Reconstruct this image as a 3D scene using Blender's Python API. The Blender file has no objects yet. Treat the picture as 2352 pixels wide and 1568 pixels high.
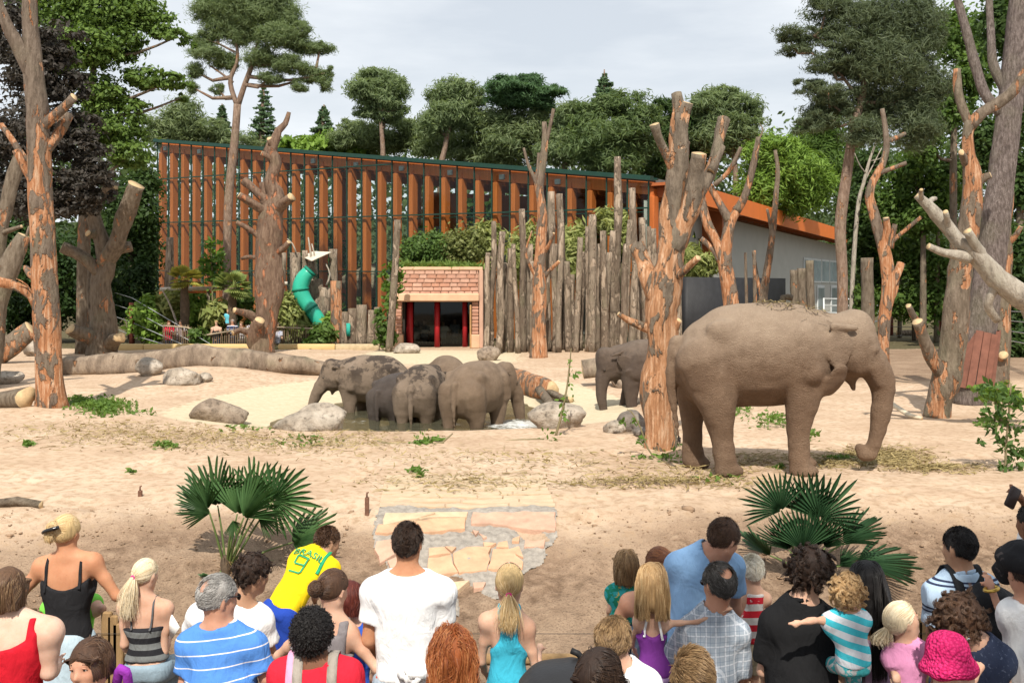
import bpy, math, random
import numpy as np
from mathutils import Vector, Matrix

S = bpy.context.scene
COL = S.collection
R = math.radians
# ---------------------------------------------------------------- camera, sky, sun, exposure
F, CX, HY, CAMH = 2540.0, 1176.0, 660.0, 2.74
cam = bpy.data.cameras.new("camera"); cam_o = bpy.data.objects.new("camera", cam); COL.objects.link(cam_o)
cam_o.location = (0, 0, CAMH); cam_o.rotation_euler = (R(90), 0, 0)
cam.lens = F / 2352 * 36; cam.sensor_width = 36; cam.shift_y = -(784 - HY) / 2352
cam.clip_start = 0.05; cam.clip_end = 3000
S.camera = cam_o
S.view_settings.view_transform = 'Standard'; S.view_settings.look = 'None'
S.view_settings.exposure = 0.2; S.view_settings.gamma = 1; S.view_settings.use_curve_mapping = False
SUN_EL, SUN_AZ = 50.0, 183.0          # azimuth from +Y, clockwise
sd = Vector((math.sin(R(SUN_AZ)) * math.cos(R(SUN_EL)), math.cos(R(SUN_AZ)) * math.cos(R(SUN_EL)), math.sin(R(SUN_EL))))
sl = bpy.data.lights.new("sun", 'SUN'); sl.energy = 5.0; sl.angle = R(0.6); sl.color = (1, .94, .84)
so = bpy.data.objects.new("sun", sl); COL.objects.link(so)
so.rotation_euler = sd.to_track_quat('Z', 'Y').to_euler(); so.location = (0, 0, 40)
w = bpy.data.worlds.new("World"); S.world = w; w.use_nodes = True
nt = w.node_tree; N = nt.nodes; L = nt.links
for n in list(N): N.remove(n)
out = N.new('ShaderNodeOutputWorld'); bg = N.new('ShaderNodeBackground'); bg.inputs[1].default_value = 0.08
sky = N.new('ShaderNodeTexSky'); sky.sky_type = 'NISHITA'; sky.sun_disc = False
sky.sun_elevation = R(SUN_EL); sky.sun_rotation = R(SUN_AZ); sky.dust_density = 2.2; sky.air_density = 1.0; sky.ozone_density = 1.0
tc = N.new('ShaderNodeTexCoord'); mp = N.new('ShaderNodeMapping'); mp.inputs['Scale'].default_value = (1.6, 1.6, 7.0)
nz = N.new('ShaderNodeTexNoise'); nz.inputs['Scale'].default_value = 1.7; nz.inputs['Detail'].default_value = 7; nz.inputs['Roughness'].default_value = .55
cr = N.new('ShaderNodeValToRGB'); cr.color_ramp.elements[0].position = .36; cr.color_ramp.elements[1].position = .60
cr.color_ramp.elements[0].color = (.64, .64, .64, 1); cr.color_ramp.elements[1].color = (.94, .94, .94, 1)
mx = N.new('ShaderNodeMix'); mx.data_type = 'RGBA'
L.new(tc.outputs['Generated'], mp.inputs[0]); L.new(mp.outputs[0], nz.inputs['Vector']); L.new(nz.outputs[0], cr.inputs[0])
L.new(cr.outputs[0], mx.inputs[0]); L.new(sky.outputs[0], mx.inputs[6]); mx.inputs[7].default_value = (10.4, 10.9, 11.4, 1)
L.new(mx.outputs[2], bg.inputs[0]); L.new(bg.outputs[0], out.inputs[0])
try:
    c = S.cycles
    c.max_bounces = 6; c.diffuse_bounces = 3; c.glossy_bounces = 2; c.transmission_bounces = 3; c.transparent_max_bounces = 12
    c.caustics_reflective = False; c.caustics_refractive = False; c.sample_clamp_indirect = 6
    S.cycles_curves.shape = 'RIBBONS'; S.cycles_curves.subdivisions = 1
except Exception as e: print(e)

# ---------------------------------------------------------------- helpers
rng = np.random.default_rng(7)
def W(x, y, d): return np.array(((x - CX) * d / F, d, CAMH - (y - HY) * d / F))
def GD(y): return F * CAMH / (y - HY)
def ss(a, b, x):
    t = np.clip((x - a) / (b - a), 0, 1); return t * t * (3 - 2 * t)
BANK = ([-60, 7.2, 7.5, 8.0, 9.0, 10.0, 11.0, 12.0, 13.0, 13.6, 14.4], [-.3, -.3, -.45, -1.05, -1.15, -1.08, -.85, -.52, -.20, -.05, 0])
def vn2(x, y, s, seed=0):                 # cheap smooth 2-D noise, -1..1
    r = np.random.default_rng(seed); o = 0
    for k in range(5):
        a = r.uniform(0, 6.28); f = s * r.uniform(.7, 1.5); o = o + np.sin((x * math.cos(a) + y * math.sin(a)) * f + r.uniform(0, 6.28) + 1.3 * np.sin((x * math.sin(a) - y * math.cos(a)) * f * .7 + r.uniform(0, 6)))
    return o / 5
def pool_r(x, y):
    dy = np.where(y < 25, (y - 25) / 3.9, (y - 25) / 11.5); dx = np.where(x < -1.9, (x + 1.9) / 6.3, (x + 1.9) / 5.0)
    return np.sqrt(dx * dx + dy * dy)
_fr = np.random.default_rng(21); FOOT = np.c_[_fr.uniform(-9, 9, 150), _fr.uniform(14.6, 21, 150), _fr.uniform(.13, .22, 150), _fr.uniform(.02, .05, 150)]
def zg(x, y):
    x = np.asarray(x, float); y = np.asarray(y, float)
    z = np.interp(y + .25 * vn2(x, y, .9, 3) * ((y > 9) & (y < 16)), *BANK)
    soil = ss(8.2, 9.5, y) * (1 - ss(13, 16, y))
    z = z + soil * (.07 * vn2(x, y, 2.6, 1) + .05 * vn2(x, y, 7, 2) + .020 * vn2(x, y, 19, 12) + .012 * vn2(x, y, 33, 13))
    e = ss(14, 18, y)
    z = z + e * (.05 * vn2(x, y, .7, 4) + .018 * vn2(x, y, 3.1, 5) + .008 * vn2(x, y, 8, 15)) * (pool_r(x, y) > 0)
    z = z + .35 * np.exp(-(((x + 9.3) / 2.2) ** 2 + ((y - 33) / 3.5) ** 2)) + .12 * np.exp(-(((x + 10.3) / 1.2) ** 2 + ((y - 24.6) / 1.0) ** 2))
    if y.size > 3000:
        for fx, fy, fr_, fd in FOOT:
            q = ((x - fx) ** 2 + ((y - fy) * .8) ** 2) / fr_ ** 2; m = q < 5
            if m.any(): z = np.where(m, z - fd * np.exp(-q * 1.2) + fd * .45 * np.exp(-(np.sqrt(q) - 1.5) ** 2 * 4), z)
    r = pool_r(x, y); z = z * (1 - .8 * (1 - ss(.9, 1.2, r))) - .95 * np.where(r < 1, np.clip(1 - r, 0, 1) ** 1.2, 0)
    z = z + ss(40, 80, y) * .2 * vn2(x, y, .2, 6) * (np.abs(x) > 14)
    return z
def zg1(x, y): return float(zg(np.array([x]), np.array([y]))[0])

def mesh(name, v, f, m=None, parent=None, smooth=True, attrs=None, mi=None):
    me = bpy.data.meshes.new(name)
    v = np.asarray(v, np.float32)
    if isinstance(f, np.ndarray):
        n, k = f.shape
        me.vertices.add(len(v)); me.vertices.foreach_set('co', v.ravel())
        me.loops.add(n * k); me.loops.foreach_set('vertex_index', f.astype(np.int32).ravel())
        me.polygons.add(n); me.polygons.foreach_set('loop_start', np.arange(0, n * k, k, dtype=np.int32))
        try: me.polygons.foreach_set('loop_total', np.full(n, k, np.int32))
        except Exception: pass
        me.update(calc_edges=True)
    else:
        me.from_pydata([tuple(map(float, p)) for p in v], [], [tuple(map(int, q)) for q in f]); me.update()
    me.polygons.foreach_set('use_smooth', np.full(len(me.polygons), smooth))
    for m_ in (m if isinstance(m, (list, tuple)) else [m]):
        if m_: me.materials.append(m_)
    if mi is not None: me.polygons.foreach_set('material_index', np.asarray(mi, np.int32))
    for k_, a in (attrs or {}).items():
        at = me.attributes.new(k_, 'FLOAT_COLOR' if a.ndim == 2 else 'FLOAT', 'POINT')
        at.data.foreach_set('color' if a.ndim == 2 else 'value', a.astype(np.float32).ravel())
    o = bpy.data.objects.new(name, me); COL.objects.link(o)
    if parent: o.parent = parent
    return o
def tag(o, label=None, cat=None, group=None, kind=None):
    if label: o['label'] = label
    if cat: o['category'] = cat
    if group: o['group'] = group
    if kind: o['kind'] = kind
    return o
def thing(name, loc, label, cat, group=None, rz=0):
    o = bpy.data.objects.new(name, None); COL.objects.link(o); o.location = tuple(map(float, loc)); o.rotation_euler = (0, 0, rz)
    o.empty_display_size = .1
    return tag(o, label, cat, group)
def copy_tree(o, parent=None):
    c = o.copy(); COL.objects.link(c)
    if parent: c.parent = parent
    for ch in list(o.children): copy_tree(ch, c)
    return c

def box(x0, x1, y0, y1, z0, z1):
    v = [(x, y, z) for x in (x0, x1) for y in (y0, y1) for z in (z0, z1)]
    return np.array(v, float), [(0, 1, 3, 2), (4, 6, 7, 5), (0, 4, 5, 1), (2, 3, 7, 6), (0, 2, 6, 4), (1, 5, 7, 3)]
def bev(x0, x1, y0, y1, z0, z1, b):       # chamfered box: 24 verts
    vs, fs = [], []
    import bmesh
    bm = bmesh.new(); v, f = box(x0, x1, y0, y1, z0, z1)
    bv = [bm.verts.new(p) for p in v]
    for q in f: bm.faces.new([bv[i] for i in q])
    bmesh.ops.bevel(bm, geom=bm.edges[:], offset=b, segments=1, affect='EDGES', profile=.5)
    bm.verts.index_update(); vs = np.array([p.co[:] for p in bm.verts]); fs = [[p.index for p in q.verts] for q in bm.faces]; bm.free()
    return vs, fs
def join(parts):
    V, Fc, o = [], [], 0
    for v, f in parts:
        V.append(np.asarray(v, float)); Fc += [[i + o for i in q] for q in f]; o += len(v)
    return np.vstack(V), Fc
def bar(a, b, w_, t_, up=(0, 0, 1)):      # square-section bar between points
    a, b = np.array(a, float), np.array(b, float); u = b - a; l = np.linalg.norm(u); u /= l
    s = np.cross(u, up); n = np.linalg.norm(s); s = np.array((1., 0, 0)) if n < 1e-6 else s / n; t = np.cross(s, u)
    v = [a + q * u * l + i * s * w_ / 2 + j * t * t_ / 2 for q in (0, 1) for i in (-1, 1) for j in (-1, 1)]
    return np.array(v), [(0, 1, 3, 2), (4, 6, 7, 5), (0, 4, 5, 1), (2, 3, 7, 6), (0, 2, 6, 4), (1, 5, 7, 3)]

def resample(P, step):
    P = np.asarray(P, float)
    if len(P) < 3:
        n = max(2, int(np.linalg.norm(P[-1, :3] - P[0, :3]) / step) + 1); t = np.linspace(0, 1, n)[:, None]; return P[0] + (P[-1] - P[0]) * t
    Q = np.vstack([2 * P[0] - P[1], P, 2 * P[-1] - P[-2]]); o = []
    for i in range(1, len(Q) - 2):
        n = max(1, int(np.linalg.norm(Q[i + 1, :3] - Q[i, :3]) / step + .5)); t = np.linspace(0, 1, n, endpoint=False)[:, None]
        a, b, c, d = Q[i - 1], Q[i], Q[i + 1], Q[i + 2]
        o.append(.5 * (2 * b + (c - a) * t + (2 * a - 5 * b + 4 * c - d) * t * t + (3 * b - a - 3 * c + d) * t ** 3))
    o.append(Q[-2][None]); return np.vstack(o)
def tube(P, seg=10, step=.25, rough=.06, seed=0, cap=True, capr=.0):
    """P rows x,y,z,r -> verts, quads+fans, material index (1 on end caps)"""
    P = resample(P, step); r_ = np.random.default_rng(seed); n = len(P)
    T = np.gradient(P[:, :3], axis=0); T /= np.linalg.norm(T, axis=1)[:, None] + 1e-9
    ref = np.array((0., 1, 0)) if abs(T[0][1]) < .8 else np.array((1., 0, 0)); V = []
    ang = np.linspace(0, 2 * np.pi, seg, endpoint=False); ph = r_.uniform(0, 6.28, 6); lob = r_.normal(0, 1, (n + 4, seg)); ln = lob[:-4] + lob[1:-3] + lob[2:-2] + lob[3:-1]
    ln = (ln + np.roll(ln, 1, 1)) / 4
    KN = np.zeros((n, seg))
    if rough > .055 and n > 6 and seg > 8:
        ii, kk = np.meshgrid(np.arange(n), np.arange(seg), indexing='ij')
        for _ in range(int(n / 7) + 1):
            a_, b_ = r_.integers(1, n - 1), r_.integers(0, seg); dk = np.abs(kk - b_); dk = np.minimum(dk, seg - dk); KN += r_.uniform(-.10, .26) * np.exp(-((ii - a_) / r_.uniform(.7, 1.6)) ** 2 - (dk / r_.uniform(.8, 1.7)) ** 2)
    for i in range(n):
        s = np.cross(T[i], ref); s /= np.linalg.norm(s) + 1e-9; t = np.cross(T[i], s); ref = -np.cross(T[i], s) * -1 if False else ref
        rr = max(P[i, 3], 1e-3) * (1 + rough * ln[i] + KN[i] + rough * .9 * np.sin(2 * ang + ph[0] + i * .11) + rough * .7 * np.sin(3 * ang + ph[1] - i * .07))
        V.append(P[i, :3] + (np.cos(ang) * rr)[:, None] * s + (np.sin(ang) * rr)[:, None] * t)
    V = np.vstack(V); fs, mi = [], []
    for i in range(n - 1):
        for k in range(seg):
            k2 = (k + 1) % seg; fs.append((i * seg + k, i * seg + k2, (i + 1) * seg + k2, (i + 1) * seg + k)); mi.append(0)
    if cap:
        for i, sg in ((0, -1), (n - 1, 1)):
            c_ = P[i, :3] + T[i] * sg * (P[i, 3] * capr); V = np.vstack([V, c_]); ci = len(V) - 1
            for k in range(seg):
                k2 = (k + 1) % seg; q = (i * seg + k, i * seg + k2, ci); fs.append(q if sg > 0 else q[::-1]); mi.append(1)
    return V, fs, mi
def tubeobj(name, P, m, parent=None, seg=10, step=.25, rough=.06, seed=0, origin=None, cap=True):
    v, f, mi = tube(P, seg, step, rough, seed, cap)
    if origin is not None: v = v - np.asarray(origin)
    return mesh(name, v, f, m, parent, True, mi=mi if isinstance(m, (list, tuple)) and len(m) > 1 else None)
def rock_mesh(r3, seed, sub=4, amp=.22, flat=.35):
    import bmesh
    bm = bmesh.new(); bmesh.ops.create_icosphere(bm, subdivisions=sub, radius=1); v = np.array([q.co[:] for q in bm.verts]); bm.verts.index_update()
    f = np.array([[p.index for p in q.verts] for q in bm.faces]); bm.free(); r_ = np.random.default_rng(seed); d = np.ones(len(v))
    for k in range(9):                    # chopped facets
        n = r_.normal(size=3); n /= np.linalg.norm(n); c_ = r_.uniform(.62, .9); h = v @ n * d; d = np.where(h > c_, d * (c_ + .25 * (h - c_)) / np.maximum(h, 1e-6), d)
    for s, a in ((3, amp * .5), (7, amp * .25), (15, amp * .12)):
        for k in range(4):
            n = r_.normal(size=3) * s / 1.7; d = d * (1 + a / 3 * np.sin(v @ n + r_.uniform(0, 6.28)))
    v = v * d[:, None] * np.array(r3); return v, f
def leaves(P, size, seed=0, aspect=1.6, up=.35, out=None, jit=.45, droop=0., ow=(.75, 1.1)):
    """one bent quad pair per point -> verts, faces, rnd"""
    r_ = np.random.default_rng(seed); n = len(P); a = r_.normal(size=(n, 3)); nrm = r_.normal(size=(n, 3)); nrm[:, 2] += up * 3
    if out is not None: nrm = nrm * ow[0] + out * ow[1]
    nrm /= np.linalg.norm(nrm, axis=1)[:, None]; a[:, 2] -= droop; a -= (a * nrm).sum(1)[:, None] * nrm; a /= np.linalg.norm(a, axis=1)[:, None]; b = np.cross(nrm, a)
    s = (size * (1 + jit * r_.uniform(-1, 1, n)))[:, None]
    v = np.stack([P - a * s * .5 * aspect, P + b * s * .42 - nrm * s * .06, P + a * s * .5 * aspect, P - b * s * .42 + nrm * s * .06], 1).reshape(-1, 3)
    f = np.arange(4 * n).reshape(n, 4); return v, f, np.repeat(r_.uniform(0, 1, n), 4)

# ---------------------------------------------------------------- materials
MATS = {}
class G:
    def __init__(s, name):
        s.m = bpy.data.materials.new(name); s.m.use_nodes = True; s.t = s.m.node_tree; s.n = s.t.nodes
        for q in list(s.n): s.n.remove(q)
        s.o = s.n.new('ShaderNodeOutputMaterial')
    def N(s, ty, _in=None, **kw):
        q = s.n.new(ty)
        for k, v in kw.items(): setattr(q, k, v)
        for k, v in (_in or {}).items():
            sk = q.inputs[k]
            if isinstance(v, bpy.types.NodeSocket): s.t.links.new(v, sk)
            else: sk.default_value = v
        return q
    rnd = False
    def co(s, scale=(1, 1, 1), rot=(0, 0, 0), obj=True):
        t = s.N('ShaderNodeTexCoord').outputs['Object']
        if s.rnd: r_ = s.math('MULTIPLY', s.N('ShaderNodeObjectInfo').outputs['Random'], 53.); t = s.N('ShaderNodeVectorMath', {0: t, 1: s.N('ShaderNodeCombineXYZ', {0: r_, 1: r_, 2: r_}).outputs[0]}, operation='ADD').outputs[0]
        return s.N('ShaderNodeMapping', {0: t, 'Scale': scale, 'Rotation': rot}).outputs[0]
    def noise(s, v, sc, det=5, ro=.55, dist=0): return s.N('ShaderNodeTexNoise', {'Vector': v, 'Scale': sc, 'Detail': det, 'Roughness': ro, 'Distortion': dist}).outputs[0]
    def ramp(s, v, *st):
        q = s.N('ShaderNodeValToRGB', {0: v}); e = q.color_ramp.elements
        while len(e) < len(st): e.new(.5)
        for i, (p, c) in enumerate(st): e[i].position = p; e[i].color = (c, c, c, 1) if isinstance(c, (int, float)) else (*c, 1)
        return q.outputs[0]
    def mix(s, f, a, b, bt='MIX'):
        q = s.N('ShaderNodeMix', {0: f, 6: a if isinstance(a, bpy.types.NodeSocket) else (*a, 1), 7: b if isinstance(b, bpy.types.NodeSocket) else (*b, 1)}, data_type='RGBA', blend_type=bt); return q.outputs[2]
    def math(s, op, a, b=0., c=0.): return s.N('ShaderNodeMath', {0: a, 1: b, 2: c}, operation=op).outputs[0]
    def attr(s, name): return s.N('ShaderNodeAttribute', attribute_name=name)
    def bump(s, h, st=.5, d=.02, nrm=None):
        i = {'Height': h, 'Strength': st, 'Distance': d}
        if nrm: i['Normal'] = nrm
        return s.N('ShaderNodeBump', i).outputs[0]
    def pr(s, col, rough=.8, nrm=None, spec=.3, **kw):
        i = {'Base Color': col if isinstance(col, bpy.types.NodeSocket) else (*col, 1), 'Roughness': rough, 'Specular IOR Level': spec}
        if nrm: i['Normal'] = nrm
        i.update(kw); return s.out(s.N('ShaderNodeBsdfPrincipled', i).outputs[0])
    def out(s, sh): s.t.links.new(sh, s.o.inputs[0]); return s.m
def simple(name, c, rough=.75, var=.25, sc=6., bsc=40., bst=.25, bd=.01, spec=.3, stretch=(1, 1, 1), metal=0.):
    if name in MATS: return MATS[name]
    g = G(name); v = g.co(stretch); n = g.noise(v, sc, 6, .6); k = np.array(c)
    col = g.ramp(n, (.25, tuple(np.clip(k * (1 - var), 0, 1))), (.75, tuple(np.clip(k * (1 + var), 0, 1))))
    nb = g.noise(v, bsc, 4); MATS[name] = g.pr(col, rough, g.bump(nb, bst, bd), spec, Metallic=metal); return MATS[name]
def leafmat(name, c1, c2, trans=.35, rough=.55, sc=.35):
    if name in MATS: return MATS[name]
    g = G(name); r_ = g.attr('rnd').outputs['Fac']; n = g.noise(g.co(), sc, 2)
    col = g.mix(g.math('ADD', g.math('MULTIPLY', r_, .6), g.math('MULTIPLY', n, .45)), c1, c2)
    d = g.N('ShaderNodeBsdfPrincipled', {'Base Color': col, 'Roughness': rough, 'Specular IOR Level': .22})
    t = g.N('ShaderNodeBsdfTranslucent', {'Color': g.mix(.5, col, (c2[0] * 1.25, c2[1] * 1.3, c2[2] * .5))})
    MATS[name] = g.out(g.N('ShaderNodeMixShader', {0: trans, 1: d.outputs[0], 2: t.outputs[0]}).outputs[0]); return MATS[name]
def barkmat(name, c1, c2, peel=0., peelc=(.38, .175, .085), peelc2=(.56, .38, .25), vs=1., bst=.8, ztop=99.):
    if name in MATS: return MATS[name]
    g = G(name); zz0 = g.N('ShaderNodeSeparateXYZ', {0: g.co()}).outputs[2]; g.rnd = True; v = g.co((3 * vs, 3 * vs, .8 * vs)); n1 = g.noise(v, 3.5, 8, .65); n2 = g.noise(g.co((1, 1, .4)), 3.6, 5, .62, .5)
    col = g.ramp(n1, (.28, tuple(np.array(c1) * .5)), (.45, c1), (.7, c2)); h = n1; lic = g.noise(g.co(), 1.1, 3)
    col = g.mix(g.ramp(lic, (.52, 0.), (.72, .35)), col, (.19, .18, .11))
    if peel > 0:
        th0 = .5 + (.5 - peel) * .42; zz = zz0; n2 = g.math('SUBTRACT', n2, g.math('MULTIPLY', g.math('MAXIMUM', g.math('SUBTRACT', zz, ztop), 0.), .035)); th = th0; p = g.ramp(n2, (th - .018, 0.), (th + .012, 1.)); f = g.noise(g.co((8, 8, .7)), 2.5, 6, .6)
        pc = g.ramp(f, (.3, tuple(np.array(peelc) * .55)), (.5, peelc), (.72, peelc2)); col = g.mix(p, col, pc)
        h = g.math('SUBTRACT', g.math('MULTIPLY', n1, g.math('SUBTRACT', 1., g.math('MULTIPLY', p, .75))), g.math('MULTIPLY', p, .5))
    MATS[name] = g.pr(col, .88, g.bump(g.math('ADD', h, g.math('MULTIPLY', g.noise(g.co((6 * vs, 6 * vs, 1.6 * vs)), 5, 6, .7), .6)), bst, .09), .2); return MATS[name]
CUT = simple('cut_wood', (.5, .36, .2), .8, .25, 9, 30, .4)
# ---------------------------------------------------------------- ground
def m_ground():
    g = G('sandy_ground'); a = g.N('ShaderNodeSeparateColor', {0: g.attr('zone').outputs['Color']}); v = g.co()
    n1 = g.noise(v, .9, 8, .62); n2 = g.noise(v, 7, 7, .65); n3 = g.noise(v, 45, 4, .6); fe = g.noise(g.co((1, .45, 1)), 3.2, 6, .7, .6)
    sand = g.ramp(n1, (.3, (.43, .305, .21)), (.5, (.53, .395, .28)), (.72, (.59, .46, .34)))
    sand = g.mix(g.ramp(g.noise(v, .33, 5, .6), (.42, 0.), (.62, .5)), sand, (.40, .28, .185)); sand = g.mix(g.ramp(n2, (.36, .75), (.54, 0.)), sand, (.31, .205, .125)); sand = g.mix(g.ramp(fe, (.60, 0.), (.74, .55)), sand, (.30, .235, .12))
    soil = g.ramp(n2, (.3, (.115, .072, .045)), (.5, (.255, .17, .112)), (.72, (.39, .275, .187))); soil = g.mix(g.ramp(n1, (.42, 0.), (.66, .7)), soil, (.40, .285, .195))
    soil = g.mix(g.ramp(n3, (.3, .7), (.48, 0.)), soil, (.10, .065, .04))
    pool = g.ramp(n2, (.3, (.47, .39, .26)), (.7, (.60, .51, .36))); pool = g.mix(g.ramp(n3, (.35, .25), (.5, 0.)), pool, (.38, .3, .2))
    wood = g.ramp(n2, (.3, (.05, .05, .022)), (.5, (.10, .085, .045)), (.7, (.17, .13, .08)))
    nn = g.math('MULTIPLY', g.math('SUBTRACT', n2, .5), .9)
    def msk(s): return g.ramp(g.math('ADD', s, nn), (.4, 0.), (.6, 1.))
    c = g.mix(msk(a.outputs[0]), sand, soil); c = g.mix(msk(a.outputs[1]), c, pool); c = g.mix(msk(a.outputs[2]), c, wood)
    h = g.math('ADD', g.math('MULTIPLY', n2, .7), g.math('MULTIPLY', n3, .25)); hs = g.math('ADD', .12, g.math('MULTIPLY', a.outputs[0], .75))
    b = g.N('ShaderNodeBump', {'Height': h, 'Strength': hs, 'Distance': .2})
    return g.pr(c, .95, b.outputs[0], .12)
ys = np.concatenate([np.linspace(-25, 7, 14), np.arange(7.15, 16.5, .085), np.geomspace(16.6, 60, 165), np.geomspace(61, 900, 30)])
us = np.linspace(-1, 1, 330); us = np.sign(us) * (.55 * np.abs(us) + .45 * np.abs(us) ** 3)
hw = 14 + .75 * np.maximum(ys, 0) + 25 * ss(-1, 0, -ys * 0 - .0) * 0
gx = us[None] * hw[:, None]; gy = np.repeat(ys[:, None], len(us), 1); gz = zg(gx, gy)
nr, nc = gx.shape; idx = np.arange(nr * nc).reshape(nr, nc)
gf = np.stack([idx[:-1, :-1], idx[:-1, 1:], idx[1:, 1:], idx[1:, :-1]], -1).reshape(-1, 4)
zone = np.zeros((nr, nc, 4), np.float32); zone[..., 3] = 1
zone[..., 0] = np.maximum((1 - ss(10.6, 15.6, gy + .8 * vn2(gx, gy, 1, 31) - .5 * ss(0, 4, gx))) * .95 + .16 * vn2(gx, gy, .8, 33), .62 * ss(29, 34, gy) * ss(7.5, 10, gx) * (1 - ss(48, 52, gy)))
zone[..., 0] += .35 * ss(19.6, 20.7, gy) * (1 - ss(21.2, 22, gy)) * ss(-7, -4, gx) * (1 - ss(-2, -.5, gx))
zone[..., 1] = np.maximum(1 - ss(.86, 1.02, pool_r(gx, gy)), .8 * ss(36, 42, gy) * (1 - ss(47, 50, gy)) * ss(-7.5, -5, gx) * (1 - ss(-1, 2, gx)))
zone[..., 2] = ss(47.5, 51, gy) * (1 - ss(-9, -5.5, gx) * (1 - ss(-1, 1, gx)) * (1 - ss(50.5, 52, gy)))
gnd = tag(mesh('ground', np.stack([gx, gy, gz], -1).reshape(-1, 3), gf, m_ground(), attrs={'zone': zone.reshape(-1, 4)}), kind='structure')
# water in the bathing pool
def m_water():
    g = G('pool_water'); v = g.co((1, 1, 1)); n = g.noise(v, 3.5, 5, .6, .5); n2 = g.noise(v, 16, 4, .6)
    h = g.math('ADD', n, g.math('MULTIPLY', n2, .35)); b = g.bump(h, .35, .06)
    foam = g.attr('foam').outputs['Fac']; fn = g.noise(g.co((1, 1.6, 1)), 6, 7, .8)
    fm = g.ramp(g.math('ADD', foam, g.math('MULTIPLY', g.math('SUBTRACT', fn, .5), 2.4)), (.62, 0.), (.95, .7))
    s = g.N('ShaderNodeBsdfPrincipled', {'Base Color': (.12, .115, .075, 1), 'Roughness': .08, 'Specular IOR Level': .5, 'Normal': b, 'IOR': 1.33})
    t = g.N('ShaderNodeBsdfDiffuse', {'Color': (.75, .76, .74, 1)})
    tr = g.N('ShaderNodeBsdfTransparent', {0: (.75, .68, .48, 1)}); m1 = g.N('ShaderNodeMixShader', {0: .62, 1: tr.outputs[0], 2: s.outputs[0]})
    return g.out(g.N('ShaderNodeMixShader', {0: fm, 1: m1.outputs[0], 2: t.outputs[0]}).outputs[0])
wx, wy = np.meshgrid(np.linspace(-6.5, 2.6, 120), np.linspace(21.6, 32.5, 110)); keep = pool_r(wx, wy) < .74
foam = np.zeros_like(wx)
for (fx, fy, r_, a_) in ((.1, 24.9, 1.05, 1.0), (-.35, 25.3, .7, .8), (-3.5, 25.4, .55, .55), (-2.1, 25.3, .6, .45), (-1.3, 24.7, .6, .5), (-3.0, 25.8, .7, .35)):
    foam = np.maximum(foam, a_ * np.exp(-(((wx - fx) / r_) ** 2 + ((wy - fy) / (r_ * 1.2)) ** 2)))
wz = -.34 + .012 * vn2(wx, wy, 5, 9) + .05 * foam * vn2(wx, wy, 9, 10); wi = np.arange(wx.size).reshape(wx.shape)
wf = np.stack([wi[:-1, :-1], wi[:-1, 1:], wi[1:, 1:], wi[1:, :-1]], -1).reshape(-1, 4); kk = keep.ravel(); wf = wf[kk[wf].all(1)]
tag(mesh('pool_water', np.stack([wx, wy, wz], -1).reshape(-1, 3), wf, m_water(), attrs={'foam': foam.ravel()}), kind='structure')

# scatter on the ground: straw, clods, leaf litter
def on_ground(px, py): 
    d = GD(py); return (px - CX) * d / F, d
def straw(name, spots, lab, mname, cols, ln=.16, wd=.006, seed=1):
    r_ = np.random.default_rng(seed); P = []
    for (px, py, rx, ry, n) in spots:
        a = np.clip(r_.normal(0, .5, (n, 2)), -1.3, 1.3); x, y = on_ground(px + a[:, 0] * rx, py + a[:, 1] * ry); h = np.exp(-(a ** 2).sum(1) * 2) * min(.10, rx * 4e-4)
        P.append(np.stack([x, y, zg(x, y) + .006 + r_.uniform(0, 1, n) * h], 1))
    P = np.vstack(P); n = len(P); th = r_.uniform(0, 6.28, n); u = np.stack([np.cos(th), np.sin(th), r_.normal(0, .22, n)], 1); s = np.stack([-np.sin(th), np.cos(th), r_.normal(0, .5, n)], 1)
    l = (ln * r_.uniform(.5, 1.5, n))[:, None]; wv = wd * s * r_.uniform(.7, 1.6, n)[:, None]; md = P + np.array((0, 0, .012)) * r_.uniform(0, 1.5, n)[:, None]
    v = np.stack([P - u * l / 2 - wv, P - u * l / 2 + wv, md + wv, md - wv, P + u * l / 2], 1).reshape(-1, 3); b = np.arange(n)[:, None] * 5
    f = [tuple(q) for k in ((0, 1, 2, 3),) for q in (b + np.array(k))] + [tuple(q) for q in b + np.array((3, 2, 4))]
    return tag(mesh(name, v, f, leafmat(mname, *cols, trans=.1), attrs={'rnd': np.repeat(r_.uniform(0, 1, n), 5)}), kind='stuff', label=lab)
straw('straw', [(2010, 1050, 130, 24, 2600), (1900, 1060, 80, 14, 500), (2150, 1075, 120, 12, 600), (1500, 1110, 260, 14, 700), (450, 1010, 420, 26, 1500), (800, 1010, 200, 30, 500), (250, 985, 260, 22, 500),
    (1050, 1110, 250, 26, 420), (1750, 1055, 120, 16, 500), (1600, 1085, 300, 20, 400), (1200, 1060, 400, 30, 500)], 'loose dry hay strewn over the sand', 'hay', ((.16, .115, .045), (.40, .31, .14)), seed=4)
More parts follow.
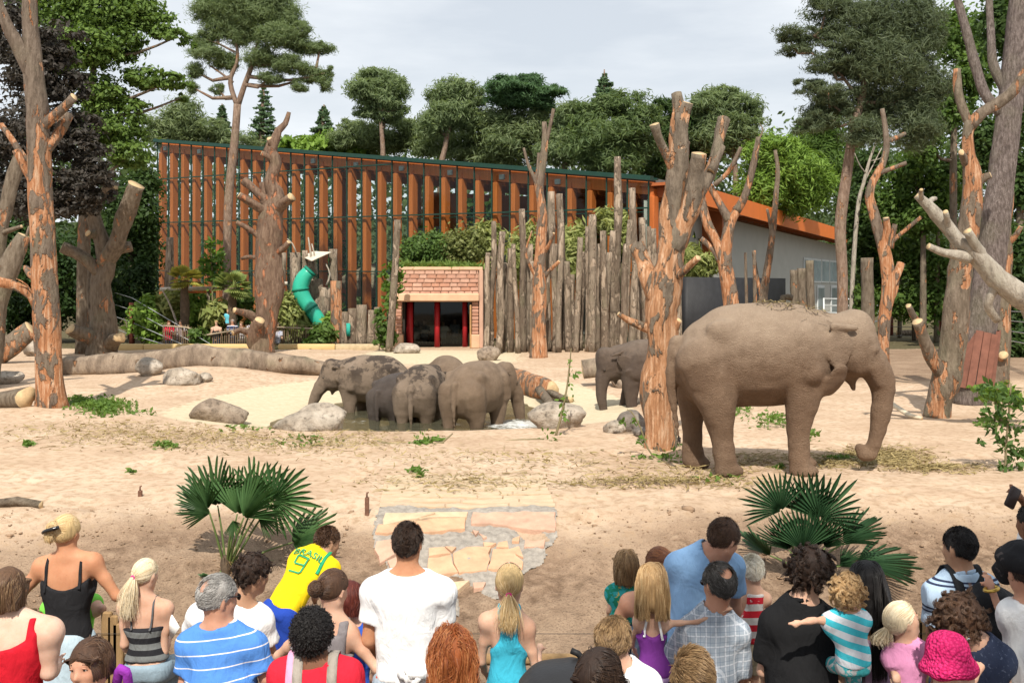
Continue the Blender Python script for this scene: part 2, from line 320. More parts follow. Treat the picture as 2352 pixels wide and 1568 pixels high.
r_ = np.random.default_rng(5); sp = [(230, 935, 70, 20, 1500, .10), (180, 925, 20, 12, 300, .1), (330, 950, 40, 10, 40, .08), (1930, 1052, 34, 5, 150, .05), (1790, 1075, 12, 5, 60, .04), (970, 1018, 25, 5, 60, .04), (1000, 1010, 15, 4, 40, .04),
    (380, 1025, 30, 8, 90, .07), (65, 1025, 12, 4, 60, .06), (300, 1085, 10, 3, 20, .05), (960, 1085, 22, 5, 60, .06), (965, 1098, 10, 3, 30, .05), (1500, 1050, 60, 4, 60, .05), (1700, 940, 30, 12, 120, .07), (1775, 965, 60, 20, 200, .07),
    (1850, 1000, 30, 14, 140, .07), (1660, 1100, 60, 10, 30, .05), (700, 1010, 80, 14, 90, .05), (560, 985, 60, 8, 40, .06), (2270, 975, 30, 6, 80, .07), (1530, 1028, 50, 5, 60, .04)]
P = []
for (px, py, rx, ry, n, hh) in sp:
    a = np.clip(r_.normal(0, .5, (n, 2)), -1.2, 1.2); x, y = on_ground(px + a[:, 0] * rx, py + a[:, 1] * ry); P.append(np.stack([x, y, zg(x, y) + .012 + r_.uniform(0, 1, n) * hh * np.exp(-(a ** 2).sum(1))], 1))
v, f, rd = leaves(np.vstack(P), .062, 6, 1.7, .5)
tag(mesh('leaf_litter', v, f, leafmat('litter_leaf', (.05, .10, .018), (.16, .26, .05)), attrs={'rnd': rd}), kind='stuff', label='green browse leaves scattered on the sand')
# clods on the earth bank
r_ = np.random.default_rng(9); n = 5500; cy = r_.uniform(8.6, 13.9, n); cx_ = r_.uniform(-.52, .52, n) * cy; okc = ~((np.abs(cx_ + .57) < 1.35) & (cy > 8)); cx_, cy = cx_[okc], cy[okc]
rv, rf = rock_mesh((1, 1, .55), 3, 1, .9); V, FF = [], []
for i in range(len(cx_)):
    s = float(np.exp(r_.normal(-4.75, .6))); a = r_.uniform(0, 6.28); M = np.array(((math.cos(a), -math.sin(a), 0), (math.sin(a), math.cos(a), 0), (0, 0, 1)))
    V.append(rv @ M.T * s * r_.uniform(.7, 1.4, 3) + np.array((cx_[i], cy[i], 0))); FF.append(rf + i * len(rv))
V = np.vstack(V); V[:, 2] += np.repeat(zg(cx_, cy) + .004, len(rv))
tag(mesh('dirt_clods', V, np.vstack(FF), simple('clod_soil', (.27, .18, .115), .95, .5, 3, 60, .5)), kind='stuff', label='crumbly brown soil clods on the bank')

# ---------------------------------------------------------------- paved path coming down the bank
CONC = simple('pale_mortar', (.315, .28, .24), .95, .35, 14, 50, .9, .02)
_BD = np.arange(8.0, 30, .02)
def bank_pt(px, py):                    # where the sight line meets the ground
    hit = np.nonzero(CAMH - (py - HY) * _BD / F < zg((px - CX) * _BD / F, _BD))[0]; d = _BD[hit[0]] if len(hit) else 30.
    return np.array(((px - CX) * d / F, d))
path_bed = [(868, 1165), (1276, 1162), (1284, 1196), (1270, 1250), (1250, 1290), (1205, 1325), (1180, 1352), (1130, 1400), (1085, 1425), (1000, 1400), (940, 1360), (880, 1310), (850, 1260), (855, 1200)]
def slab(poly, th, lift, seed=0, jag=.012):
    r_ = np.random.default_rng(seed); B = np.array([bank_pt(*p) for p in poly]); E = []
    for i in range(len(B)):
        a, b = B[i], B[(i + 1) % len(B)]; k = max(1, int(np.linalg.norm(b - a) / .12))
        for j in range(k): E.append(a + (b - a) * j / k + (r_.normal(0, jag, 2) if j else 0))
    E = np.array(E); c = E.mean(0); zt = zg(E[:, 0], E[:, 1]) + lift; A = np.c_[E - c, np.ones(len(E))]; co, *_ = np.linalg.lstsq(A, zt, rcond=None); zt2 = .45 * zt + .55 * (A @ co)
    n = len(E); inn = c + (E - c) * .985
    v = np.vstack([np.c_[inn, zt2], np.c_[E, zt2 - .008], np.c_[E, zt2 - th], [[c[0], c[1], co[2]]]])
    f = []
    for i in range(n):
        j = (i + 1) % n; f += [(i, j, n + j, n + i)[::-1], (n + i, n + j, 2 * n + j, 2 * n + i)[::-1], (3 * n, i, j)[::-1]]
    if np.cross(B[1] - B[0], B[2] - B[1]) > 0: f = [q[::-1] for q in f]
    return v, f
def bed(poly, lift):
    B = np.array([bank_pt(*p) for p in poly]); x0, y0 = B.min(0); x1, y1 = B.max(0); X, Y = np.meshgrid(np.arange(x0, x1, .022), np.arange(y0, y1, .022)); ins = np.zeros(X.shape, bool)
    Xn = X + .07 * vn2(X, Y, 7, 40) + .03 * vn2(X, Y, 25, 43); Yn = Y + .07 * vn2(X, Y, 6, 41) + .03 * vn2(X, Y, 28, 45); j = len(B) - 1
    for i in range(len(B)):
        xi, yi, xj, yj = *B[i], *B[j]; c = ((yi > Yn) != (yj > Yn)) & (Xn < (xj - xi) * (Yn - yi) / (yj - yi + 1e-9) + xi); ins ^= c; j = i
    Z = zg(X, Y) + lift + .006 * vn2(X, Y, 14, 42) + np.where(vn2(X, Y, 3.3, 44) > .42, -.03, 0); ii = np.arange(X.size).reshape(X.shape); f = np.stack([ii[:-1, :-1], ii[:-1, 1:], ii[1:, 1:], ii[1:, :-1]], -1).reshape(-1, 4); f = f[ins.ravel()[f].all(1)]
    return np.stack([X, Y, Z], -1).reshape(-1, 3), f
path = mesh('path', *bed(path_bed, .012), CONC); tag(path, kind='structure')
st_m = [simple('sandstone_' + n_, c_, .9, .22, 6, 60, .6, .012) for n_, c_ in (('peach', (.56, .335, .205)), ('pink', (.50, .31, .22)), ('cream', (.55, .40, .26)))]
stones = [([(885, 1185), (1000, 1185), (955, 1200), (880, 1212)], 2), ([(948, 1187), (1075, 1182), (1072, 1196), (965, 1200)], 2), ([(868, 1216), (945, 1205), (1070, 1198), (1068, 1222), (960, 1226), (862, 1232)], 0), ([(1086, 1182), (1276, 1185), (1275, 1224), (1180, 1220), (1100, 1212), (1082, 1210)], 1),
    ([(865, 1250), (905, 1248), (918, 1272), (872, 1302), (860, 1270)], 1), ([(890, 1296), (930, 1280), (932, 1312), (898, 1316)], 1), ([(985, 1266), (1020, 1264), (1035, 1277), (985, 1288)], 0), ([(1022, 1262), (1048, 1265), (1038, 1276)], 0), ([(984, 1291), (1036, 1280), (1052, 1322), (984, 1324)], 0),
    ([(1040, 1278), (1072, 1262), (1128, 1266), (1118, 1316), (1054, 1325)], 0), ([(1132, 1270), (1176, 1268), (1202, 1300), (1200, 1312), (1120, 1312)], 0), ([(1172, 1270), (1192, 1264), (1202, 1288), (1180, 1280)], 0), ([(1110, 1254), (1140, 1254), (1130, 1264), (1112, 1264)], 0), ([(1145, 1256), (1165, 1250), (1168, 1264), (1140, 1264)], 0),
    ([(1178, 1244), (1194, 1240), (1192, 1252), (1176, 1252)], 0), ([(1206, 1246), (1252, 1248), (1250, 1264), (1204, 1264)], 1), ([(1030, 1346), (1078, 1343), (1050, 1366), (1036, 1382)], 2), ([(1086, 1348), (1116, 1346), (1110, 1358), (1088, 1360)], 1), ([(1100, 1232), (1118, 1240), (1110, 1246)], 1), ([(1085, 1225), (1100, 1228), (1092, 1236)], 1)]
for i, (p, k) in enumerate(stones):
    v, f = slab(p, .06, .042, i); mesh('paving_stone', v, f, st_m[k], path, False)
for j, yy in enumerate(np.linspace(1094, 1158, 8)):          # sand covered treads at the top of the path
    y2 = yy + 7.2; xs_ = [884 - j * 2, 1012 + (j * 53) % 90, 1150 + (j * 37) % 60, 1277 - (7 - j) * 4]
    for q in range(3):
        v, f = slab([(xs_[q] + 1, yy), (xs_[q + 1] - 1.5, yy), (xs_[q + 1] - 1.5, y2), (xs_[q] + 1, y2)], .05, .018, 80 + j * 3 + q, .006); mesh('paving_stone', v, f, simple('sandy_stone', (.50, .38, .255), .9, .15, 5, 30, .3), path, False)
# ---------------------------------------------------------------- boulders, logs, stakes, twigs
def rock_at(px, py, d, r3, seed, m, label, rz=0, sink=.25, name='boulder', grp=None, sub=4, amp=.22):
    x, y = (px - CX) * d / F, d; v, f = rock_mesh(r3, seed, sub, amp); o = mesh(name, v, f, m); o.location = (x, y, zg1(x, y) + r3[2] * (1 - 2 * sink)); o.rotation_euler = (0, 0, rz)
    return tag(o, label, 'rock', grp)
def m_rock(name, c, c2):
    g = G(name); v = g.co(); n = g.noise(v, 2.2, 8, .65); n2 = g.noise(v, 9, 6, .7); col = g.ramp(n, (.3, tuple(np.array(c) * .5)), (.5, c), (.68, c2)); col = g.mix(g.ramp(n2, (.33, .8), (.45, 0.)), col, tuple(np.array(c) * .3)); return g.pr(col, .9, g.bump(g.math('ADD', n2, n), .9, .06), .2)
RK1 = m_rock('pale_granite', (.35, .295, .235), (.52, .45, .37)); RK2 = m_rock('brown_granite', (.26, .20, .15), (.38, .31, .24)); RK3 = m_rock('dark_granite', (.19, .16, .135), (.30, .26, .22))
rock_at(720, 985, 21.6, (.72, .5, .36), 11, RK1, 'pale grey boulder on the left pool rim with dark cracks', .2)
rock_at(1280, 985, 21.6, (.62, .45, .33), 12, RK1, 'flat topped pale boulder on the right rim of the pool', -.2)
rock_at(505, 948, 24.2, (.62, .5, .33), 13, RK2, 'dark brown ridged boulder half buried left of the pool', .3)
rock_at(345, 880, 31.5, (.45, .4, .35), 14, RK1, 'small sandy boulder in front of the long log, left one', .3)
rock_at(418, 897, 30, (.55, .4, .3), 15, RK1, 'low pale rock slab just right of the small sandy boulder', 0)
rock_at(472, 893, 30.5, (.2, .2, .16), 25, RK1, 'small pale stone at the end of the rock slab', 0)
rock_at(1410, 995, 20.8, (.25, .22, .16), 16, RK1, 'small pale rock under the walking elephant\'s trunk', .5)
rock_at(1452, 985, 20.9, (.32, .3, .26), 17, RK3, 'dark grey boulder left of the debarked forked trunk', .1)
rock_at(1475, 1010, 20.2, (.2, .18, .12), 27, RK3, 'low dark stone at the foot of the dark grey boulder', .1)
rock_at(1440, 890, 30.5, (.45, .4, .5), 18, RK2, 'brown boulder behind the walking elephant', .2)
rock_at(932, 806, 46, (.6, .45, .28), 19, RK1, 'rounded white boulder beside the brick doorway', .1)
rock_at(1122, 822, 42, (.5, .4, .36), 20, RK2, 'big tan boulder behind the backs of the bathing elephants', .5)
rock_at(1545, 940, 27, (.3, .25, .2), 22, RK2, 'small brown stone seen under the big elephant\'s tail', .1)
rock_at(100, 815, 44, (.8, .5, .5), 23, RK1, 'sandy rock half hidden behind the left barkless trunk', .1)
rock_at(12, 880, 32, (.5, .4, .3), 24, RK1, 'pale stone on the sand at the left picture edge', .1)
LOGM = barkmat('weathered_log', (.20, .15, .11), (.36, .28, .205), .12, (.28, .14, .07), (.40, .27, .17), .35, 1.)
BK1 = barkmat('grey_bark', (.155, .118, .085), (.255, .20, .15), .36)
BK2 = barkmat('peeled_bark', (.15, .112, .083), (.245, .19, .145), .56, (.40, .18, .085), (.57, .41, .28), ztop=4.5)
BK3 = barkmat('plain_bark', (.15, .115, .082), (.24, .195, .145), .2)
BK4 = barkmat('bare_wood', (.36, .31, .25), (.50, .45, .37), .12, (.40, .22, .11), (.5, .36, .24))
BK5 = barkmat('plated_pine_bark', (.16, .125, .11), (.33, .27, .245), 0, vs=2.2, bst=1.)
def pxp(pts, d): return np.array([[*W(p[0], p[1], d + (p[3] if len(p) > 3 else 0)), p[2] * (d + (p[3] if len(p) > 3 else 0)) / F] for p in pts])
def onlog(name, pts, lab, m=LOGM, seed=0, d_of=None, rough=.12, cat='log', seg=14, step=.3):
    P = []
    for (px, py, r_, *rest) in pts:           # py is the lower edge on the ground
        d = rest[0] if rest else GD(py); rr = r_ * d / F; x = (px - CX) * d / F; P.append((x, d, zg1(x, d) + rr * .8 + (rest[1] if len(rest) > 1 else 0), rr))
    P = np.array(P); o = P[0, :3].copy(); t = tubeobj(name, P, [m, CUT], None, seg, step, rough, seed, o); t.location = o; return tag(t, lab, cat)
onlog('fallen_log', [(120, 852, 21, 35), (260, 855, 22, 35), (330, 858, 23, 34.8), (400, 862, 25, 34.6), (455, 866, 29, 34.5), (490, 866, 25, 34.4), (560, 860, 25, 34.4), (640, 862, 26, 34.3), (700, 862, 22, 34.3), (765, 858, 18, 34.4)], 'long fallen bleached log lying across the sand left of the pool', seed=2)
onlog('fallen_log', [(1168, 842, 22, 33), (1205, 862, 24, 31.5), (1245, 880, 24, 30), (1268, 886, 20, 29.5)], 'broken reddish log lying right of the bathing elephants', BK2, 3)
onlog('fallen_branch', [(1240, 885, 11, 29.6, .15), (1262, 915, 12, 28, .0), (1275, 935, 11, 27.2, -.1)], 'short dark limb propped under the broken log', BK3, 4)
onlog('fallen_branch', [(1262, 890, 9, 29.4, .1), (1300, 922, 9, 28.4, -.02), (1312, 926, 8, 28.2)], 'mossy stick lying against the broken log', BK3, 5)
onlog('fallen_log', [(1338, 865, 20, 31, .25), (1370, 862, 22, 31, .25), (1410, 858, 22, 31, .25), (1470, 870, 20, 31, .2)], 'grey weathered log behind the walking elephant\'s head', LOGM, 6)
onlog('fallen_log', [(-40, 930, 18, 25), (20, 938, 22, 24.8), (62, 950, 26, 24.4)], 'hollow ended log poking in at the left edge', BK3, 7)
onlog('fallen_log', [(-10, 830, 24, 40), (35, 800, 22, 40, .5), (72, 780, 20, 40, 1.0)], 'leaning cut log with an orange streak at the left edge', BK1, 8)
onlog('fallen_branch', [(2036, 925, 4.5, 24.2, .28), (2060, 945, 6, 23.6, .14), (2090, 960, 6, 23.2, .02), (2118, 966, 4, 23)], 'pale curved tusk-like stick lying behind the elephant\'s trunk', simple('ivory_wood', (.55, .48, .36)), 9)
onlog('fallen_log', [(2060, 775, 7, 62), (2110, 774, 7, 62)], 'dark log lying in front of the far wire fence', BK3, 10)
onlog('fallen_log', [(-20, 1160, 9, 14.0), (40, 1162, 11, 14.0), (95, 1168, 9, 13.9)], 'half buried root wood on the bank at the left edge', BK3, 11)
def stick(pts, d, lab, m, cat='twig', name='twig', leavesat=None, seed=0, lm=('twig_leaf', (.05, .11, .02), (.17, .28, .05)), ls=.06, seg=6, grp=None):
    P = pxp(pts, d); o = P[0, :3].copy(); e = thing(name, o, lab, cat, grp); tubeobj('stem', P, m, e, seg, .12, .08, seed, o)
    if leavesat:
        r_ = np.random.default_rng(seed); Q = np.vstack([W(a, b, d) + r_.normal(0, s * d / F, (n, 3)) for a, b, s, n in leavesat]) - o; v, f, rd = leaves(Q, ls, seed, 1.7, .2); mesh('foliage', v, f, leafmat(*lm), e, attrs={'rnd': rd})
    return e
TW = simple('twig_bark', (.2, .165, .09), .9, .3)
stick([(1275, 1005, 3), (1290, 950, 3), (1302, 890, 2.4), (1308, 840, 2), (1312, 800, 1)], 20.3, 'thin sapling pole stuck upright in sand before the flat boulder', TW, 'sapling', 'sapling', [(1300, 915, 8, 14), (1295, 950, 9, 14), (1288, 935, 8, 8), (1305, 880, 5, 6), (1318, 855, 8, 10), (1310, 830, 4, 6)], 1)
stick([(866, 1012, 1.6), (900, 1019, 1.9), (960, 1022, 2.2), (1020, 1016, 2)], 19.4, 'forked green twig lying on the sand below the bathers', TW, leavesat=[(975, 1014, 10, 40)], seed=2)
stick([(1005, 1026, 1.8), (1025, 1008, 2), (1040, 995, 1.5)], 19.6, 'short bent twig end below the nearest bathing elephant', TW, seed=3)
stick([(1140, 1013, 1.8), (1190, 1010, 2.2), (1250, 1008, 2)], 19.8, 'bare twig lying beside the flat topped boulder', TW, leavesat=[(1255, 1008, 14, 26)], seed=4)
stick([(1510, 1058, 2.2), (1488, 1030, 2.2), (1470, 980, 2), (1450, 945, 1.6), (1440, 940, .8)], 17.9, 'leaning leafy branch left of the debarked trunk', TW, leavesat=[(1457, 965, 5, 10), (1475, 1010, 6, 12), (1430, 968, 6, 10)], seed=5)
stick([(1510, 1058, 2), (1560, 1066, 2), (1640, 1072, 1.5)], 17.4, 'leafy twig on the sand behind the elephant\'s hind feet', TW, leavesat=[(1540, 1060, 16, 50)], seed=15)
stick([(1740, 968, 1.4), (1790, 975, 1.6), (1850, 990, 1.4)], 21.6, 'browse twig on the sand under the elephant\'s belly', TW, leavesat=[(1770, 965, 20, 50), (1840, 990, 16, 30)], seed=6)
for (px, py, d, h, lab) in ((843, 1178, 13.5, .22, 'rusty iron stake with a ring beside the path top'), (322, 1188, 14.6, .09, 'tiny wooden peg in the bank above the left palm')):
    x = (px - CX) * d / F; z = zg1(x, d); e = thing('stake', (x, d, z), lab, 'stake'); v, f = bev(-.025, .025, -.025, .025, -.05, h, .006); mesh('post', v, f, simple('rusty_iron', (.16, .08, .05), .8, .4, 20), e, False); tubeobj('ring', [(0, 0, h, .012), (0, 0, h + .05, .012), (.02, 0, h + .06, .008)], simple('rusty_iron', (.2, .1, .06)), e, 6, .03)
# ---------------------------------------------------------------- glass hall with orange timber fins
ORG = simple('orange_timber', (.48, .128, .03), .6, .2, 2.5, 30, .15, stretch=(4, 4, .3)); ORD = simple('orange_panel', (.36, .10, .03), .65, .15, 1.5, 30, .1)
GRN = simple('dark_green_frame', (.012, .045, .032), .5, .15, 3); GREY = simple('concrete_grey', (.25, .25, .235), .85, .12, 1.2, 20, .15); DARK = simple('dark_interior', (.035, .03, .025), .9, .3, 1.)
def m_glass(name, tint, refl):
    g = G(name); ge = g.N('ShaderNodeNewGeometry'); f = g.N('ShaderNodeFresnel', {'IOR': 1.45}); fr = g.math('MULTIPLY', f.outputs[0], g.math('SUBTRACT', 1., ge.outputs['Backfacing'])); tr = g.N('ShaderNodeBsdfTransparent', {0: (*tint, 1)}); gl = g.N('ShaderNodeBsdfGlossy', {0: (.8, .85, .85, 1), 'Roughness': .03})
    return g.out(g.N('ShaderNodeMixShader', {0: g.math('MULTIPLY', fr, refl), 1: tr.outputs[0], 2: gl.outputs[0]}).outputs[0])
GLS = m_glass('tinted_glass', (.90, .94, .92), .55); GLD = m_glass('dark_glass', (.45, .5, .5), .9)
A = np.array(((362 - CX) * 76 / F, 76.)); B = np.array(((1490 - CX) * 54 / F, 54.))
ux = (B - A) / np.linalg.norm(B - A); LEN = np.linalg.norm(B - A); un = np.array((-ux[1], ux[0]))      # un points back, away from the camera
if un[1] < 0: un = -un
RZ = math.atan2(ux[1], ux[0])
def ztop(t): return 12.75 + (7.95 - 12.75) * t
def zm(k, t): return [3.9 - .45 * t, 7.17 - .55 * t, 10.16 - .6 * t][k]
hall = thing('glass_hall', (A[0], A[1], 0), 'long glass hall with orange timber fins and dark green mullions behind the palisade', 'building', rz=RZ)
def H(v): return v
NP = 33; ts = np.linspace(0, 1, NP)
for i, t in enumerate(ts):               # local frame: x along facade, y back
    x = t * LEN; zt = ztop(t)
    v, f = bev(x - .11 + .03, x + .19 + .03, .14, .62, 0, zt - .75, .02); mesh('fin', v, f, ORG, hall, False)
    v, f = bev(x - .028, x + .028, -.05, .05, 0, zt - .02, .01); mesh('mullion', v, f, GRN, hall, False)
    v, f = join([bar((x, .3, zt - .62), (x, 11, zt - .9), .2, .5)]); mesh('roof_beam', v, f, ORG, hall, False)
    if i % 3 == 0 and t < .62:
        v, f = bev(x - .14, x + .14, 10.5, 11.0, 0, zt - .9, .02); mesh('rear_fin', v, f, ORD, hall, False)
    if i < NP - 1 and i % 3 == 0:
        v, f = bev(x + .3, x + .62, .22, .40, zt - .62, zt - .34, .02); mesh('lamp', v, f, simple('grey_metal', (.3, .32, .33), .4), hall, False)
for k in range(3):
    tt = [t for t in np.linspace(0, 1, 40) if zm(k, t) < ztop(t) - .2]
    v, f = bar((tt[0] * LEN, -.02, zm(k, tt[0])), (tt[-1] * LEN, -.02, zm(k, tt[-1])), .09, .075); mesh('transom', v, f, GRN, hall, False)
    v, f = bar((0, .55, zm(k, 0) - .15), (tt[-1] * LEN, .55, zm(k, tt[-1]) - .15), .06, .05); mesh('tie_rod', v, f, GRN, hall, False)
v, f = join([bar((-.2, -.05, ztop(0) + .10), (LEN + .2, -.05, ztop(1) + .10), .36, .22), bar((-.2, .55, ztop(0) + .1), (LEN + .2, .55, ztop(1) + .1), .16, .10)]); mesh('roof_edge', v, f, GRN, hall, False)
v, f = bar((0, .42, ztop(0) - .36), (LEN, .42, ztop(1) - .36), .16, .62); mesh('fascia_beam', v, f, ORG, hall, False)
a = (0, .6, ztop(0) - .05); v = np.array([(0, .7, ztop(0) - .03), (LEN, .7, ztop(1) - .03), (LEN, 12, ztop(1) - .3), (0, 12, ztop(0) - .3)]); v = np.vstack([v, v + (0, 0, .2)]); bf = [(0, 1, 2, 3)[::-1], (4, 5, 6, 7), (0, 1, 5, 4), (2, 3, 7, 6), (1, 2, 6, 5), (0, 4, 7, 3)]
mesh('roof', v, bf, simple('roof_membrane', (.12, .13, .12), .7), hall, False)
v, f = join([box(-.05, .05, -.05, 12, 0, 0.2), bar((0, 4, 0), (0, 4, ztop(0) - .1), .1, .1), bar((0, 8, 0), (0, 8, ztop(0) - .2), .1, .1), bar((0, 12, 0), (0, 12, ztop(0) - .3), .12, .12), bar((0, 0, zm(1, 0)), (0, 12, zm(1, 0)), .1, .1), bar((0, 0, zm(2, 0)), (0, 12, zm(2, 0)), .1, .1)]); mesh('side_frame', v, f, GRN, hall, False)
# panes of glass, one per bay and tier
for i in range(NP - 1):
    t0, t1 = ts[i], ts[i + 1]; x0, x1 = t0 * LEN + .05, t1 * LEN - .05; lv = [0.05] + [zm(k, .5 * (t0 + t1)) for k in range(3)]; zt = ztop(.5 * (t0 + t1)) - .1; lv = [z for z in lv if z < zt - .3] + [zt]
    for a_, b_ in zip(lv[:-1], lv[1:]):
        v, f = box(x0, x1, -.015, .015, a_ + .06, b_ - .06); mesh('pane', v, f, GLS, hall, False)
# rooms behind the glass
x0 = LEN * .43
v, f = box(x0, LEN - .1, 9.0, 9.2, 0, 5.6); mesh('inner_wall', v, f, GREY, hall, False)
v = np.array([(x0, 8.7, 5.0), (LEN - .1, 8.7, 4.4), (LEN - .1, 8.7, ztop(1) - .6), (x0, 8.7, ztop(.43) - 1.6)]); v = np.vstack([v, v + (0, .2, 0)]); mesh('inner_panel', v, bf, ORD, hall, False)
for x_, w_, z0_, z1_ in ((x0 + 1.5, 2.2, 0, 6.6), (x0 + 6, 2.6, 0, 6.2), (x0 + 11, 3.2, 0, 5.8)):
    v, f = bev(x_, x_ + w_, 6.4, 6.8, z0_, z1_, .03); mesh('inner_panel', v, f, GREY, hall, False)
for x_, z_, w_ in ((LEN * .40, 3.4, 3.6), (LEN * .43, 4.3, 3.2), (LEN * .47, 2.6, 2.8), (LEN * .80, 6.3, 3), (LEN * .72, 5.8, 2.6)):
    v, f = bar((x_, 5.2, z_), (x_ + w_, 5.0, z_ - .1), .2, .3); mesh('platform_beam', v, f, simple('light_timber', (.42, .24, .1), .7), hall, False)
v, f = box(-.1, LEN + .1, .2, 12, -.3, .06); mesh('floor_slab', v, f, simple('hall_floor', (.12, .10, .07), .9), hall, False)
rr = np.random.default_rng(3)
rf_, rfi = rock_mesh((2.4, 1.4, 1.1), 71, 3, .2); o = mesh('indoor_rock', rf_ + np.array((LEN * .41, 4.5, 3.2)), rfi, RK2, hall)
P = []
for k in range(46):
    c = np.array((rr.uniform(1, LEN - 1), rr.uniform(2.5, 8.2), rr.uniform(.3, 5.2) if rr.random() < .75 else rr.uniform(4, 6.5))); c[2] = min(c[2], ztop(c[0] / LEN) - 2.2); P.append(c + rr.normal(0, (.5, .4, .6), (150, 3)))
for xx in (LEN * .69, LEN * .735, LEN * .82):
    P.append(np.stack([rr.normal(xx, .16, 420), rr.normal(.8, .15, 420), rr.uniform(2.5, 8.0, 420) * (ztop(xx / LEN) / 9.9)], 1))
v, f, rd = leaves(np.vstack(P), .24, 5, 1.8, .2); mesh('indoor_plants', v, f, leafmat('jungle_leaf', (.025, .06, .015), (.09, .17, .035)), hall, attrs={'rnd': rd})['kind'] = 'stuff'

# ---------------------------------------------------------------- grey wing with orange roof edge
A2 = np.array(((1492 - CX) * 54.5 / F, 54.5)); B2 = np.array(((1930 - CX) * 96 / F, 96.)); d2 = (B2 - A2); L2 = np.linalg.norm(d2); rz2 = math.atan2(d2[1], d2[0])
wing = thing('grey_wing', (A2[0], A2[1], 0), 'grey rendered side building under a wide orange roof edge with rafters', 'building', rz=rz2)
def zr(t): return 7.95 - .75 * t        # top of fascia
v = np.array([(0, 0, 0), (L2, 0, 0), (L2, 0, zr(1) - .9), (0, 0, zr(0) - .9)]); v = np.vstack([v, v + (0, .3, 0)]); mesh('wall', v, bf, simple('pale_render', (.43, .42, .385), .9, .08, .8, 30, .15), wing, False)
v, f = box(L2 - .3, L2, .3, 9, 0, zr(1) - .9); mesh('wall', v, f, simple('pale_render', (.43, .42, .385)), wing, False)
v = np.array([(-.4, -1.75, zr(0) - .95), (L2 + 1.4, -1.75, zr(1) - .95), (L2 + 1.4, -1.75, zr(1)), (-.4, -1.75, zr(0))]); v = np.vstack([v, v + (0, .12, 0)]); mesh('fascia', v, bf, simple('orange_fascia', (.68, .17, .03), .5, .08, 2), wing, False)
v = np.array([(-.4, -1.6, zr(0) - .08), (L2 + 1.3, -1.6, zr(1) - .08), (L2 + 1.3, 9, zr(1) - .3), (-.4, .4, zr(0) - .12)]); v = np.vstack([v, v + (0, 0, -.15)]); mesh('roof', v, bf, ORD, wing, False)
for x in np.linspace(.3, L2 + .8, 34):
    t = x / L2; v, f = bar((x, -1.6, zr(t) - .5), (x, -.02, zr(t) - .55), .22, .5); mesh('rafter', v, f, ORD, wing, False)
xs0 = L2 * .70
WHT = simple('white_frame', (.62, .63, .62), .5, .06, 2)
for k in range(5):
    xa = xs0 + k * 3.1; wnd = mesh('window', *bev(xa, xa + 2.9, -.09, -.01, 3.1, 5.0, .02), WHT, wing, False)
    for q in range(2): v, f = box(xa + .12 + q * 1.38, xa + 1.36 + q * 1.38, -.115, -.095, 3.25, 4.85); mesh('pane', v, f, simple('frosted_pane', (.36, .42, .45), .25, .3, .8), wnd, False)
for k, (xa, w_) in enumerate(((L2 * .80, 2.6), (L2 * .91, 3.0))):
    dr = mesh('door', *bev(xa, xa + w_, -.1, -.012, 0, 2.9, .02), WHT, wing, False); v, f = box(xa + .2, xa + w_ - .2, -.125, -.103, .3, 2.7); mesh('door_panel', v, f, simple('steel_sheet', (.33, .37, .38), .4, .3, .7, metal=.4), dr, False)
# black low retaining wall and white gate on the right
q0, q1 = W(1572, 640, 49), W(1796, 643, 56)
v, f = bar((q0[0], q0[1], 1.1), (q1[0], q1[1], 1.1), .4, 4.2); tag(mesh('black_wall', v, f, simple('black_boarding', (.02, .02, .022), .6, .3, 3)), 'low black boarded wall in front of the grey wing', 'wall')
gate = thing('steel_gate', (*W(1892, 700, 66)[:2], 0), 'white tubular steel gate beyond the big elephant\'s head', 'gate'); go = np.array(gate.location)
PALE = simple('galvanised', (.55, .57, .56), .4, .1, 4, metal=.3)
def gp(x, y, d=66): return W(x, y, d) - go
for a_, b_ in (((1892, 686), (2018, 688)), ((1892, 702), (2018, 702)), ((1892, 718), (2018, 720)), ((1892, 736), (2018, 738))): mesh('rail', *tube([(*gp(*a_), .045), (*gp(*b_), .045)], 6, 2)[:2], PALE, gate)
for x in (1892, 1954, 2018): mesh('upright', *tube([(*gp(x, 684), .06), (*gp(x, 770), .06)], 6, 2)[:2], PALE, gate)

# ---------------------------------------------------------------- brick doorway
DD = 50.0; D0 = W(905, 797, DD); door = thing('brick_doorway', (D0[0], DD, 0), 'reddish brick doorway with planted roof and red columns', 'doorway')
sc = DD / F
def dx(px): return (px - 905) * sc
def dz(py): return CAMH - (py - HY) * sc
BRK = [simple('brick_%s' % n_, c_, .9, .2, 3, 25, .4) for n_, c_ in (('rose', (.47, .26, .185)), ('clay', (.44, .225, .15)), ('salmon', (.52, .31, .225)))]
PINKM = simple('pink_render', (.52, .32, .23), .9, .12, 2, 20, .3); PEACH = simple('peach_lintel', (.60, .385, .245), .9, .14, 2.5, 20, .3)
v, f = box(dx(909), dx(1100), .10, .5, dz(692), dz(617)); mesh('wall_core', v, f, simple('brick_mortar', (.42, .27, .19)), door, False)
r_ = np.random.default_rng(6); zt, zb = dz(621), dz(688); nrow = 7; rh = (zt - zb) / nrow; bmesh_cache = []
for k in range(3):
    v, f = bev(-.5, .5, 0, .16, -.5, .5, .06); bmesh_cache.append(v)
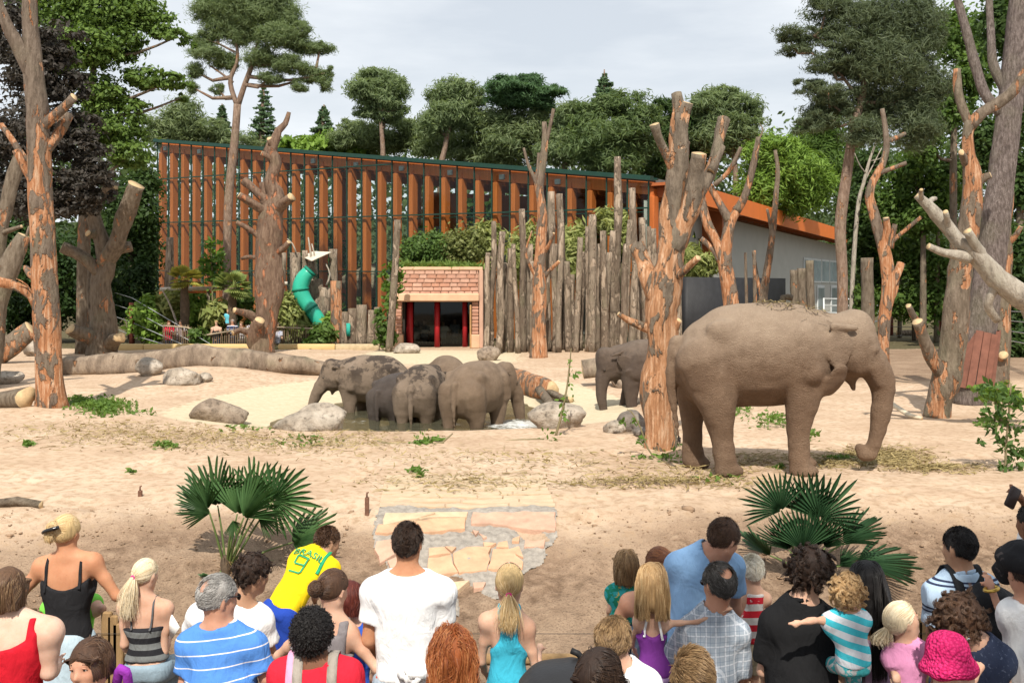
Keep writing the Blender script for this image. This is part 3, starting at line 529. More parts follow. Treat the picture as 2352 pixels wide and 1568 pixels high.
for j in range(nrow):
    x = dx(910) - (.22 if j % 2 else 0); x1 = dx(1099)
    while x < x1 - .05:
        bw = r_.uniform(.32, .5); a_, b_ = max(x, dx(910)), min(x + bw, x1)
        if b_ - a_ > .08:
            v, f = bev(a_ + .012, b_ - .012, .02 + r_.uniform(-.012, .012), .14, zt - (j + 1) * rh + .012, zt - j * rh - .012, .018); mesh('brick', v, f, BRK[r_.integers(3)] if j else BRK[2], door, False)
        x += bw
v, f = bev(dx(908), dx(1109), -.02, .5, dz(621) + .003, dz(613), .03); mesh('coping', v, f, PEACH, door, False)
v, f = bev(dx(905), dx(1101), -.22, .5, dz(692.5), dz(674), .05); lint = mesh('lintel', v, f, PEACH, door, False)
v, f = bev(dx(1100.5), dx(1110), -.05, .6, 0, dz(620), .03); mesh('side_pier', v, f, PINKM, door, False)
for (xa, xb) in ((908, 922), (1084, 1099)):
    n = 9; za, zb_ = dz(768), dz(693)
    for k in range(n):
        v, f = bev(dx(xa), dx(xb), .0, .4, za + (zb_ - za) * k / n + .01, za + (zb_ - za) * (k + 1) / n - .01, .02); mesh('brick', v, f, BRK[k % 2], door, False)
    v, f = bev(dx(xa - 3), dx(xb + 3), -.08, .45, 0, za - .003, .03); mesh('plinth', v, f, PEACH, door, False)
REDM = simple('red_column', (.33, .015, .02), .5, .15, 3)
for px, r__ in ((937, 8), (1001, 6.5), (1066, 6)):
    mesh('column', *tube([(dx(px), .9, 0, r__ * sc), (dx(px), .9, dz(690), r__ * sc)], 12, 1, .01)[:2], REDM, door)
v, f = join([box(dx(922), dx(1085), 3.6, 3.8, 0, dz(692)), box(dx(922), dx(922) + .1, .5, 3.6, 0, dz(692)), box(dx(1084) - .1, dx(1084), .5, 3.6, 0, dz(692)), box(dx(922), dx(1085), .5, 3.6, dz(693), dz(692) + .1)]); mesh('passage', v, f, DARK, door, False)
v, f = box(dx(924), dx(1083), 1.15, 1.18, .05, dz(694)); mesh('glass_screen', v, f, GLD, door, False)
v, f = bev(dx(1079), dx(1083), -.1, .3, 0, dz(700), .02); mesh('timber_post', v, f, simple('light_timber', (.45, .25, .1)), door, False)
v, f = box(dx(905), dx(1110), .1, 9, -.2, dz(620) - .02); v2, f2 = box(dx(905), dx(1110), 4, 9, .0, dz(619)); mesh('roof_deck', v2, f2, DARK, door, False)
v2, f2 = box(dx(905), dx(1110), .5, 4, dz(621), dz(619)); mesh('roof_soil', v2, f2, simple('roof_soil', (.1, .07, .04)), door, False)
# planting on the doorway roof
def bush(name, lobes, d, n, size, mname, cols, lab, cat='shrub', grp=None, seed=0, asp=1.6, up=.25, droop=0, dep=1., stems=True, base=None, trans=.35, kind=None):
    r_ = np.random.default_rng(seed); P, O = [], []; tot = sum(l[2] * (l[3] if len(l) > 3 else l[2]) for l in lobes)
    for l in lobes:
        x, y, rx = l[:3]; ry = l[3] if len(l) > 3 else rx; k = int(n * rx * ry / tot) + 4; dd = d + (l[4] if len(l) > 4 else r_.uniform(-.5, .5) * min(rx, 60) * d / F)
        c = W(x, y, dd); rr = np.array((rx, (rx + ry) * .5 * dep, ry)) * dd / F; m_ = max(3, k // 26); q = r_.normal(size=(m_, 3)); q /= np.linalg.norm(q, axis=1)[:, None]; q *= r_.uniform(.45, 1.0, (m_, 1)) ** .6
        i = r_.integers(0, m_, k); sp = .20 * (1 + .6 * r_.random((k, 1))); qq = q[i] + r_.normal(0, 1, (k, 3)) * sp * np.array((1, 1, .75)); P.append(c + qq * rr); O.append(qq / (np.linalg.norm(qq, axis=1)[:, None] + 1e-6))
    P, O = np.vstack(P), np.vstack(O); zlow = base if base is not None else None
    if base is not None: P[:, 2] = np.maximum(P[:, 2], zlow + .02)
    c0 = np.array((P[:, 0].mean(), P[:, 1].mean(), base if base is not None else P[:, 2].min())); v, f, rd = leaves(P - c0, size, seed, asp, up, O, droop=droop)
    if kind: o = mesh(name, v, f, leafmat(mname, *cols, trans=trans), attrs={'rnd': rd}); o.location = c0; return tag(o, lab, kind=kind)
    e = thing(name, c0, lab, cat, grp); mesh('foliage', v, f, leafmat(mname, *cols, trans=trans), e, attrs={'rnd': rd})
    if stems:
        for k in range(3):
            t_ = P[r_.integers(len(P))] - c0; tubeobj('stem', [(r_.uniform(-.2, .2), 0, 0, .03), (t_[0] * .5, t_[1] * .5, t_[2] * .5, .02), (t_[0] * .8, t_[1] * .8, t_[2] * .8, .01)], TW, e, 5, .3, .05)
    return e
GB1 = ((.05, .10, .02), (.20, .27, .06)); GB2 = ((.035, .075, .018), (.13, .21, .045)); GB3 = ((.12, .17, .04), (.40, .41, .15)); GBR = ((.10, .07, .03), (.25, .16, .07))
bush('roof_shrub', [(965, 575, 34, 34), (935, 590, 18, 22), (1000, 570, 38, 36), (955, 605, 40, 12)], 52, 6000, .11, 'shrub_leaf', GB2, 'dark green shrub on the left half of the doorway roof', seed=1, base=dz(620))
bush('roof_shrub', [(1045, 570, 36, 38), (1080, 565, 32, 40), (1040, 600, 40, 14)], 52.3, 5600, .11, 'shrub_leaf_olive', ((.07, .10, .025), (.25, .26, .09)), 'reddish tinged olive shrub on the right half of the doorway roof', seed=2, base=dz(620))
bush('roof_shrub', [(1105, 545, 20, 30), (1130, 560, 24, 40), (1125, 530, 18, 20)], 54, 1800, .15, 'bamboo_leaf', GB3, 'pale yellowish bamboo tuft beside the doorway roof shrubs', seed=3, asp=3, droop=.5)
bush('roof_grass', [(930, 612, 24, 6), (985, 612, 30, 6), (1040, 612, 30, 6), (1085, 613, 22, 5)], 50.4, 1500, .12, 'roof_grass', ((.09, .16, .03), (.25, .33, .09)), 'bright green grass fringe along the doorway roof', seed=4, asp=4, up=-.3, base=dz(620), kind='stuff')
stick([(905, 795, 1.6), (908, 700, 1.5), (903, 640, 1.2), (900, 605, .8)], 47.8, 'slender green sapling beside the leaning pole', TW, 'sapling', 'sapling', [(900, 610, 6, 50), (885, 630, 5, 40), (915, 640, 7, 60), (905, 670, 10, 80), (895, 700, 9, 80), (888, 655, 5, 40), (910, 620, 8, 40)], 21, ls=.16)
bush('ivy_clump', [(880, 745, 14, 26), (890, 775, 16, 20), (868, 720, 10, 14), (872, 785, 12, 10)], 47.6, 1100, .13, 'ivy_leaf', GB2, 'dark ivy clump at the foot of the short stakes', 'ivy', seed=5, base=0)
# ---------------------------------------------------------------- palisade of upright logs
PB = [barkmat('pole_bark_%d' % i, c1, c2, pk, (.34, .26, .19), (.50, .42, .33), .8, .9) for i, (c1, c2, pk) in enumerate((((.195, .148, .108), (.31, .245, .185), .45), ((.155, .115, .083), (.26, .205, .152), .40), ((.215, .17, .125), (.335, .27, .205), .46)))]
pal = [(1117, 580, 8, 1116, 4), (1137, 508, 9, 1127, -6), (1148, 640, 8, 1150, 2), (1158, 532, 8, 1145, 8), (1170, 570, 8, 1172, 0), (1163, 603, 9, 1155, -2), (1182, 560, 8, 1190, 3), (1199, 480, 10, 1203, -4), (1213, 560, 9, 1215, 2), (1228, 600, 9, 1222, 0), (1247, 520, 10, 1258, 2), (1262, 440, 9, 1252, -10), (1269, 560, 9, 1275, 4),
       (1281, 445, 9, 1292, -6), (1292, 505, 8, 1283, -4), (1300, 600, 9, 1306, -2), (1317, 630, 9, 1312, 4), (1331, 545, 9, 1322, 0), (1346, 520, 9, 1350, 2), (1336, 578, 9, 1332, -3), (1363, 493, 11, 1359, 0), (1375, 560, 8, 1372, 2), (1383, 530, 8, 1390, 2), (1398, 580, 9, 1385, -2), (1408, 530, 8, 1404, 3), (1420, 360, 9, 1416, -3), (1443, 505, 9, 1430, 2),
       (1452, 432, 9, 1470, 4), (1436, 560, 9, 1428, 2), (1466, 600, 9, 1448, 2), (1475, 500, 8, 1485, 0), (1488, 520, 7, 1500, 2), (1500, 525, 8, 1512, 0), (1513, 560, 8, 1525, 0), (1535, 540, 8, 1540, 0), (1556, 600, 8, 1560, 0)]
r_ = np.random.default_rng(12)
hts = ('stubby', 'short', 'medium', 'tall', 'very tall'); tone = ('brown', 'dark', 'pale')
for i, (xt, yt, r__, xb, ln) in enumerate(pal):
    d = 46 + (i * 37 % 11) * .16 + (1.2 if yt < 470 else 0); yb = HY + F * CAMH / d + 3; r__ *= r_.uniform(.78, 1.02); xt += r_.uniform(-5, 5); P = pxp([(xb, yb, r__ * 1.08), (xb * .66 + xt * .34 + ln * .5, yb + (yt - yb) * .34, r__), (xb * .3 + xt * .7 - ln * .4, yb + (yt - yb) * .7, r__ * .97), (xt, yt, r__ * .86)], d); o = P[0, :3].copy()
    lean = 'leaning right' if xt - xb > 7 else 'leaning left' if xt - xb < -7 else 'upright'; hh = hts[min(4, int((810 - yt) / 75))]
    t = tubeobj('palisade_log', P, [PB[i % 3], CUT], None, 9, .45, .08, i, o); t.location = o
    where = 'right of the brick doorway' if i < 7 else 'behind the slender dead tree' if i < 14 else 'in the middle of the palisade' if i < 22 else 'left of the debarked trunk' if i < 31 else 'showing past the debarked trunk'
    tag(t, '%s %s%s %s palisade log %s' % (hh, 'slim ' if r__ < 7.4 else 'stout ' if r__ > 8.6 else '', tone[i % 3], lean, where), 'palisade log', 'upright logs of the palisade wall')
for i, (xt, yt, r__, xb, yb, lab) in enumerate(((914, 505, 8, 893, 808, 'tall leaning pole left of the brick doorway'), (772, 645, 14, 772, 795, 'thick short orange-brown stake at the playground corner'), (792, 716, 10, 790, 795, 'shortest of the cut stakes left of the doorway'), (809, 708, 10, 808, 795, 'short stake with a green ribbon beside the doorway'), (831, 700, 12, 829, 795, 'thick cut stake next to the ivy'), (853, 712, 9, 850, 795, 'stake half covered by ivy'), (866, 705, 8, 868, 795, 'thin stake behind the ivy'))):
    d = GD(yb); P = pxp([(xb, yb + 3, r__ * 1.1), ((xb + xt) / 2 + 1, (yb + yt) / 2, r__), (xt, yt, r__ * .9)], d); o = P[0, :3].copy(); t = tubeobj('cut_pole', P, [PB[(i + 1) % 3] if i != 1 else BK2, CUT], None, 10, .4, .08, 50 + i, o); t.location = o; tag(t, lab, 'pole')
v, f = box(-.09, .09, -.02, .02, -.3, .3); t = mesh('ribbon', v, f, simple('teal_cloth', (.03, .35, .27))); t.location = W(800, 757, GD(795) - .3); tag(t, 'small teal ribbon tied between the cut stakes', 'ribbon')
BMB = [bush('bamboo', l, 49.5 + k, n * 2, .11, 'bamboo_leaf', GB3, lab, 'bamboo', seed=30 + k, asp=3.6, droop=.4, base=0) for k, (l, n, lab) in enumerate((([(1185, 600, 18, 60), (1215, 560, 14, 50)], 1100, 'pale bamboo behind the first palisade logs'), ([(1320, 560, 22, 50), (1310, 600, 20, 60)], 1200, 'bamboo clump behind the middle of the palisade'), ([(1400, 510, 26, 30), (1425, 530, 20, 40)], 900, 'bamboo tuft above the palisade beside the tallest log'), ([(1580, 600, 30, 40), (1610, 605, 36, 26)], 1300, 'bamboo on the bank above the black wall')))]

# ---------------------------------------------------------------- playground and planting on the left
TIMB = simple('new_timber', (.56, .40, .18), .7, .12, 3, 30, .2, stretch=(.3, 3, 3))
kd = 49.0
for i, (x0_, x1_, lab) in enumerate(((262, 330, 'first yellow timber kerb beam right of the cut root tree'), (331, 600, 'long yellow timber kerb beam before the planting'), (640, 770, 'yellow timber kerb beam below the picket fence'), (771, 872, 'last sandy kerb beam left of the doorway pole'))):
    a_, b_ = W(x0_, 803, kd), W(x1_, 803, kd); v, f = bev(0, b_[0] - a_[0], -.12, .12, -.1, .24, .03); t = mesh('kerb_beam', v, f, TIMB if i < 3 else simple('sandy_timber', (.46, .36, .22))); t.location = (a_[0], kd, 0); tag(t, lab, 'beam')
# picket fence (pieces a few pixels wide: joined per panel)
PK = simple('chestnut_paling', (.20, .14, .085), .9, .3, 4)
fen = thing('picket_fence', (*W(620, 790, 51)[:2], 0), 'low rustic chestnut paling fence in front of the far visitors', 'fence'); fo = np.array(fen.location); r_ = np.random.default_rng(4)
fl = [(375, 748, 50.5), (430, 752, 50.2), (470, 770, 50.6), (520, 762, 51), (600, 750, 51), (650, 752, 51.4), (760, 757, 51)]
parts, n_ = [], 0
for (xa, ya, da), (xb, yb, db) in zip(fl[:-1], fl[1:]):
    k = int((xb - xa) / 4.2)
    for q in range(k):
        s = q / k; p = W(xa + (xb - xa) * s, ya + (yb - ya) * s - 6 + r_.uniform(-4, 4), da + (db - da) * s); pk = mesh('picket', *bar((p[0] - fo[0], p[1] - fo[1], 0), (p[0] - fo[0] + r_.uniform(-.03, .03), p[1] - fo[1], p[2]), .045, .03), PK, fen, False)
    mesh('rail', *tube([(*(W(xa, ya, da - .08) - fo), .04), (*(W(xb, yb, db - .08) - fo), .04)], 6, 1)[:2], simple('tan_rail', (.33, .26, .18)), fen)
# wire fences
RP = simple('red_brown_post', (.19, .055, .035), .7, .25, 3); WIR = simple('steel_wire', (.45, .46, .46), .4, .05, metal=.5)
def wirefence(posts, lines, lab, rw=.018, pr=.14, pm=RP):
    e = thing('wire_fence', (*W(posts[0][0], posts[0][2], posts[0][3])[:2], 0), lab, 'fence'); eo = np.array(e.location)
    for (x, y0, y1, d, *rest) in posts: mesh('post', *tube([(*(W(x, y1, d) - eo), pr), (*(W(x, y0, d) - eo), pr * .95)], 10, 1, .02)[:2], pm, e)
    for ln in lines: mesh('wire', *tube([(*(W(x, y, d) - eo), rw) for x, y, d in ln], 5, 4, 0)[:2], WIR, e)
    return e
wirefence([(303, 695, 790, 52), (187, 660, 775, 58), (50, 660, 770, 58)], [[(-60, y, 58), (187, y + 2, 58), (303, y + 22 + k * 4, 52), (380 + 60 * (4 - k) / 2, 800 + (k == 0) * 0, 49.6)] for k, y in enumerate((662, 686, 710, 735))] , 'steel wire fence with reddish posts at the left forest edge')
wirefence([(2110, 690, 775, 58), (2163, 690, 775, 58), (2046, 690, 770, 60)], [[(2040, y, 60), (2163, y + 3, 58), (2260, y + 4, 46), (2420, y + 6 + k * 6, 32)] for k, y in enumerate((690, 708, 728, 750, 770))], 'steel wire fence with red-brown posts in front of the right forest')
# green tube slide and log tower
GS = simple('green_slide_plastic', (.03, .40, .27), .35, .08, 2, 20, .05, spec=.5)
sl_ = thing('tube_slide', W(730, 790, 53) * (1, 1, 0), 'turquoise green tube slide curling down from the log tower', 'slide'); sO = np.array(sl_.location)
P = resample(pxp([(712, 622, 15), (697, 640, 18), (690, 665, 19), (700, 690, 18), (718, 715, 17), (738, 745, 16), (752, 768, 14)], 53), .12); P[:, :3] -= sO
for k in range(0, len(P) - 1, 9): mesh('tube_section', *tube(P[k:k + 11], 14, .1, .0, capr=0)[:2], GS, sl_); q = P[min(k, len(P) - 1)]; nx = P[min(k + 1, len(P) - 1)]; t_ = (nx - q)[:3] / np.linalg.norm((nx - q)[:3]) * .05; mesh('flange', *tube([(*(q[:3] - t_), q[3] * 1.08), (*(q[:3] + t_), q[3] * 1.08)], 14, .05, 0)[:2], simple('green_flange', (.01, .2, .13)), sl_)
tw = thing('log_tower', W(735, 795, 54) * (1, 1, 0), 'climbing tower of upright logs with a pale sail behind the green slide', 'tower'); tO = np.array(tw.location)
for k, (xt, yt, xb, r__) in enumerate(((678, 580, 682, 13), (715, 600, 716, 10), (728, 640, 728, 14), (748, 660, 735, 15), (765, 572, 768, 9), (700, 575, 704, 7))): 
    q = pxp([(xb, 795, r__ * 1.1), ((xb + xt) / 2, (795 + yt) / 2, r__), (xt, yt, r__ * .95)], 54); q[:, :3] -= tO; mesh('upright_log', *tube(q, 9, .5, .08, k)[:2], PB[2], tw)
for k, pts in enumerate(([(716, 600, 3), (712, 570, 2.5), (708, 545, 1.5)], [(728, 630, 3), (722, 585, 2), (716, 560, 1.4)], [(750, 655, 2.5), (758, 630, 2), (748, 605, 1.5)], [(680, 580, 2), (672, 560, 1.5), (660, 548, 1)])): q = pxp(pts, 53.6); q[:, :3] -= tO; mesh('bare_branch', *tube(q, 6, .3, .05, k)[:2], BK4, tw)
v = np.array([W(693, 590, 54.4), W(716, 600, 52.6), W(760, 580, 53.5), W(720, 578, 55)]) - tO; v = np.vstack([v, v + (0, 0, .03)]); mesh('sail', v, bf, simple('canvas_sail', (.58, .52, .42)), tw, False)
for k, (xa, ya, xb, yb, d, lab) in enumerate(((368, 664, 498, 662, 52.5, 'pale horizontal bridge log above the left planting'), (590, 648, 660, 651, 52.5, 'short pale bridge log behind the stub trunk'))):
    p0 = W(xa, ya, d); p1 = W(xb, yb, d); e = thing('bridge_log', p0 * (1, 1, 0), lab, 'log'); mesh('beam', *tube([(0, 0, p0[2], .09), (*(p1 - p0 * (1, 1, 0)), .09)], 8, 1)[:2], simple('pale_rail', (.5, .44, .36)), e); v, f = bar((.6, .1, p0[2] - .16), (p1[0] - p0[0] - .1, .1, p1[2] - .16), .06, .1); mesh('board', v, f, ORG, e, False)
    for q in (.15, .85): mesh('leg', *tube([((p1 - p0)[0] * q, 0, 0, .07), ((p1 - p0)[0] * q, 0, p0[2], .07)], 6, 1)[:2], PB[1], e)
for k, (x, yt, yb, r__, lab) in enumerate(((388, 545, 740, 10, 'pale upright pole before the left end of the glass hall'), (596, 600, 770, 8, 'dark slim pole behind the stub trunk'), (648, 580, 790, 9, 'grey pole just right of the stub trunk'))):
    d = 54.5; P = pxp([(x - 2, yb + 60, r__ * 1.1), (x, (yt + yb) / 2, r__), (x + 2, yt, r__ * .9)], d); o = P[0, :3].copy(); t = tubeobj('cut_pole', P, [PB[k % 3], CUT], None, 9, .5, .08, 90 + k, o); t.location = o; tag(t, lab, 'pole')
def fan_palm(px, yt, yb, rad, d, lab, c, seed):
    o = W(px, yb, d) * (1, 1, 0); e = thing('fan_palm', o, lab, 'palm'); top = W(px + 1, yt, d) - o; tubeobj('trunk', [(0, 0, 0, .22), (0, 0, top[2] * .5, .2), (*top, .17)], simple('palm_fibre', (.10, .07, .045), .95, .4, 8, 30, .9), e, 9, .2, .14, seed); r_ = np.random.default_rng(seed)
    lm = leafmat('palm_' + str(seed), *c, trans=.25)
    for k in range(30):
        az, el = r_.uniform(0, 6.28), r_.uniform(-.5, 1.25); R_ = rad * d / F; dr = np.array((math.cos(az) * math.cos(el), math.sin(az) * math.cos(el), math.sin(el))); hub = top + dr * R_ * .5; V, Fc, rd = [], [], []
        s = np.cross(dr, (0, 0, 1.)); s /= np.linalg.norm(s) + 1e-6; n = np.cross(s, dr)
        for j in range(15):
            a = (j - 7) / 7 * 1.5; u = dr * math.cos(a) + s * math.sin(a); l = R_ * .62 * (.8 + .2 * math.cos(a)); p = np.cross(n, u) * .06; V += [hub, hub + u * l * .5 + p * 1.2, hub + u * l - n * l * .12 + (0, 0, -.12 * l), hub + u * l * .5 - p * 1.2]; b = len(V) - 4; Fc.append((b, b + 1, b + 2, b + 3)); rd += [r_.random()] * 4
        V += [top, top + s * .03, hub + s * .02, hub - s * .02]; b = len(V) - 4; Fc.append((b, b + 1, b + 2, b + 3)); rd += [.5] * 4; mesh('frond', np.array(V), Fc, lm, e, False, attrs={'rnd': np.array(rd)})
fan_palm(424, 645, 795, 42, 51.5, 'yellowish fan palm with a dark trunk before the glass hall', ((.24, .26, .05), (.52, .46, .11)), 3)
fan_palm(533, 660, 795, 44, 51.5, 'greener fan palm at the foot of the tall pine', ((.10, .16, .05), (.33, .37, .11)), 5)
k = 0
for lobes, n, c, lab, asp in (([(330, 735, 34, 40), (350, 770, 26, 20), (335, 700, 20, 20)], 2200, 'A', 'bright leafy shrub right of the first reddish fence post', 1.6), ([(385, 715, 26, 36), (400, 690, 22, 20)], 1500, 'C', 'feathery bamboo behind the visitor in red', 3.4), ([(450, 700, 30, 30), (430, 720, 24, 30), (470, 730, 26, 40)], 2200, 'A', 'leafy shrub behind the man in the grey shirt', 1.6), ([(455, 775, 18, 26), (460, 795, 22, 14)], 700, 'B', 'low dark bush in front of the picket fence', 1.6),
        ([(505, 720, 26, 30), (490, 760, 20, 26)], 1300, 'C', 'pale grassy bamboo beside the visitor in the black top', 3.4), ([(560, 700, 20, 30), (580, 740, 18, 24)], 900, 'B', 'dark shrub behind the striped visitors', 1.6), ([(655, 705, 18, 34), (672, 730, 20, 36), (690, 750, 22, 30)], 1800, 'C', 'tall bamboo between the stub trunk and the slide', 3.4), ([(740, 770, 26, 24), (725, 785, 24, 12)], 1200, 'B', 'dark bush over the slide exit', 1.8), ([(755, 745, 14, 24)], 500, 'A', 'light bush beside the orange-brown stake', 1.8), ([(600, 775, 14, 14)], 300, 'B', 'small weed bush at the picket fence', 1.8)):
    k += 1; bush('garden_shrub', lobes, 51.9 + (k % 4) * .35 if k not in (4, 8, 10) else 50.1, n, .17, {'A': 'shrub_fresh', 'B': 'shrub_leaf', 'C': 'bamboo_leaf'}[c], {'A': ((.08, .16, .025), (.27, .40, .07)), 'B': GB2, 'C': GB3}[c], lab, 'shrub', seed=60 + k, asp=asp, droop=.3 if c == 'C' else 0, base=0)
straw('far_grass', [(560, 790, 90, 8, 900), (700, 792, 60, 8, 600), (450, 792, 80, 6, 500)], 'fringe of pale grass behind the timber kerb', 'kerb_grass', ((.12, .15, .05), (.36, .38, .17)), .4, .02, 8)
stick([(487, 770, 2), (488, 680, 2), (486, 600, 1.5), (482, 555, .8)], 52.2, 'tall thin young tree with sparse leaves left of the tall pine', TW, 'sapling', 'sapling', [(485, 560, 8, 40), (475, 600, 9, 50), (497, 590, 9, 50), (470, 625, 10, 50), (498, 640, 12, 60), (505, 610, 8, 40)], 31, ls=.2)
stick([(408, 748, 2.4), (398, 720, 2.4), (386, 690, 2), (372, 665, 1.5)], 51.4, 'bare leaning stick above the visitor in red', BK4, 'stick', 'stick', seed=32)
# ---------------------------------------------------------------- stub trees (limbless trunks)
def stub(name, d, trunk, branches, lab, m, seed=0, cat='dead tree', step=.22, seg=16, rough=.07, flare=1.12, grp=None):
    T = [list(p) for p in trunk]; T[0][2] *= flare
    x0, y0 = T[0][0], T[0][1]; P = pxp(T, d); o = np.array((P[0, 0], d, zg1(P[0, 0], d) - .05)); P[0, 2] = min(P[0, 2], o[2] - .05); e = thing(name, o, lab, cat, grp)
    tubeobj('trunk', P, [m, CUT], e, seg, step, rough, seed, o)
    r_ = np.random.default_rng(seed + 500)
    for k, b in enumerate(branches):
        b = [list(q) for q in b]; yaw = b[0][3] if len(b[0]) > 3 else r_.uniform(-.5, .5); n = len(b); b = [[q[0], q[1], q[2], yaw * (i / max(1, n - 1))] for i, q in enumerate(b)]
        tubeobj('branch', pxp(b, d), [m, CUT], e, max(8, seg - 4), step * .7, rough * 1.2, seed * 7 + k, o)
        if b[0][2] > 7:                    # knobbly collar where limbs were sawn
            q = W(b[0][0] * .6 + b[1][0] * .4, b[0][1] * .6 + b[1][1] * .4, d)
    return e
stub('stub_tree', 24.6, [(122, 946, 35), (116, 880, 33), (112, 800, 32), (108, 720, 31), (103, 640, 30), (98, 540, 28), (92, 450, 26), (88, 350, 25), (84, 250, 24), (76, 160, 22), (70, 80, 19), (68, 0, 17), (64, -70, 15)],
    [[(78, 190, 17, -.4), (50, 120, 17), (22, 70, 15), (0, 20, 13), (-20, -40, 11)], [(92, 295, 13, -.3), (120, 270, 12), (145, 248, 11), (170, 222, 10)], [(96, 355, 13, .3), (122, 325, 12), (142, 292, 13), (155, 262, 13)], [(82, 430, 10, -.2), (60, 390, 9), (36, 344, 8)], [(80, 400, 8, .2), (50, 355, 7), (22, 312, 6), (2, 286, 6)], [(90, 720, 9, -.3), (72, 680, 9), (38, 658, 10), (-10, 646, 11)], [(86, 740, 3, -.4), (80, 690, 2.4), (62, 655, 2), (38, 640, 1.2)], [(88, 640, 12), (70, 630, 9), (60, 615, 7)]],
    'tall barkless orange-streaked trunk standing at the left of the enclosure', BK2, 1)
stub('stub_tree', 31, [(-30, 640, 20), (-5, 560, 19), (14, 480, 18), (32, 400, 16), (46, 360, 13)], [[(-5, 540, 8), (20, 530, 6), (50, 520, 4)]], 'grey leaning trunk at the left picture edge, upper one', BK3, 2)
stub('stub_tree', 30, [(-40, 760, 30), (-10, 690, 27), (20, 620, 24), (42, 570, 20), (56, 540, 14)], [[(40, 575, 6), (58, 550, 4), (66, 520, 2)]], 'thick mossy leaning trunk at the left picture edge, lower one', BK3, 3)
stub('stub_tree', 44, [(232, 808, 32), (236, 760, 28), (234, 700, 24), (232, 650, 21), (244, 605, 21), (236, 560, 18), (222, 520, 17), (210, 480, 17), (200, 440, 14)],
    [[(240, 610, 18, -.8), (262, 570, 18), (280, 520, 18), (296, 465, 19), (312, 424, 19)], [(228, 625, 14, -.6), (200, 598, 14), (172, 580, 13), (142, 566, 12)], [(250, 580, 12, .4), (275, 572, 12), (303, 566, 10)], [(212, 490, 14), (228, 455, 11), (244, 438, 10), (264, 426, 10)], [(205, 470, 14, .3), (192, 430, 13), (182, 400, 13), (176, 385, 12)], [(198, 450, 11, -.9), (165, 432, 12), (195, 412, 9), (243, 380, 8)], [(150, 480, 13, .2), (150, 440, 13), (160, 415, 12), (140, 395, 11)], [(228, 530, 10), (214, 538, 9), (202, 535, 8)],
     [(236, 790, 22, -1), (205, 772, 19), (180, 765, 15), (162, 755, 12)], [(248, 795, 18, -.8), (262, 780, 16), (276, 775, 13)], [(220, 760, 8, .8), (205, 690, 6), (206, 620, 5)]],
    'squat grey root-buttressed stub tree with fat sawn limbs at the forest edge', BK3, 4, rough=.1)
stub('stub_tree', 46.5, [(602, 812, 29), (604, 780, 28), (612, 730, 25), (616, 680, 29), (618, 640, 31), (617, 590, 29), (619, 540, 28), (622, 490, 25), (634, 450, 19), (624, 415, 14), (634, 375, 13), (622, 345, 14), (634, 318, 11), (640, 300, 9), (656, 284, 7), (664, 258, 5)],
    [[(622, 490, 12, -.5), (598, 478, 10), (570, 462, 9), (548, 448, 8)], [(620, 465, 12, .2), (598, 448, 10), (578, 430, 9), (560, 414, 9)], [(626, 490, 14, -.5), (640, 478, 13), (655, 464, 12), (670, 452, 11)], [(606, 470, 8, .1), (604, 440, 7), (602, 420, 7)], [(608, 555, 8, -.3), (585, 535, 7), (562, 520, 6), (543, 510, 6)], [(628, 365, 9, -.2), (615, 358, 8), (600, 352, 7)], [(632, 340, 8, -.3), (622, 328, 7), (618, 318, 6)], [(634, 580, 9, -.3), (652, 570, 8), (664, 556, 6)], [(592, 592, 6), (570, 590, 5), (556, 594, 4)], [(600, 745, 10, -.8), (575, 722, 9), (552, 716, 7), (538, 712, 6)], [(604, 770, 9, -.7), (575, 765, 8), (552, 758, 7), (535, 765, 6)], [(600, 800, 20, -.9), (586, 780, 20), (590, 755, 15), (598, 735, 10)], [(606, 650, 8), (590, 640, 4), (583, 628, 2)]],
    'brown knobbly stub tree standing before the glass hall', barkmat('brown_bark', (.15, .095, .066), (.26, .18, .125), .25, (.36, .14, .07), (.5, .3, .18), .8), 5, rough=.1)
stub('stub_tree', 43.5, [(1238, 822, 19), (1238, 760, 18), (1240, 690, 17), (1240, 620, 15), (1243, 550, 13), (1246, 490, 12), (1240, 440, 9), (1243, 400, 9), (1250, 350, 8), (1252, 310, 7), (1250, 280, 5)],
    [[(1240, 440, 6, .2), (1228, 410, 5), (1214, 380, 4), (1203, 340, 3)], [(1243, 470, 7, .2), (1232, 420, 6), (1236, 385, 5), (1238, 352, 5)], [(1254, 330, 5), (1264, 290, 4), (1272, 250, 3.5)], [(1236, 640, 6, -.5), (1222, 620, 4), (1208, 580, 3), (1222, 530, 2)], [(1248, 640, 6, -.5), (1262, 622, 5), (1285, 600, 4)], [(1250, 580, 6, -.5), (1262, 560, 4), (1272, 535, 3)]],
    'slender debarked dead tree with a forked top before the palisade', BK2, 6, seg=12)
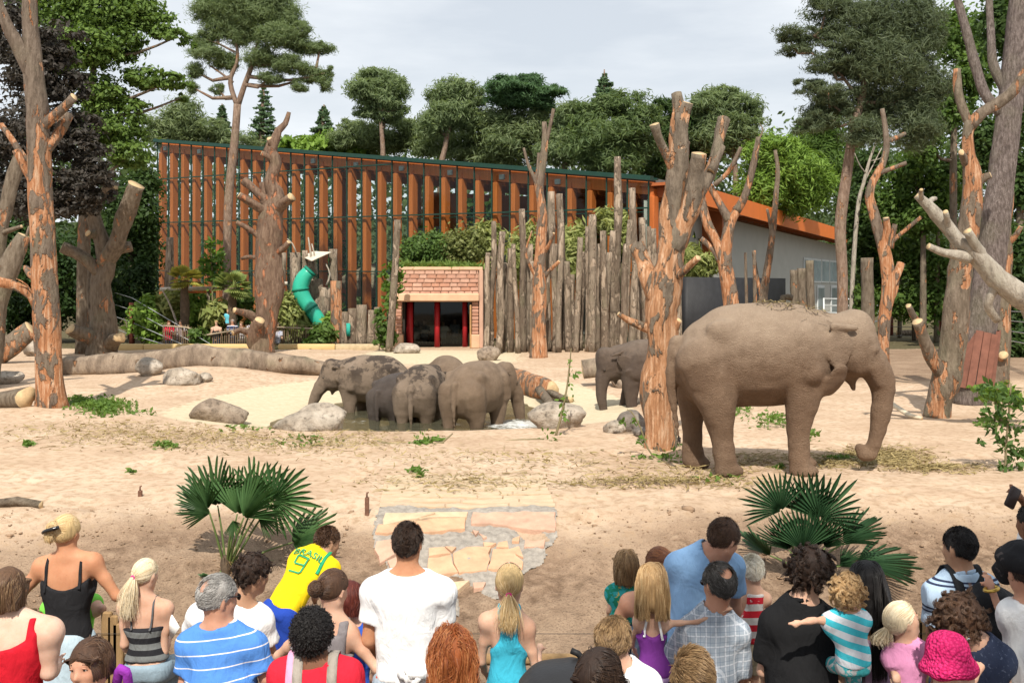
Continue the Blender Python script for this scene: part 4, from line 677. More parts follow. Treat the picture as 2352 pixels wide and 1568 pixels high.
stub('stub_tree', 18.9, [(1512, 1032, 36), (1514, 985, 37), (1508, 930, 38), (1505, 880, 39), (1515, 830, 34), (1520, 780, 36), (1516, 730, 38), (1522, 690, 40), (1530, 645, 38), (1540, 590, 31), (1545, 530, 27), (1548, 470, 26), (1556, 410, 24), (1560, 350, 22), (1560, 300, 20), (1566, 262, 20)],
    [[(1562, 300, 15, .1), (1560, 262, 13), (1557, 236, 12), (1553, 214, 11)], [(1564, 290, 15, -.1), (1572, 262, 14), (1580, 236, 14)], [(1542, 590, 27, -.4), (1565, 530, 25), (1585, 485, 22), (1598, 430, 18), (1602, 385, 17), (1606, 352, 15)], [(1590, 470, 15, .3), (1620, 420, 15), (1640, 375, 14), (1650, 330, 14), (1664, 272, 15)], [(1632, 395, 10, .2), (1645, 365, 9), (1656, 335, 9)], [(1550, 400, 11, -.3), (1530, 355, 9), (1514, 320, 9), (1504, 285, 10)], [(1575, 430, 10, .5), (1570, 380, 9), (1576, 326, 9)], [(1510, 690, 22, .4), (1490, 640, 22), (1478, 600, 19), (1462, 563, 18)],
     [(1545, 640, 12, -.5), (1565, 628, 11), (1582, 612, 9), (1604, 592, 8)], [(1496, 760, 9, -.2), (1470, 748, 9), (1442, 735, 7), (1420, 720, 5)], [(1545, 760, 9, -.1), (1556, 742, 8), (1560, 735, 6)]],
    'debarked orange forked stub tree right behind the big elephant', barkmat('orange_peeled', (.16, .125, .092), (.27, .215, .16), .62, (.42, .21, .105), (.63, .44, .295), .8, ztop=2.4), 7, seg=20, step=.12, rough=.08)
tr7 = None
stub('stub_tree', 40, [(1685, 790, 19), (1682, 740, 18), (1678, 690, 18), (1670, 640, 17), (1664, 600, 17), (1668, 555, 15), (1676, 515, 13), (1690, 485, 10)],
    [[(1662, 600, 13, .4), (1645, 555, 12), (1625, 515, 11), (1612, 470, 10), (1608, 440, 9)], [(1676, 510, 11), (1655, 470, 10), (1632, 430, 8), (1618, 400, 6)], [(1690, 485, 10, -.3), (1706, 460, 9), (1720, 420, 8), (1732, 370, 8), (1742, 315, 6)], [(1640, 425, 6), (1668, 400, 6), (1685, 375, 6), (1702, 338, 5)], [(1655, 600, 8, .3), (1640, 575, 7), (1610, 548, 6)], [(1738, 330, 3), (1752, 300, 1.5), (1745, 285, 1)]],
    'forked orange-brown dead tree before the black wall', BK2, 8, seg=12)
stub('stub_tree', 44, [(1746, 790, 12), (1752, 700, 10), (1760, 640, 9), (1768, 585, 8), (1776, 520, 7), (1782, 450, 6), (1786, 390, 5), (1780, 345, 4)], [[(1774, 540, 5), (1768, 510, 4), (1762, 480, 3)], [(1752, 690, 6, .3), (1740, 640, 4), (1730, 580, 3)]], 'thin pale dead tree beside the forked one', BK1, 9, seg=10)
for i, (x, yt, yb, r_, lab) in enumerate(((1712, 580, 760, 4, 'slim leafy pole left of the thin pale dead tree'), (1732, 575, 760, 5, 'second slim pole by the thin pale dead tree'))):
    stub('thin_pole', 43, [(x + 6, yb, r_), (x + 2, (yt + yb) / 2, r_ * .9), (x, yt, r_ * .7)], [], lab, BK1, 40 + i, 'pole', seg=8)
for i, (x, yt, yb, r_, lab) in enumerate(((1825, 620, 790, 9, 'shortest of the cut stakes behind the elephant\'s back'), (1843, 616, 790, 10, 'middle cut stake behind the elephant\'s back'), (1862, 598, 790, 10, 'tallest cut stake behind the elephant\'s back'), (1993, 592, 800, 14, 'cut stake behind the elephant\'s forehead'))):
    stub('cut_stake', 50, [(x, yb, r_), (x, (yt + yb) / 2, r_), (x - 2, yt, r_ * .95)], [], lab, BK3, 50 + i, 'pole', seg=10)
stub('stub_tree', 44, [(1800, 770, 9), (1796, 700, 9), (1800, 682, 8), (1820, 684, 8)], [], 'bent cut stump behind the elephant\'s back', BK3, 61, seg=9)
stub('stub_tree', 34, [(2034, 868, 13), (2030, 800, 13), (2032, 740, 14), (2036, 690, 15), (2040, 640, 15), (2034, 590, 14), (2020, 540, 12), (2006, 490, 11), (1996, 450, 10), (2006, 415, 9), (2026, 380, 8), (2036, 340, 7), (2034, 300, 6), (2026, 250, 5)],
    [[(2016, 398, 6, -.2), (2045, 388, 5), (2082, 374, 5)], [(2034, 325, 5), (2055, 318, 5), (2080, 306, 4)], [(2042, 560, 7, -.3), (2065, 540, 5), (2090, 520, 5), (2116, 498, 4)], [(2034, 570, 8, -.2), (2038, 530, 8), (2035, 500, 7)], [(2045, 570, 8), (2050, 540, 7), (2056, 515, 6)], [(2046, 660, 9, .2), (2060, 630, 9), (2070, 605, 9)], [(2040, 700, 8, .2), (2056, 670, 6), (2062, 640, 5)]],
    'reddish peeled dead tree behind the elephant\'s forehead', BK2, 10, seg=12)
stub('stub_tree', 23.6, [(2152, 962, 28), (2160, 920, 28), (2172, 875, 33), (2186, 820, 28), (2194, 760, 28), (2196, 700, 27), (2204, 650, 25), (2212, 590, 24), (2224, 520, 23), (2232, 460, 23), (2232, 400, 21), (2224, 360, 16), (2222, 310, 13), (2228, 280, 13)],
    [[(2226, 285, 11, .2), (2210, 245, 11), (2200, 205, 11), (2198, 160, 9)], [(2228, 288, 13, -.3), (2258, 258, 13), (2295, 235, 13), (2330, 205, 12), (2370, 140, 11)], [(2166, 862, 17, -.6), (2142, 828, 15), (2122, 780, 13), (2106, 738, 12)], [(2108, 742, 8, -.2), (2096, 722, 8), (2086, 702, 7)], [(2236, 430, 12, -.2), (2255, 412, 10), (2276, 402, 7)], [(2220, 380, 10, -.4), (2212, 360, 9), (2208, 350, 7)]],
    'big forked stub tree on the right with a low left prong', BK1, 11, seg=18, step=.14)
stub('stub_tree', 20.5, [(2440, 780, 34), (2390, 730, 32), (2340, 680, 29), (2290, 640, 25), (2255, 600, 22), (2225, 570, 20), (2200, 550, 16), (2170, 515, 15), (2140, 480, 14), (2106, 448, 9)],
    [[(2225, 590, 17, -.2), (2190, 585, 12), (2160, 578, 9), (2132, 566, 8)], [(2180, 530, 9), (2176, 505, 8), (2172, 486, 6)], [(2130, 470, 6), (2140, 458, 6), (2148, 456, 5)], [(2118, 460, 6), (2115, 445, 5), (2116, 436, 4)], [(2270, 620, 14, -.3), (2250, 580, 12), (2236, 555, 11), (2222, 530, 10)], [(2290, 650, 12, .3), (2270, 700, 11), (2290, 735, 10)]],
    'bleached bare tree leaning in from the right edge', BK4, 12, seg=14, step=.14, flare=1.0)
stub('stub_tree', 29, [(2292, 880, 22), (2296, 800, 22), (2300, 720, 20), (2304, 640, 19), (2310, 580, 16), (2308, 520, 13), (2318, 470, 9), (2322, 438, 7)], [[(2306, 545, 9), (2290, 520, 8), (2282, 490, 6)], [(2300, 830, 12, -.4), (2304, 815, 10)], [(2310, 560, 9), (2330, 545, 7), (2345, 520, 5)]], 'dark trunk between the boarded pine and the right edge', BK1, 13)
# living pine on the right with red boards round its foot
pine_r = stub('pine_tree', 26, [(2232, 880, 38), (2245, 800, 36), (2258, 720, 34), (2272, 620, 32), (2285, 520, 31), (2300, 400, 29), (2315, 280, 28), (2328, 160, 27), (2338, 60, 26), (2346, -60, 24)], [[(2300, 260, 14, .3), (2262, 215, 12), (2240, 150, 11), (2222, 80, 10), (2205, 20, 9), (2190, -30, 8)], [(2310, 210, 12, .5), (2282, 150, 11), (2276, 80, 9), (2272, -10, 8)], [(2305, 300, 3), (2340, 262, 2), (2365, 255, 1)]], 'thick scaly pine trunk on the right with reddish boards round its foot', BK5, 14, cat='pine tree', seg=22, step=.16, rough=.035)
bo = np.array(pine_r.location); d = 26; nb = 15
for k in range(nb):
    a = 2 * math.pi * k / nb; rr = 43 * d / F; c0, c1 = W(2235, 868, d), W(2256, 762, d); ct, st = math.cos(a), math.sin(a); hgt = 758 + (k * 7 % 5) * 2
    v, f = bar(c0 + (ct * rr, st * rr, -.2) - bo, W(2256, hgt, d) + (ct * rr * .88, st * rr * .88, 0) - bo, .165, .04, (-ct, -st, 0.01)); mesh('board', v, f, simple('red_brown_boards', (.20, .085, .058), .8, .3, 5, 30, .3), pine_r, False)

# ---------------------------------------------------------------- living trees
def crown(name, d, lobes, n, size, cols, mname, trunk=None, limbs=(), tm=BK3, lab='', cat='tree', grp=None, seed=0, asp=1.7, up=.3, sp=.2, per=30, droop=0., dep=.9, trans=.3, flat=.8, rmax=1., ow=(.75, 1.1), vth=1.):
    r_ = np.random.default_rng(seed); P, O, C = [], [], []; tot = sum(l[2] * l[3] for l in lobes)
    for l in lobes:
        x, y, rx, ry = l[:4]; ry *= vth; dd = d + (l[4] if len(l) > 4 else r_.uniform(-.7, .7) * rx * d / F); c = W(x, y, dd); rr = np.array((rx, rx * dep, ry)) * dd / F; C.append(c); k = int(n * rx * ry / tot) + 8; m_ = max(4, k // per)
        q = r_.normal(size=(m_, 3)); q /= np.linalg.norm(q, axis=1)[:, None]; q *= r_.uniform(.3, rmax, (m_, 1)) ** .6; i = r_.integers(0, m_, k); qq = np.clip(r_.normal(0, 1, (k, 3)), -1.9, 1.9); msz = r_.uniform(.5, 1.6, m_)[i][:, None]
        o_ = qq * sp * msz * np.array((1, 1, flat)); P.append(c + (q[i] + o_) * rr); u = qq * np.array((1, 1, 1.4)) * .9 + q[i] * .8; O.append(u / (np.linalg.norm(u, axis=1)[:, None] + 1e-6))
    P, O = np.vstack(P), np.vstack(O); x0 = trunk[0][0] if trunk else np.mean([l[0] for l in lobes]); b = W(x0, HY, d); b[2] = zg1(b[0], b[1]) if d < 80 else 0.; e = thing(name, b, lab, cat, grp)
    v, f, rd = leaves(P - b, size, seed, asp, up, O, droop=droop, ow=ow); mesh('crown', v, f, leafmat(mname, *cols, trans=trans), e, attrs={'rnd': rd})
    if trunk:
        T = pxp(trunk, d); 
        if T[0, 2] > b[2]: T = np.vstack([[T[0, 0], T[0, 1], b[2] - .1, T[0, 3] * 1.1], T])
        tubeobj('trunk', T, tm, e, 10, .5, .05, seed, b)
        for lb in limbs: tubeobj('limb', pxp(lb, d), tm, e, 7, .35, .06, seed + 3, b)
        K_ = np.vstack([resample(pxp(lb, d), .5)[:, :3] for lb in limbs] + [resample(T, .5)[len(T):, :3]]) if limbs else None
        for c in C[::2]:
            s = T[-1, :3] if c[2] > T[-1, 2] else np.array((np.interp(c[2] - 1, T[:, 2], T[:, 0]), T[0, 1], min(c[2] - .8, T[-1, 2])))
            if limbs: lowk = K_[K_[:, 2] < c[2] - .2]; s = lowk[np.argmin(((lowk - c) ** 2).sum(1))] if len(lowk) else s
            mdl = (s + c) / 2 + (0, 0, -.3); tubeobj('limb', [(*s, .13 * d / 60), (*mdl, .09 * d / 60), (*c, .04 * d / 60)], tm, e, 5, .8, .05, seed, b)
    return e
PINE1 = ((.075, .12, .055), (.25, .31, .145)); PINE2 = ((.075, .118, .055), (.25, .30, .14)); SPR = ((.04, .085, .042), (.14, .21, .095)); FRESH = ((.075, .15, .02), (.24, .36, .06)); MID = ((.04, .085, .02), (.15, .235, .05)); DEEP = ((.022, .05, .015), (.085, .14, .038)); COPP = ((.022, .022, .017), (.075, .062, .052))
PT = barkmat('far_pine_bark', (.21, .14, .10), (.34, .25, .19), .2, (.40, .2, .1), (.45, .28, .17), 1.2)
# tall pine whose bare stem crosses the hall
crown('pine_tree', 55, [(476, 24, 32, 20), (530, 12, 44, 24), (600, 28, 46, 24), (655, 40, 32, 24), (500, 68, 32, 16), (556, 78, 36, 18), (636, 84, 42, 18), (692, 104, 36, 14), (735, 112, 26, 10), (474, 124, 32, 12), (448, 165, 20, 11), (516, 140, 28, 13), (596, 134, 38, 14), (664, 148, 38, 14), (716, 174, 32, 11), (748, 190, 14, 12), (622, 180, 26, 9), (466, 94, 24, 14), (590, -20, 70, 22), (690, 68, 22, 12), (500, 203, 13, 8), (690, 196, 20, 8), (440, 200, 12, 9), (560, 50, 30, 14), (760, 165, 10, 8)], 80000, .034, PINE1, 'pine_needles',
    [(522, 790, 11), (521, 690, 10.5), (521, 600, 10), (523, 500, 10.5), (528, 420, 10), (538, 330, 9.5), (543, 270, 9), (545, 240, 9)], [[(545, 245, 6), (532, 205, 5.5), (530, 178, 5), (545, 140, 4), (540, 90, 3), (510, 40, 2)], [(545, 245, 7), (562, 195, 6), (576, 158, 5.5), (590, 110, 4.5), (600, 50, 3), (590, 0, 2)], [(535, 190, 3.5), (510, 170, 2.5), (480, 150, 1.5)], [(585, 130, 4), (630, 100, 3), (680, 90, 2)], [(575, 150, 3.5), (640, 150, 2.6), (720, 165, 1.5)], [(540, 120, 3), (500, 100, 2), (470, 90, 1.2)]],
    PT, 'tall umbrella pine whose forked bare stem crosses the glass hall', 'pine tree', seed=1, asp=7., sp=.24, per=90, up=.1, rmax=1.2, trans=.45, ow=(.6, 1.), vth=1.45)
def spruce(x, yt, yb, hw_, d, lab, seed, n=2000, cols=SPR):
    r_ = np.random.default_rng(seed); L_ = []; k = 15
    for i in range(k):
        t = (i + .5) / k; y = yt + (yb - yt) * t; wd = hw_ * .8 * (t ** .8) * r_.uniform(.75, 1.2)
        L_.append((x - wd * .5, y + 4, wd * .55 + 2, (yb - yt) / k * .30)); L_.append((x + wd * .5, y + 4, wd * .55 + 2, (yb - yt) / k * .30))
    return crown('spruce_tree', d, L_, n * 2, .16, cols, 'spruce_needles', [(x, HY + 60, 3), (x, (yt + yb) / 2, 2), (x, yt, .8)], (), PT, lab, 'spruce', seed=seed, asp=2.2, droop=.3, sp=.25)
spruce(606, 195, 335, 48, 92, 'thin spruce just right of the tall pine stem', 11); spruce(510, 238, 330, 34, 96, 'small pointed spruce left of the tall pine stem', 12, 1800); spruce(744, 240, 330, 40, 98, 'lonely thin spruce left of the round crowned pine', 13, 1800); spruce(1388, 165, 260, 46, 96, 'dark pointed spruce rising above the pine belt', 14, 2600)
crown('broadleaf_tree', 88, [(700, 330, 50, 22), (760, 325, 40, 22), (820, 340, 50, 24), (650, 335, 40, 18), (740, 345, 60, 20)], 3600, .32, FRESH, 'fresh_leaf', None, (), PT, 'low yellow-green trees peeping over the hall roof', 'tree', seed=15)
def bgp(lobes, d, n_, lab, seed, cols=PINE2, mn='far_pine_needles', trunk=None, **k): return crown('pine_tree' if 'pine' in mn else 'broadleaf_tree', d, lobes, int(n_ * 2.6), k.pop('size', .3) * .3, cols, mn, trunk, (), PT, lab, 'pine tree' if 'pine' in mn else 'tree', 'trees behind the glass hall', seed, asp=5., sp=.22, per=70, rmax=1.15, trans=.45, ow=(.6, 1.), vth=1.15, **k)
bgp([(870, 178, 40, 17), (838, 205, 34, 20), (902, 204, 34, 22), (870, 232, 46, 18), (912, 250, 26, 14), (850, 258, 30, 12), (885, 272, 30, 10)], 82, 6000, 'round crowned pine standing alone above the hall roof', 21, PINE1, 'pine_needles_b', [(880, 400, 6), (878, 320, 5), (872, 250, 3.5)], up=.2)
bgp([(808, 300, 36, 22), (790, 318, 40, 18), (850, 310, 55, 24), (925, 300, 45, 26), (960, 315, 40, 26), (880, 330, 60, 22)], 86, 5500, 'brownish pine mass below the round crowned pine', 22)
bgp([(1050, 208, 42, 22), (1090, 222, 26, 18), (1012, 228, 28, 20), (1045, 255, 48, 22), (1006, 285, 42, 24), (1080, 275, 40, 24)], 80, 6000, 'broad pine with a forked stem left of the dark cedar', 23, PINE1, 'pine_needles_b', [(1012, 420, 7), (1022, 340, 6), (1040, 260, 4)], up=.2)
bgp([(1000, 330, 50, 26), (1060, 325, 50, 28), (1120, 300, 46, 36), (1130, 345, 50, 26), (1090, 360, 60, 20)], 84, 5500, 'dense pine mass below the broad forked pine', 24)
bgp([(1160, 193, 34, 15), (1212, 188, 40, 13), (1195, 210, 62, 13), (1252, 212, 36, 9), (1276, 206, 16, 10), (1190, 232, 54, 13), (1245, 238, 30, 10), (1150, 220, 24, 14)], 78, 6500, 'dark green flat topped cedar above the pine belt', 25, ((.035, .08, .035), (.115, .20, .085)), 'cedar_pine_needles', up=.5, flat=.5)
bgp([(1160, 278, 50, 30), (1222, 280, 50, 32), (1180, 325, 66, 32), (1262, 268, 34, 26), (1240, 330, 50, 34), (1150, 370, 50, 20)], 80, 7000, 'wide pine under the dark cedar', 26, PINE2, trunk=[(1250, 420, 6), (1240, 340, 5), (1222, 270, 3)])
bgp([(1305, 300, 44, 26), (1290, 345, 46, 30), (1330, 330, 40, 34), (1310, 262, 34, 20)], 76, 5000, 'pine with a pale crooked stem behind the slender dead tree', 27, PINE1, 'pine_needles_b', [(1296, 420, 6), (1300, 370, 6), (1310, 330, 4)])
bgp([(1340, 265, 46, 24), (1385, 255, 46, 26), (1440, 240, 44, 24), (1482, 275, 36, 28), (1420, 300, 60, 30), (1360, 325, 56, 34), (1450, 340, 56, 34), (1400, 375, 60, 26)], 74, 9000, 'massive round pine group right of the slender dead tree', 28, ((.05, .09, .036), (.18, .24, .09)), 'pine_needles_c')
bgp([(1535, 255, 36, 26), (1560, 295, 50, 34), (1525, 335, 44, 36), (1600, 270, 36, 26), (1590, 340, 50, 36), (1540, 390, 60, 26)], 78, 6500, 'dark leafy tree behind the top of the debarked trunk', 29, DEEP, 'deep_leaf', size=.34)
bgp([(1620, 235, 34, 20), (1662, 218, 38, 16), (1700, 238, 42, 18), (1742, 258, 22, 13), (1650, 268, 46, 24), (1715, 285, 40, 22), (1640, 310, 50, 30), (1700, 325, 46, 28)], 76, 7000, 'spreading pine above the orange roof edge', 30, PINE1, 'pine_needles_b', [(1690, 440, 6), (1685, 350, 5), (1670, 270, 3)], up=.2)
bgp([(1752, 360, 42, 34), (1790, 335, 38, 26), (1832, 385, 50, 40), (1785, 420, 58, 38), (1872, 420, 46, 40), (1740, 430, 40, 40), (1840, 450, 50, 36)], 70, 8000, 'sunny light green broadleaf tree above the orange roof', 31, FRESH, 'fresh_leaf', size=.3)
bgp([(1850, 315, 30, 30), (1890, 300, 40, 40), (1885, 360, 46, 40), (1930, 390, 46, 50)], 74, 5000, 'mid green tree between the sunny tree and the dark pine', 32, MID, 'mid_leaf', size=.3)
bgp([(480, 300, 40, 26), (425, 270, 40, 40), (430, 320, 50, 30), (370, 300, 46, 34), (540, 325, 50, 18)], 84, 5500, 'dark trees left behind the hall roof', 33, PINE2)
# right hand pine mass and wood
crown('pine_tree', 38, [(1900, 18, 52, 22), (1848, 80, 52, 16), (1808, 86, 26, 10), (1838, 118, 40, 11), (1960, 55, 70, 40), (2040, 45, 70, 50), (1905, 145, 54, 18), (1852, 196, 36, 11), (1902, 212, 46, 18), (1980, 145, 70, 40), (2060, 145, 70, 50), (2118, 60, 50, 56), (1960, 235, 66, 32), (2050, 245, 66, 42), (1898, 262, 50, 22), (1866, 292, 36, 16), (2128, 200, 52, 50), (2110, 295, 50, 40), (1985, 300, 54, 30), (1930, 95, 46, 16)], 95000, .030, ((.042, .064, .034), (.145, .175, .09)), 'dark_pine_needles',
    [(1935, 640, 13), (1930, 520, 13), (1945, 400, 12), (1960, 300, 10), (1985, 200, 8), (2000, 80, 6)], [[(1975, 230, 5), (1920, 160, 3), (1860, 120, 1.5)], [(1985, 190, 5), (1930, 110, 3), (1870, 85, 1.5)], [(1960, 280, 4), (1910, 240, 2.6), (1850, 200, 1.4)]], PT, 'huge dark pine hanging over the right of the enclosure', 'pine tree', seed=40, asp=7., sp=.19, per=110, up=.05, trans=.35, rmax=1.2, ow=(.6, 1.), vth=1.2)
def wood(lobes, d, n, cols, mn, lab, seed, size=.155, trunk=None, **k): return crown('broadleaf_tree', d, lobes, int(n * 1.3), size, cols, mn, trunk, (), BK3, lab, 'tree', None, seed, asp=1.7, sp=.22, per=40, **k)
wood([(2200, 90, 60, 70), (2180, 250, 54, 60), (2130, 330, 40, 50), (2240, 170, 40, 60)], 52, 8000, MID, 'mid_leaf', 'leafy tree behind the upper right stub tree', 41, trunk=[(2190, 700, 9), (2190, 400, 8), (2195, 200, 5)])
wood([(2310, 60, 56, 70), (2340, 240, 40, 80), (2260, 330, 40, 60), (2340, 420, 44, 80)], 46, 8500, DEEP, 'deep_leaf', 'dark leafy tree in the top right corner', 42, trunk=[(2350, 760, 9), (2340, 400, 8), (2330, 150, 5)])
wood([(2100, 390, 50, 50), (2180, 420, 54, 70), (2060, 470, 60, 56), (2130, 500, 60, 50)], 54, 8000, MID, 'mid_leaf', 'leafy tree between the reddish dead tree and the big right stub tree', 43, trunk=[(2120, 760, 8), (2120, 500, 6)])
wood([(2000, 380, 44, 44), (1965, 470, 44, 56), (1985, 560, 46, 50), (2010, 640, 40, 40)], 58, 7000, DEEP, 'deep_leaf', 'dark tree beyond the end of the orange roof', 44)
wood([(2080, 590, 60, 60), (2160, 610, 56, 60), (2080, 690, 70, 44), (2140, 690, 60, 50), (1990, 690, 40, 36)], 56, 8000, MID, 'mid_leaf', 'bushy hazel behind the wire fence on the right', 45)
wood([(2330, 600, 50, 80), (2260, 560, 40, 70), (2340, 720, 50, 60), (2330, 800, 50, 40), (2270, 690, 40, 60)], 44, 8500, DEEP, 'deep_leaf', 'dark undergrowth tree at the right picture edge', 46)
stub('dead_stem', 56, [(1950, 600, 5), (1968, 500, 5), (1984, 420, 4.5), (2000, 360, 3), (2012, 330, 2)], [[(1984, 420, 2), (2000, 390, 1.5), (2025, 340, 1)], [(1990, 400, 2), (1975, 380, 1.4), (1962, 350, 1)], [(1998, 370, 1.5), (2020, 365, 1), (2040, 350, .8)], [(2002, 355, 1.5), (2010, 330, 1), (2030, 300, .8)]], 'pale slanting dead stem with twigs beyond the orange roof end', BK4, 70, seg=8, step=.4)
for i, (xb, xt, yt, r__, d, lab) in enumerate(((2150, 2155, 500, 6, 55, 'dim trunk behind the far wire fence, right one'), (2100, 2098, 560, 5, 57, 'dim trunk behind the far wire fence, left one'), (2066, 2070, 480, 5, 60, 'slim dim trunk behind the reddish dead tree'))): stub('tree_trunk', d, [(xb, HY + F * CAMH / d, r__), ((xb + xt) / 2, 650, r__), (xt, yt, r__ * .8)], [], lab, BK3, 80 + i, 'tree', seg=8, step=.6)
# left wood: green beech, copper beech, undergrowth
crown('beech_tree', 46, [(130, 15, 90, 56), (230, 20, 90, 56), (312, 22, 54, 44), (368, 55, 42, 32), (408, 84, 30, 18), (432, 105, 18, 10), (200, 108, 80, 54), (282, 96, 50, 44), (120, 128, 60, 54), (330, 180, 48, 26), (388, 186, 42, 18), (425, 198, 18, 10), (415, 225, 16, 10), (230, 215, 60, 46), (300, 240, 36, 22), (280, 296, 56, 44), (300, 356, 46, 34), (210, 300, 50, 50)], 40000, .12, ((.05, .095, .02), (.17, .255, .055)), 'beech_leaf', [(190, 780, 16), (195, 500, 14), (210, 250, 9), (220, 60, 5)], (), BK3, 'big green beech spreading over the upper left', 'beech tree', None, 51, asp=1.7, sp=.2, per=36, flat=.55)
crown('copper_beech', 40, [(20, 70, 54, 70), (70, 170, 66, 70), (145, 200, 44, 50), (160, 290, 66, 50), (60, 310, 76, 70), (195, 350, 50, 40), (228, 398, 40, 30), (60, 440, 76, 66), (160, 450, 60, 50), (225, 440, 36, 34), (130, 100, 50, 40)], 32000, .11, COPP, 'copper_leaf', [(120, 780, 16), (110, 500, 14), (90, 200, 9)], (), BK3, 'dark purple copper beech behind the barkless trunk', 'beech tree', None, 52, asp=1.7, sp=.2, per=60, flat=.5, trans=.2, rmax=1.3)
wood([(290, 470, 60, 70), (330, 420, 34, 50), (335, 550, 36, 80), (260, 560, 50, 60)], 58, 8000, DEEP, 'deep_leaf', 'deep green tree left of the glass hall', 53, trunk=[(300, 780, 7), (300, 500, 6)])
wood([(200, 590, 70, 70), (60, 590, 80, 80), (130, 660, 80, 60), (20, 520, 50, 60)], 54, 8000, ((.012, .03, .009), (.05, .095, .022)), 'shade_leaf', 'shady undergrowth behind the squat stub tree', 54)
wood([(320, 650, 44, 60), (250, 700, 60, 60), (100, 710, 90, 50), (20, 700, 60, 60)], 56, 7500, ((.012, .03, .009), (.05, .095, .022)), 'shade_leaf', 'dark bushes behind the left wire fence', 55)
hx_, hy_ = np.meshgrid(np.linspace(-130, 130, 80), np.linspace(126, 190, 10)); hz_ = 11.5 * ss(126, 140, hy_) + 1.6 * vn2(hx_, hy_, .12, 60) * ss(128, 136, hy_) - .5; hi_ = np.arange(hx_.size).reshape(hx_.shape)
tag(mesh('wooded_hill', np.stack([hx_, hy_, hz_], -1).reshape(-1, 3), np.stack([hi_[:-1, :-1], hi_[:-1, 1:], hi_[1:, 1:], hi_[1:, :-1]], -1).reshape(-1, 4), simple('hill_green', (.04, .06, .025), .95, .5, .5, 3, .8, .4)), kind='structure')
# far off wood closing every gap (uncountable)
r_ = np.random.default_rng(77); P = []
for x in np.linspace(-900, 3300, 70):
    d = r_.uniform(104, 122); top = r_.uniform(295, 370) if 760 < x < 1750 else r_.uniform(330, 400) if 380 < x < 1750 else r_.uniform(300, 380)
    for y in np.arange(top, 720, 42):
        c = W(x + r_.uniform(-20, 20), y, d); P.append(c + np.clip(r_.normal(0, 1, (96, 3)), -1.8, 1.8) * np.array((1.7, 1.3, 1.2)))
P = np.vstack(P); v, f, rd = leaves(P, .48, 78, 1.5, .2); tag(mesh('far_wood', v, f, leafmat('far_wood_leaf', (.035, .06, .025), (.13, .18, .065)), attrs={'rnd': rd}), kind='stuff', label='dark wood closing the view behind everything')
# sapling bush at the right edge, and small growth under the right trees
stick([(2308, 1092, 3), (2312, 1010, 3), (2318, 940, 2.5), (2322, 880, 2)], 16.6, 'leafy sapling with drooping green leaves at the right edge', TW, 'sapling', 'sapling', [(2322, 905, 14, 40), (2290, 925, 12, 34), (2340, 930, 12, 36), (2265, 955, 9, 24), (2305, 965, 13, 40), (2290, 1000, 6, 14), (2312, 1025, 12, 34), (2335, 985, 12, 36), (2330, 1060, 11, 30), (2300, 1075, 9, 22), (2252, 1015, 4, 10), (2250, 895, 9, 18), (2345, 1040, 9, 24), (2275, 980, 7, 16), (2280, 890, 12, 26)], 41, ls=.07, lm=('sapling_leaf', (.03, .07, .018), (.11, .19, .045)))
bush('edge_shrub', [(2262, 905, 36, 22), (2300, 905, 36, 24), (2340, 910, 28, 24), (2250, 885, 22, 12)], 22.5, 520, .08, 'shrub_fresh', ((.055, .115, .018), (.20, .31, .05)), 'low leafy shrub at the foot of the boarded pine', seed=91, base=0)
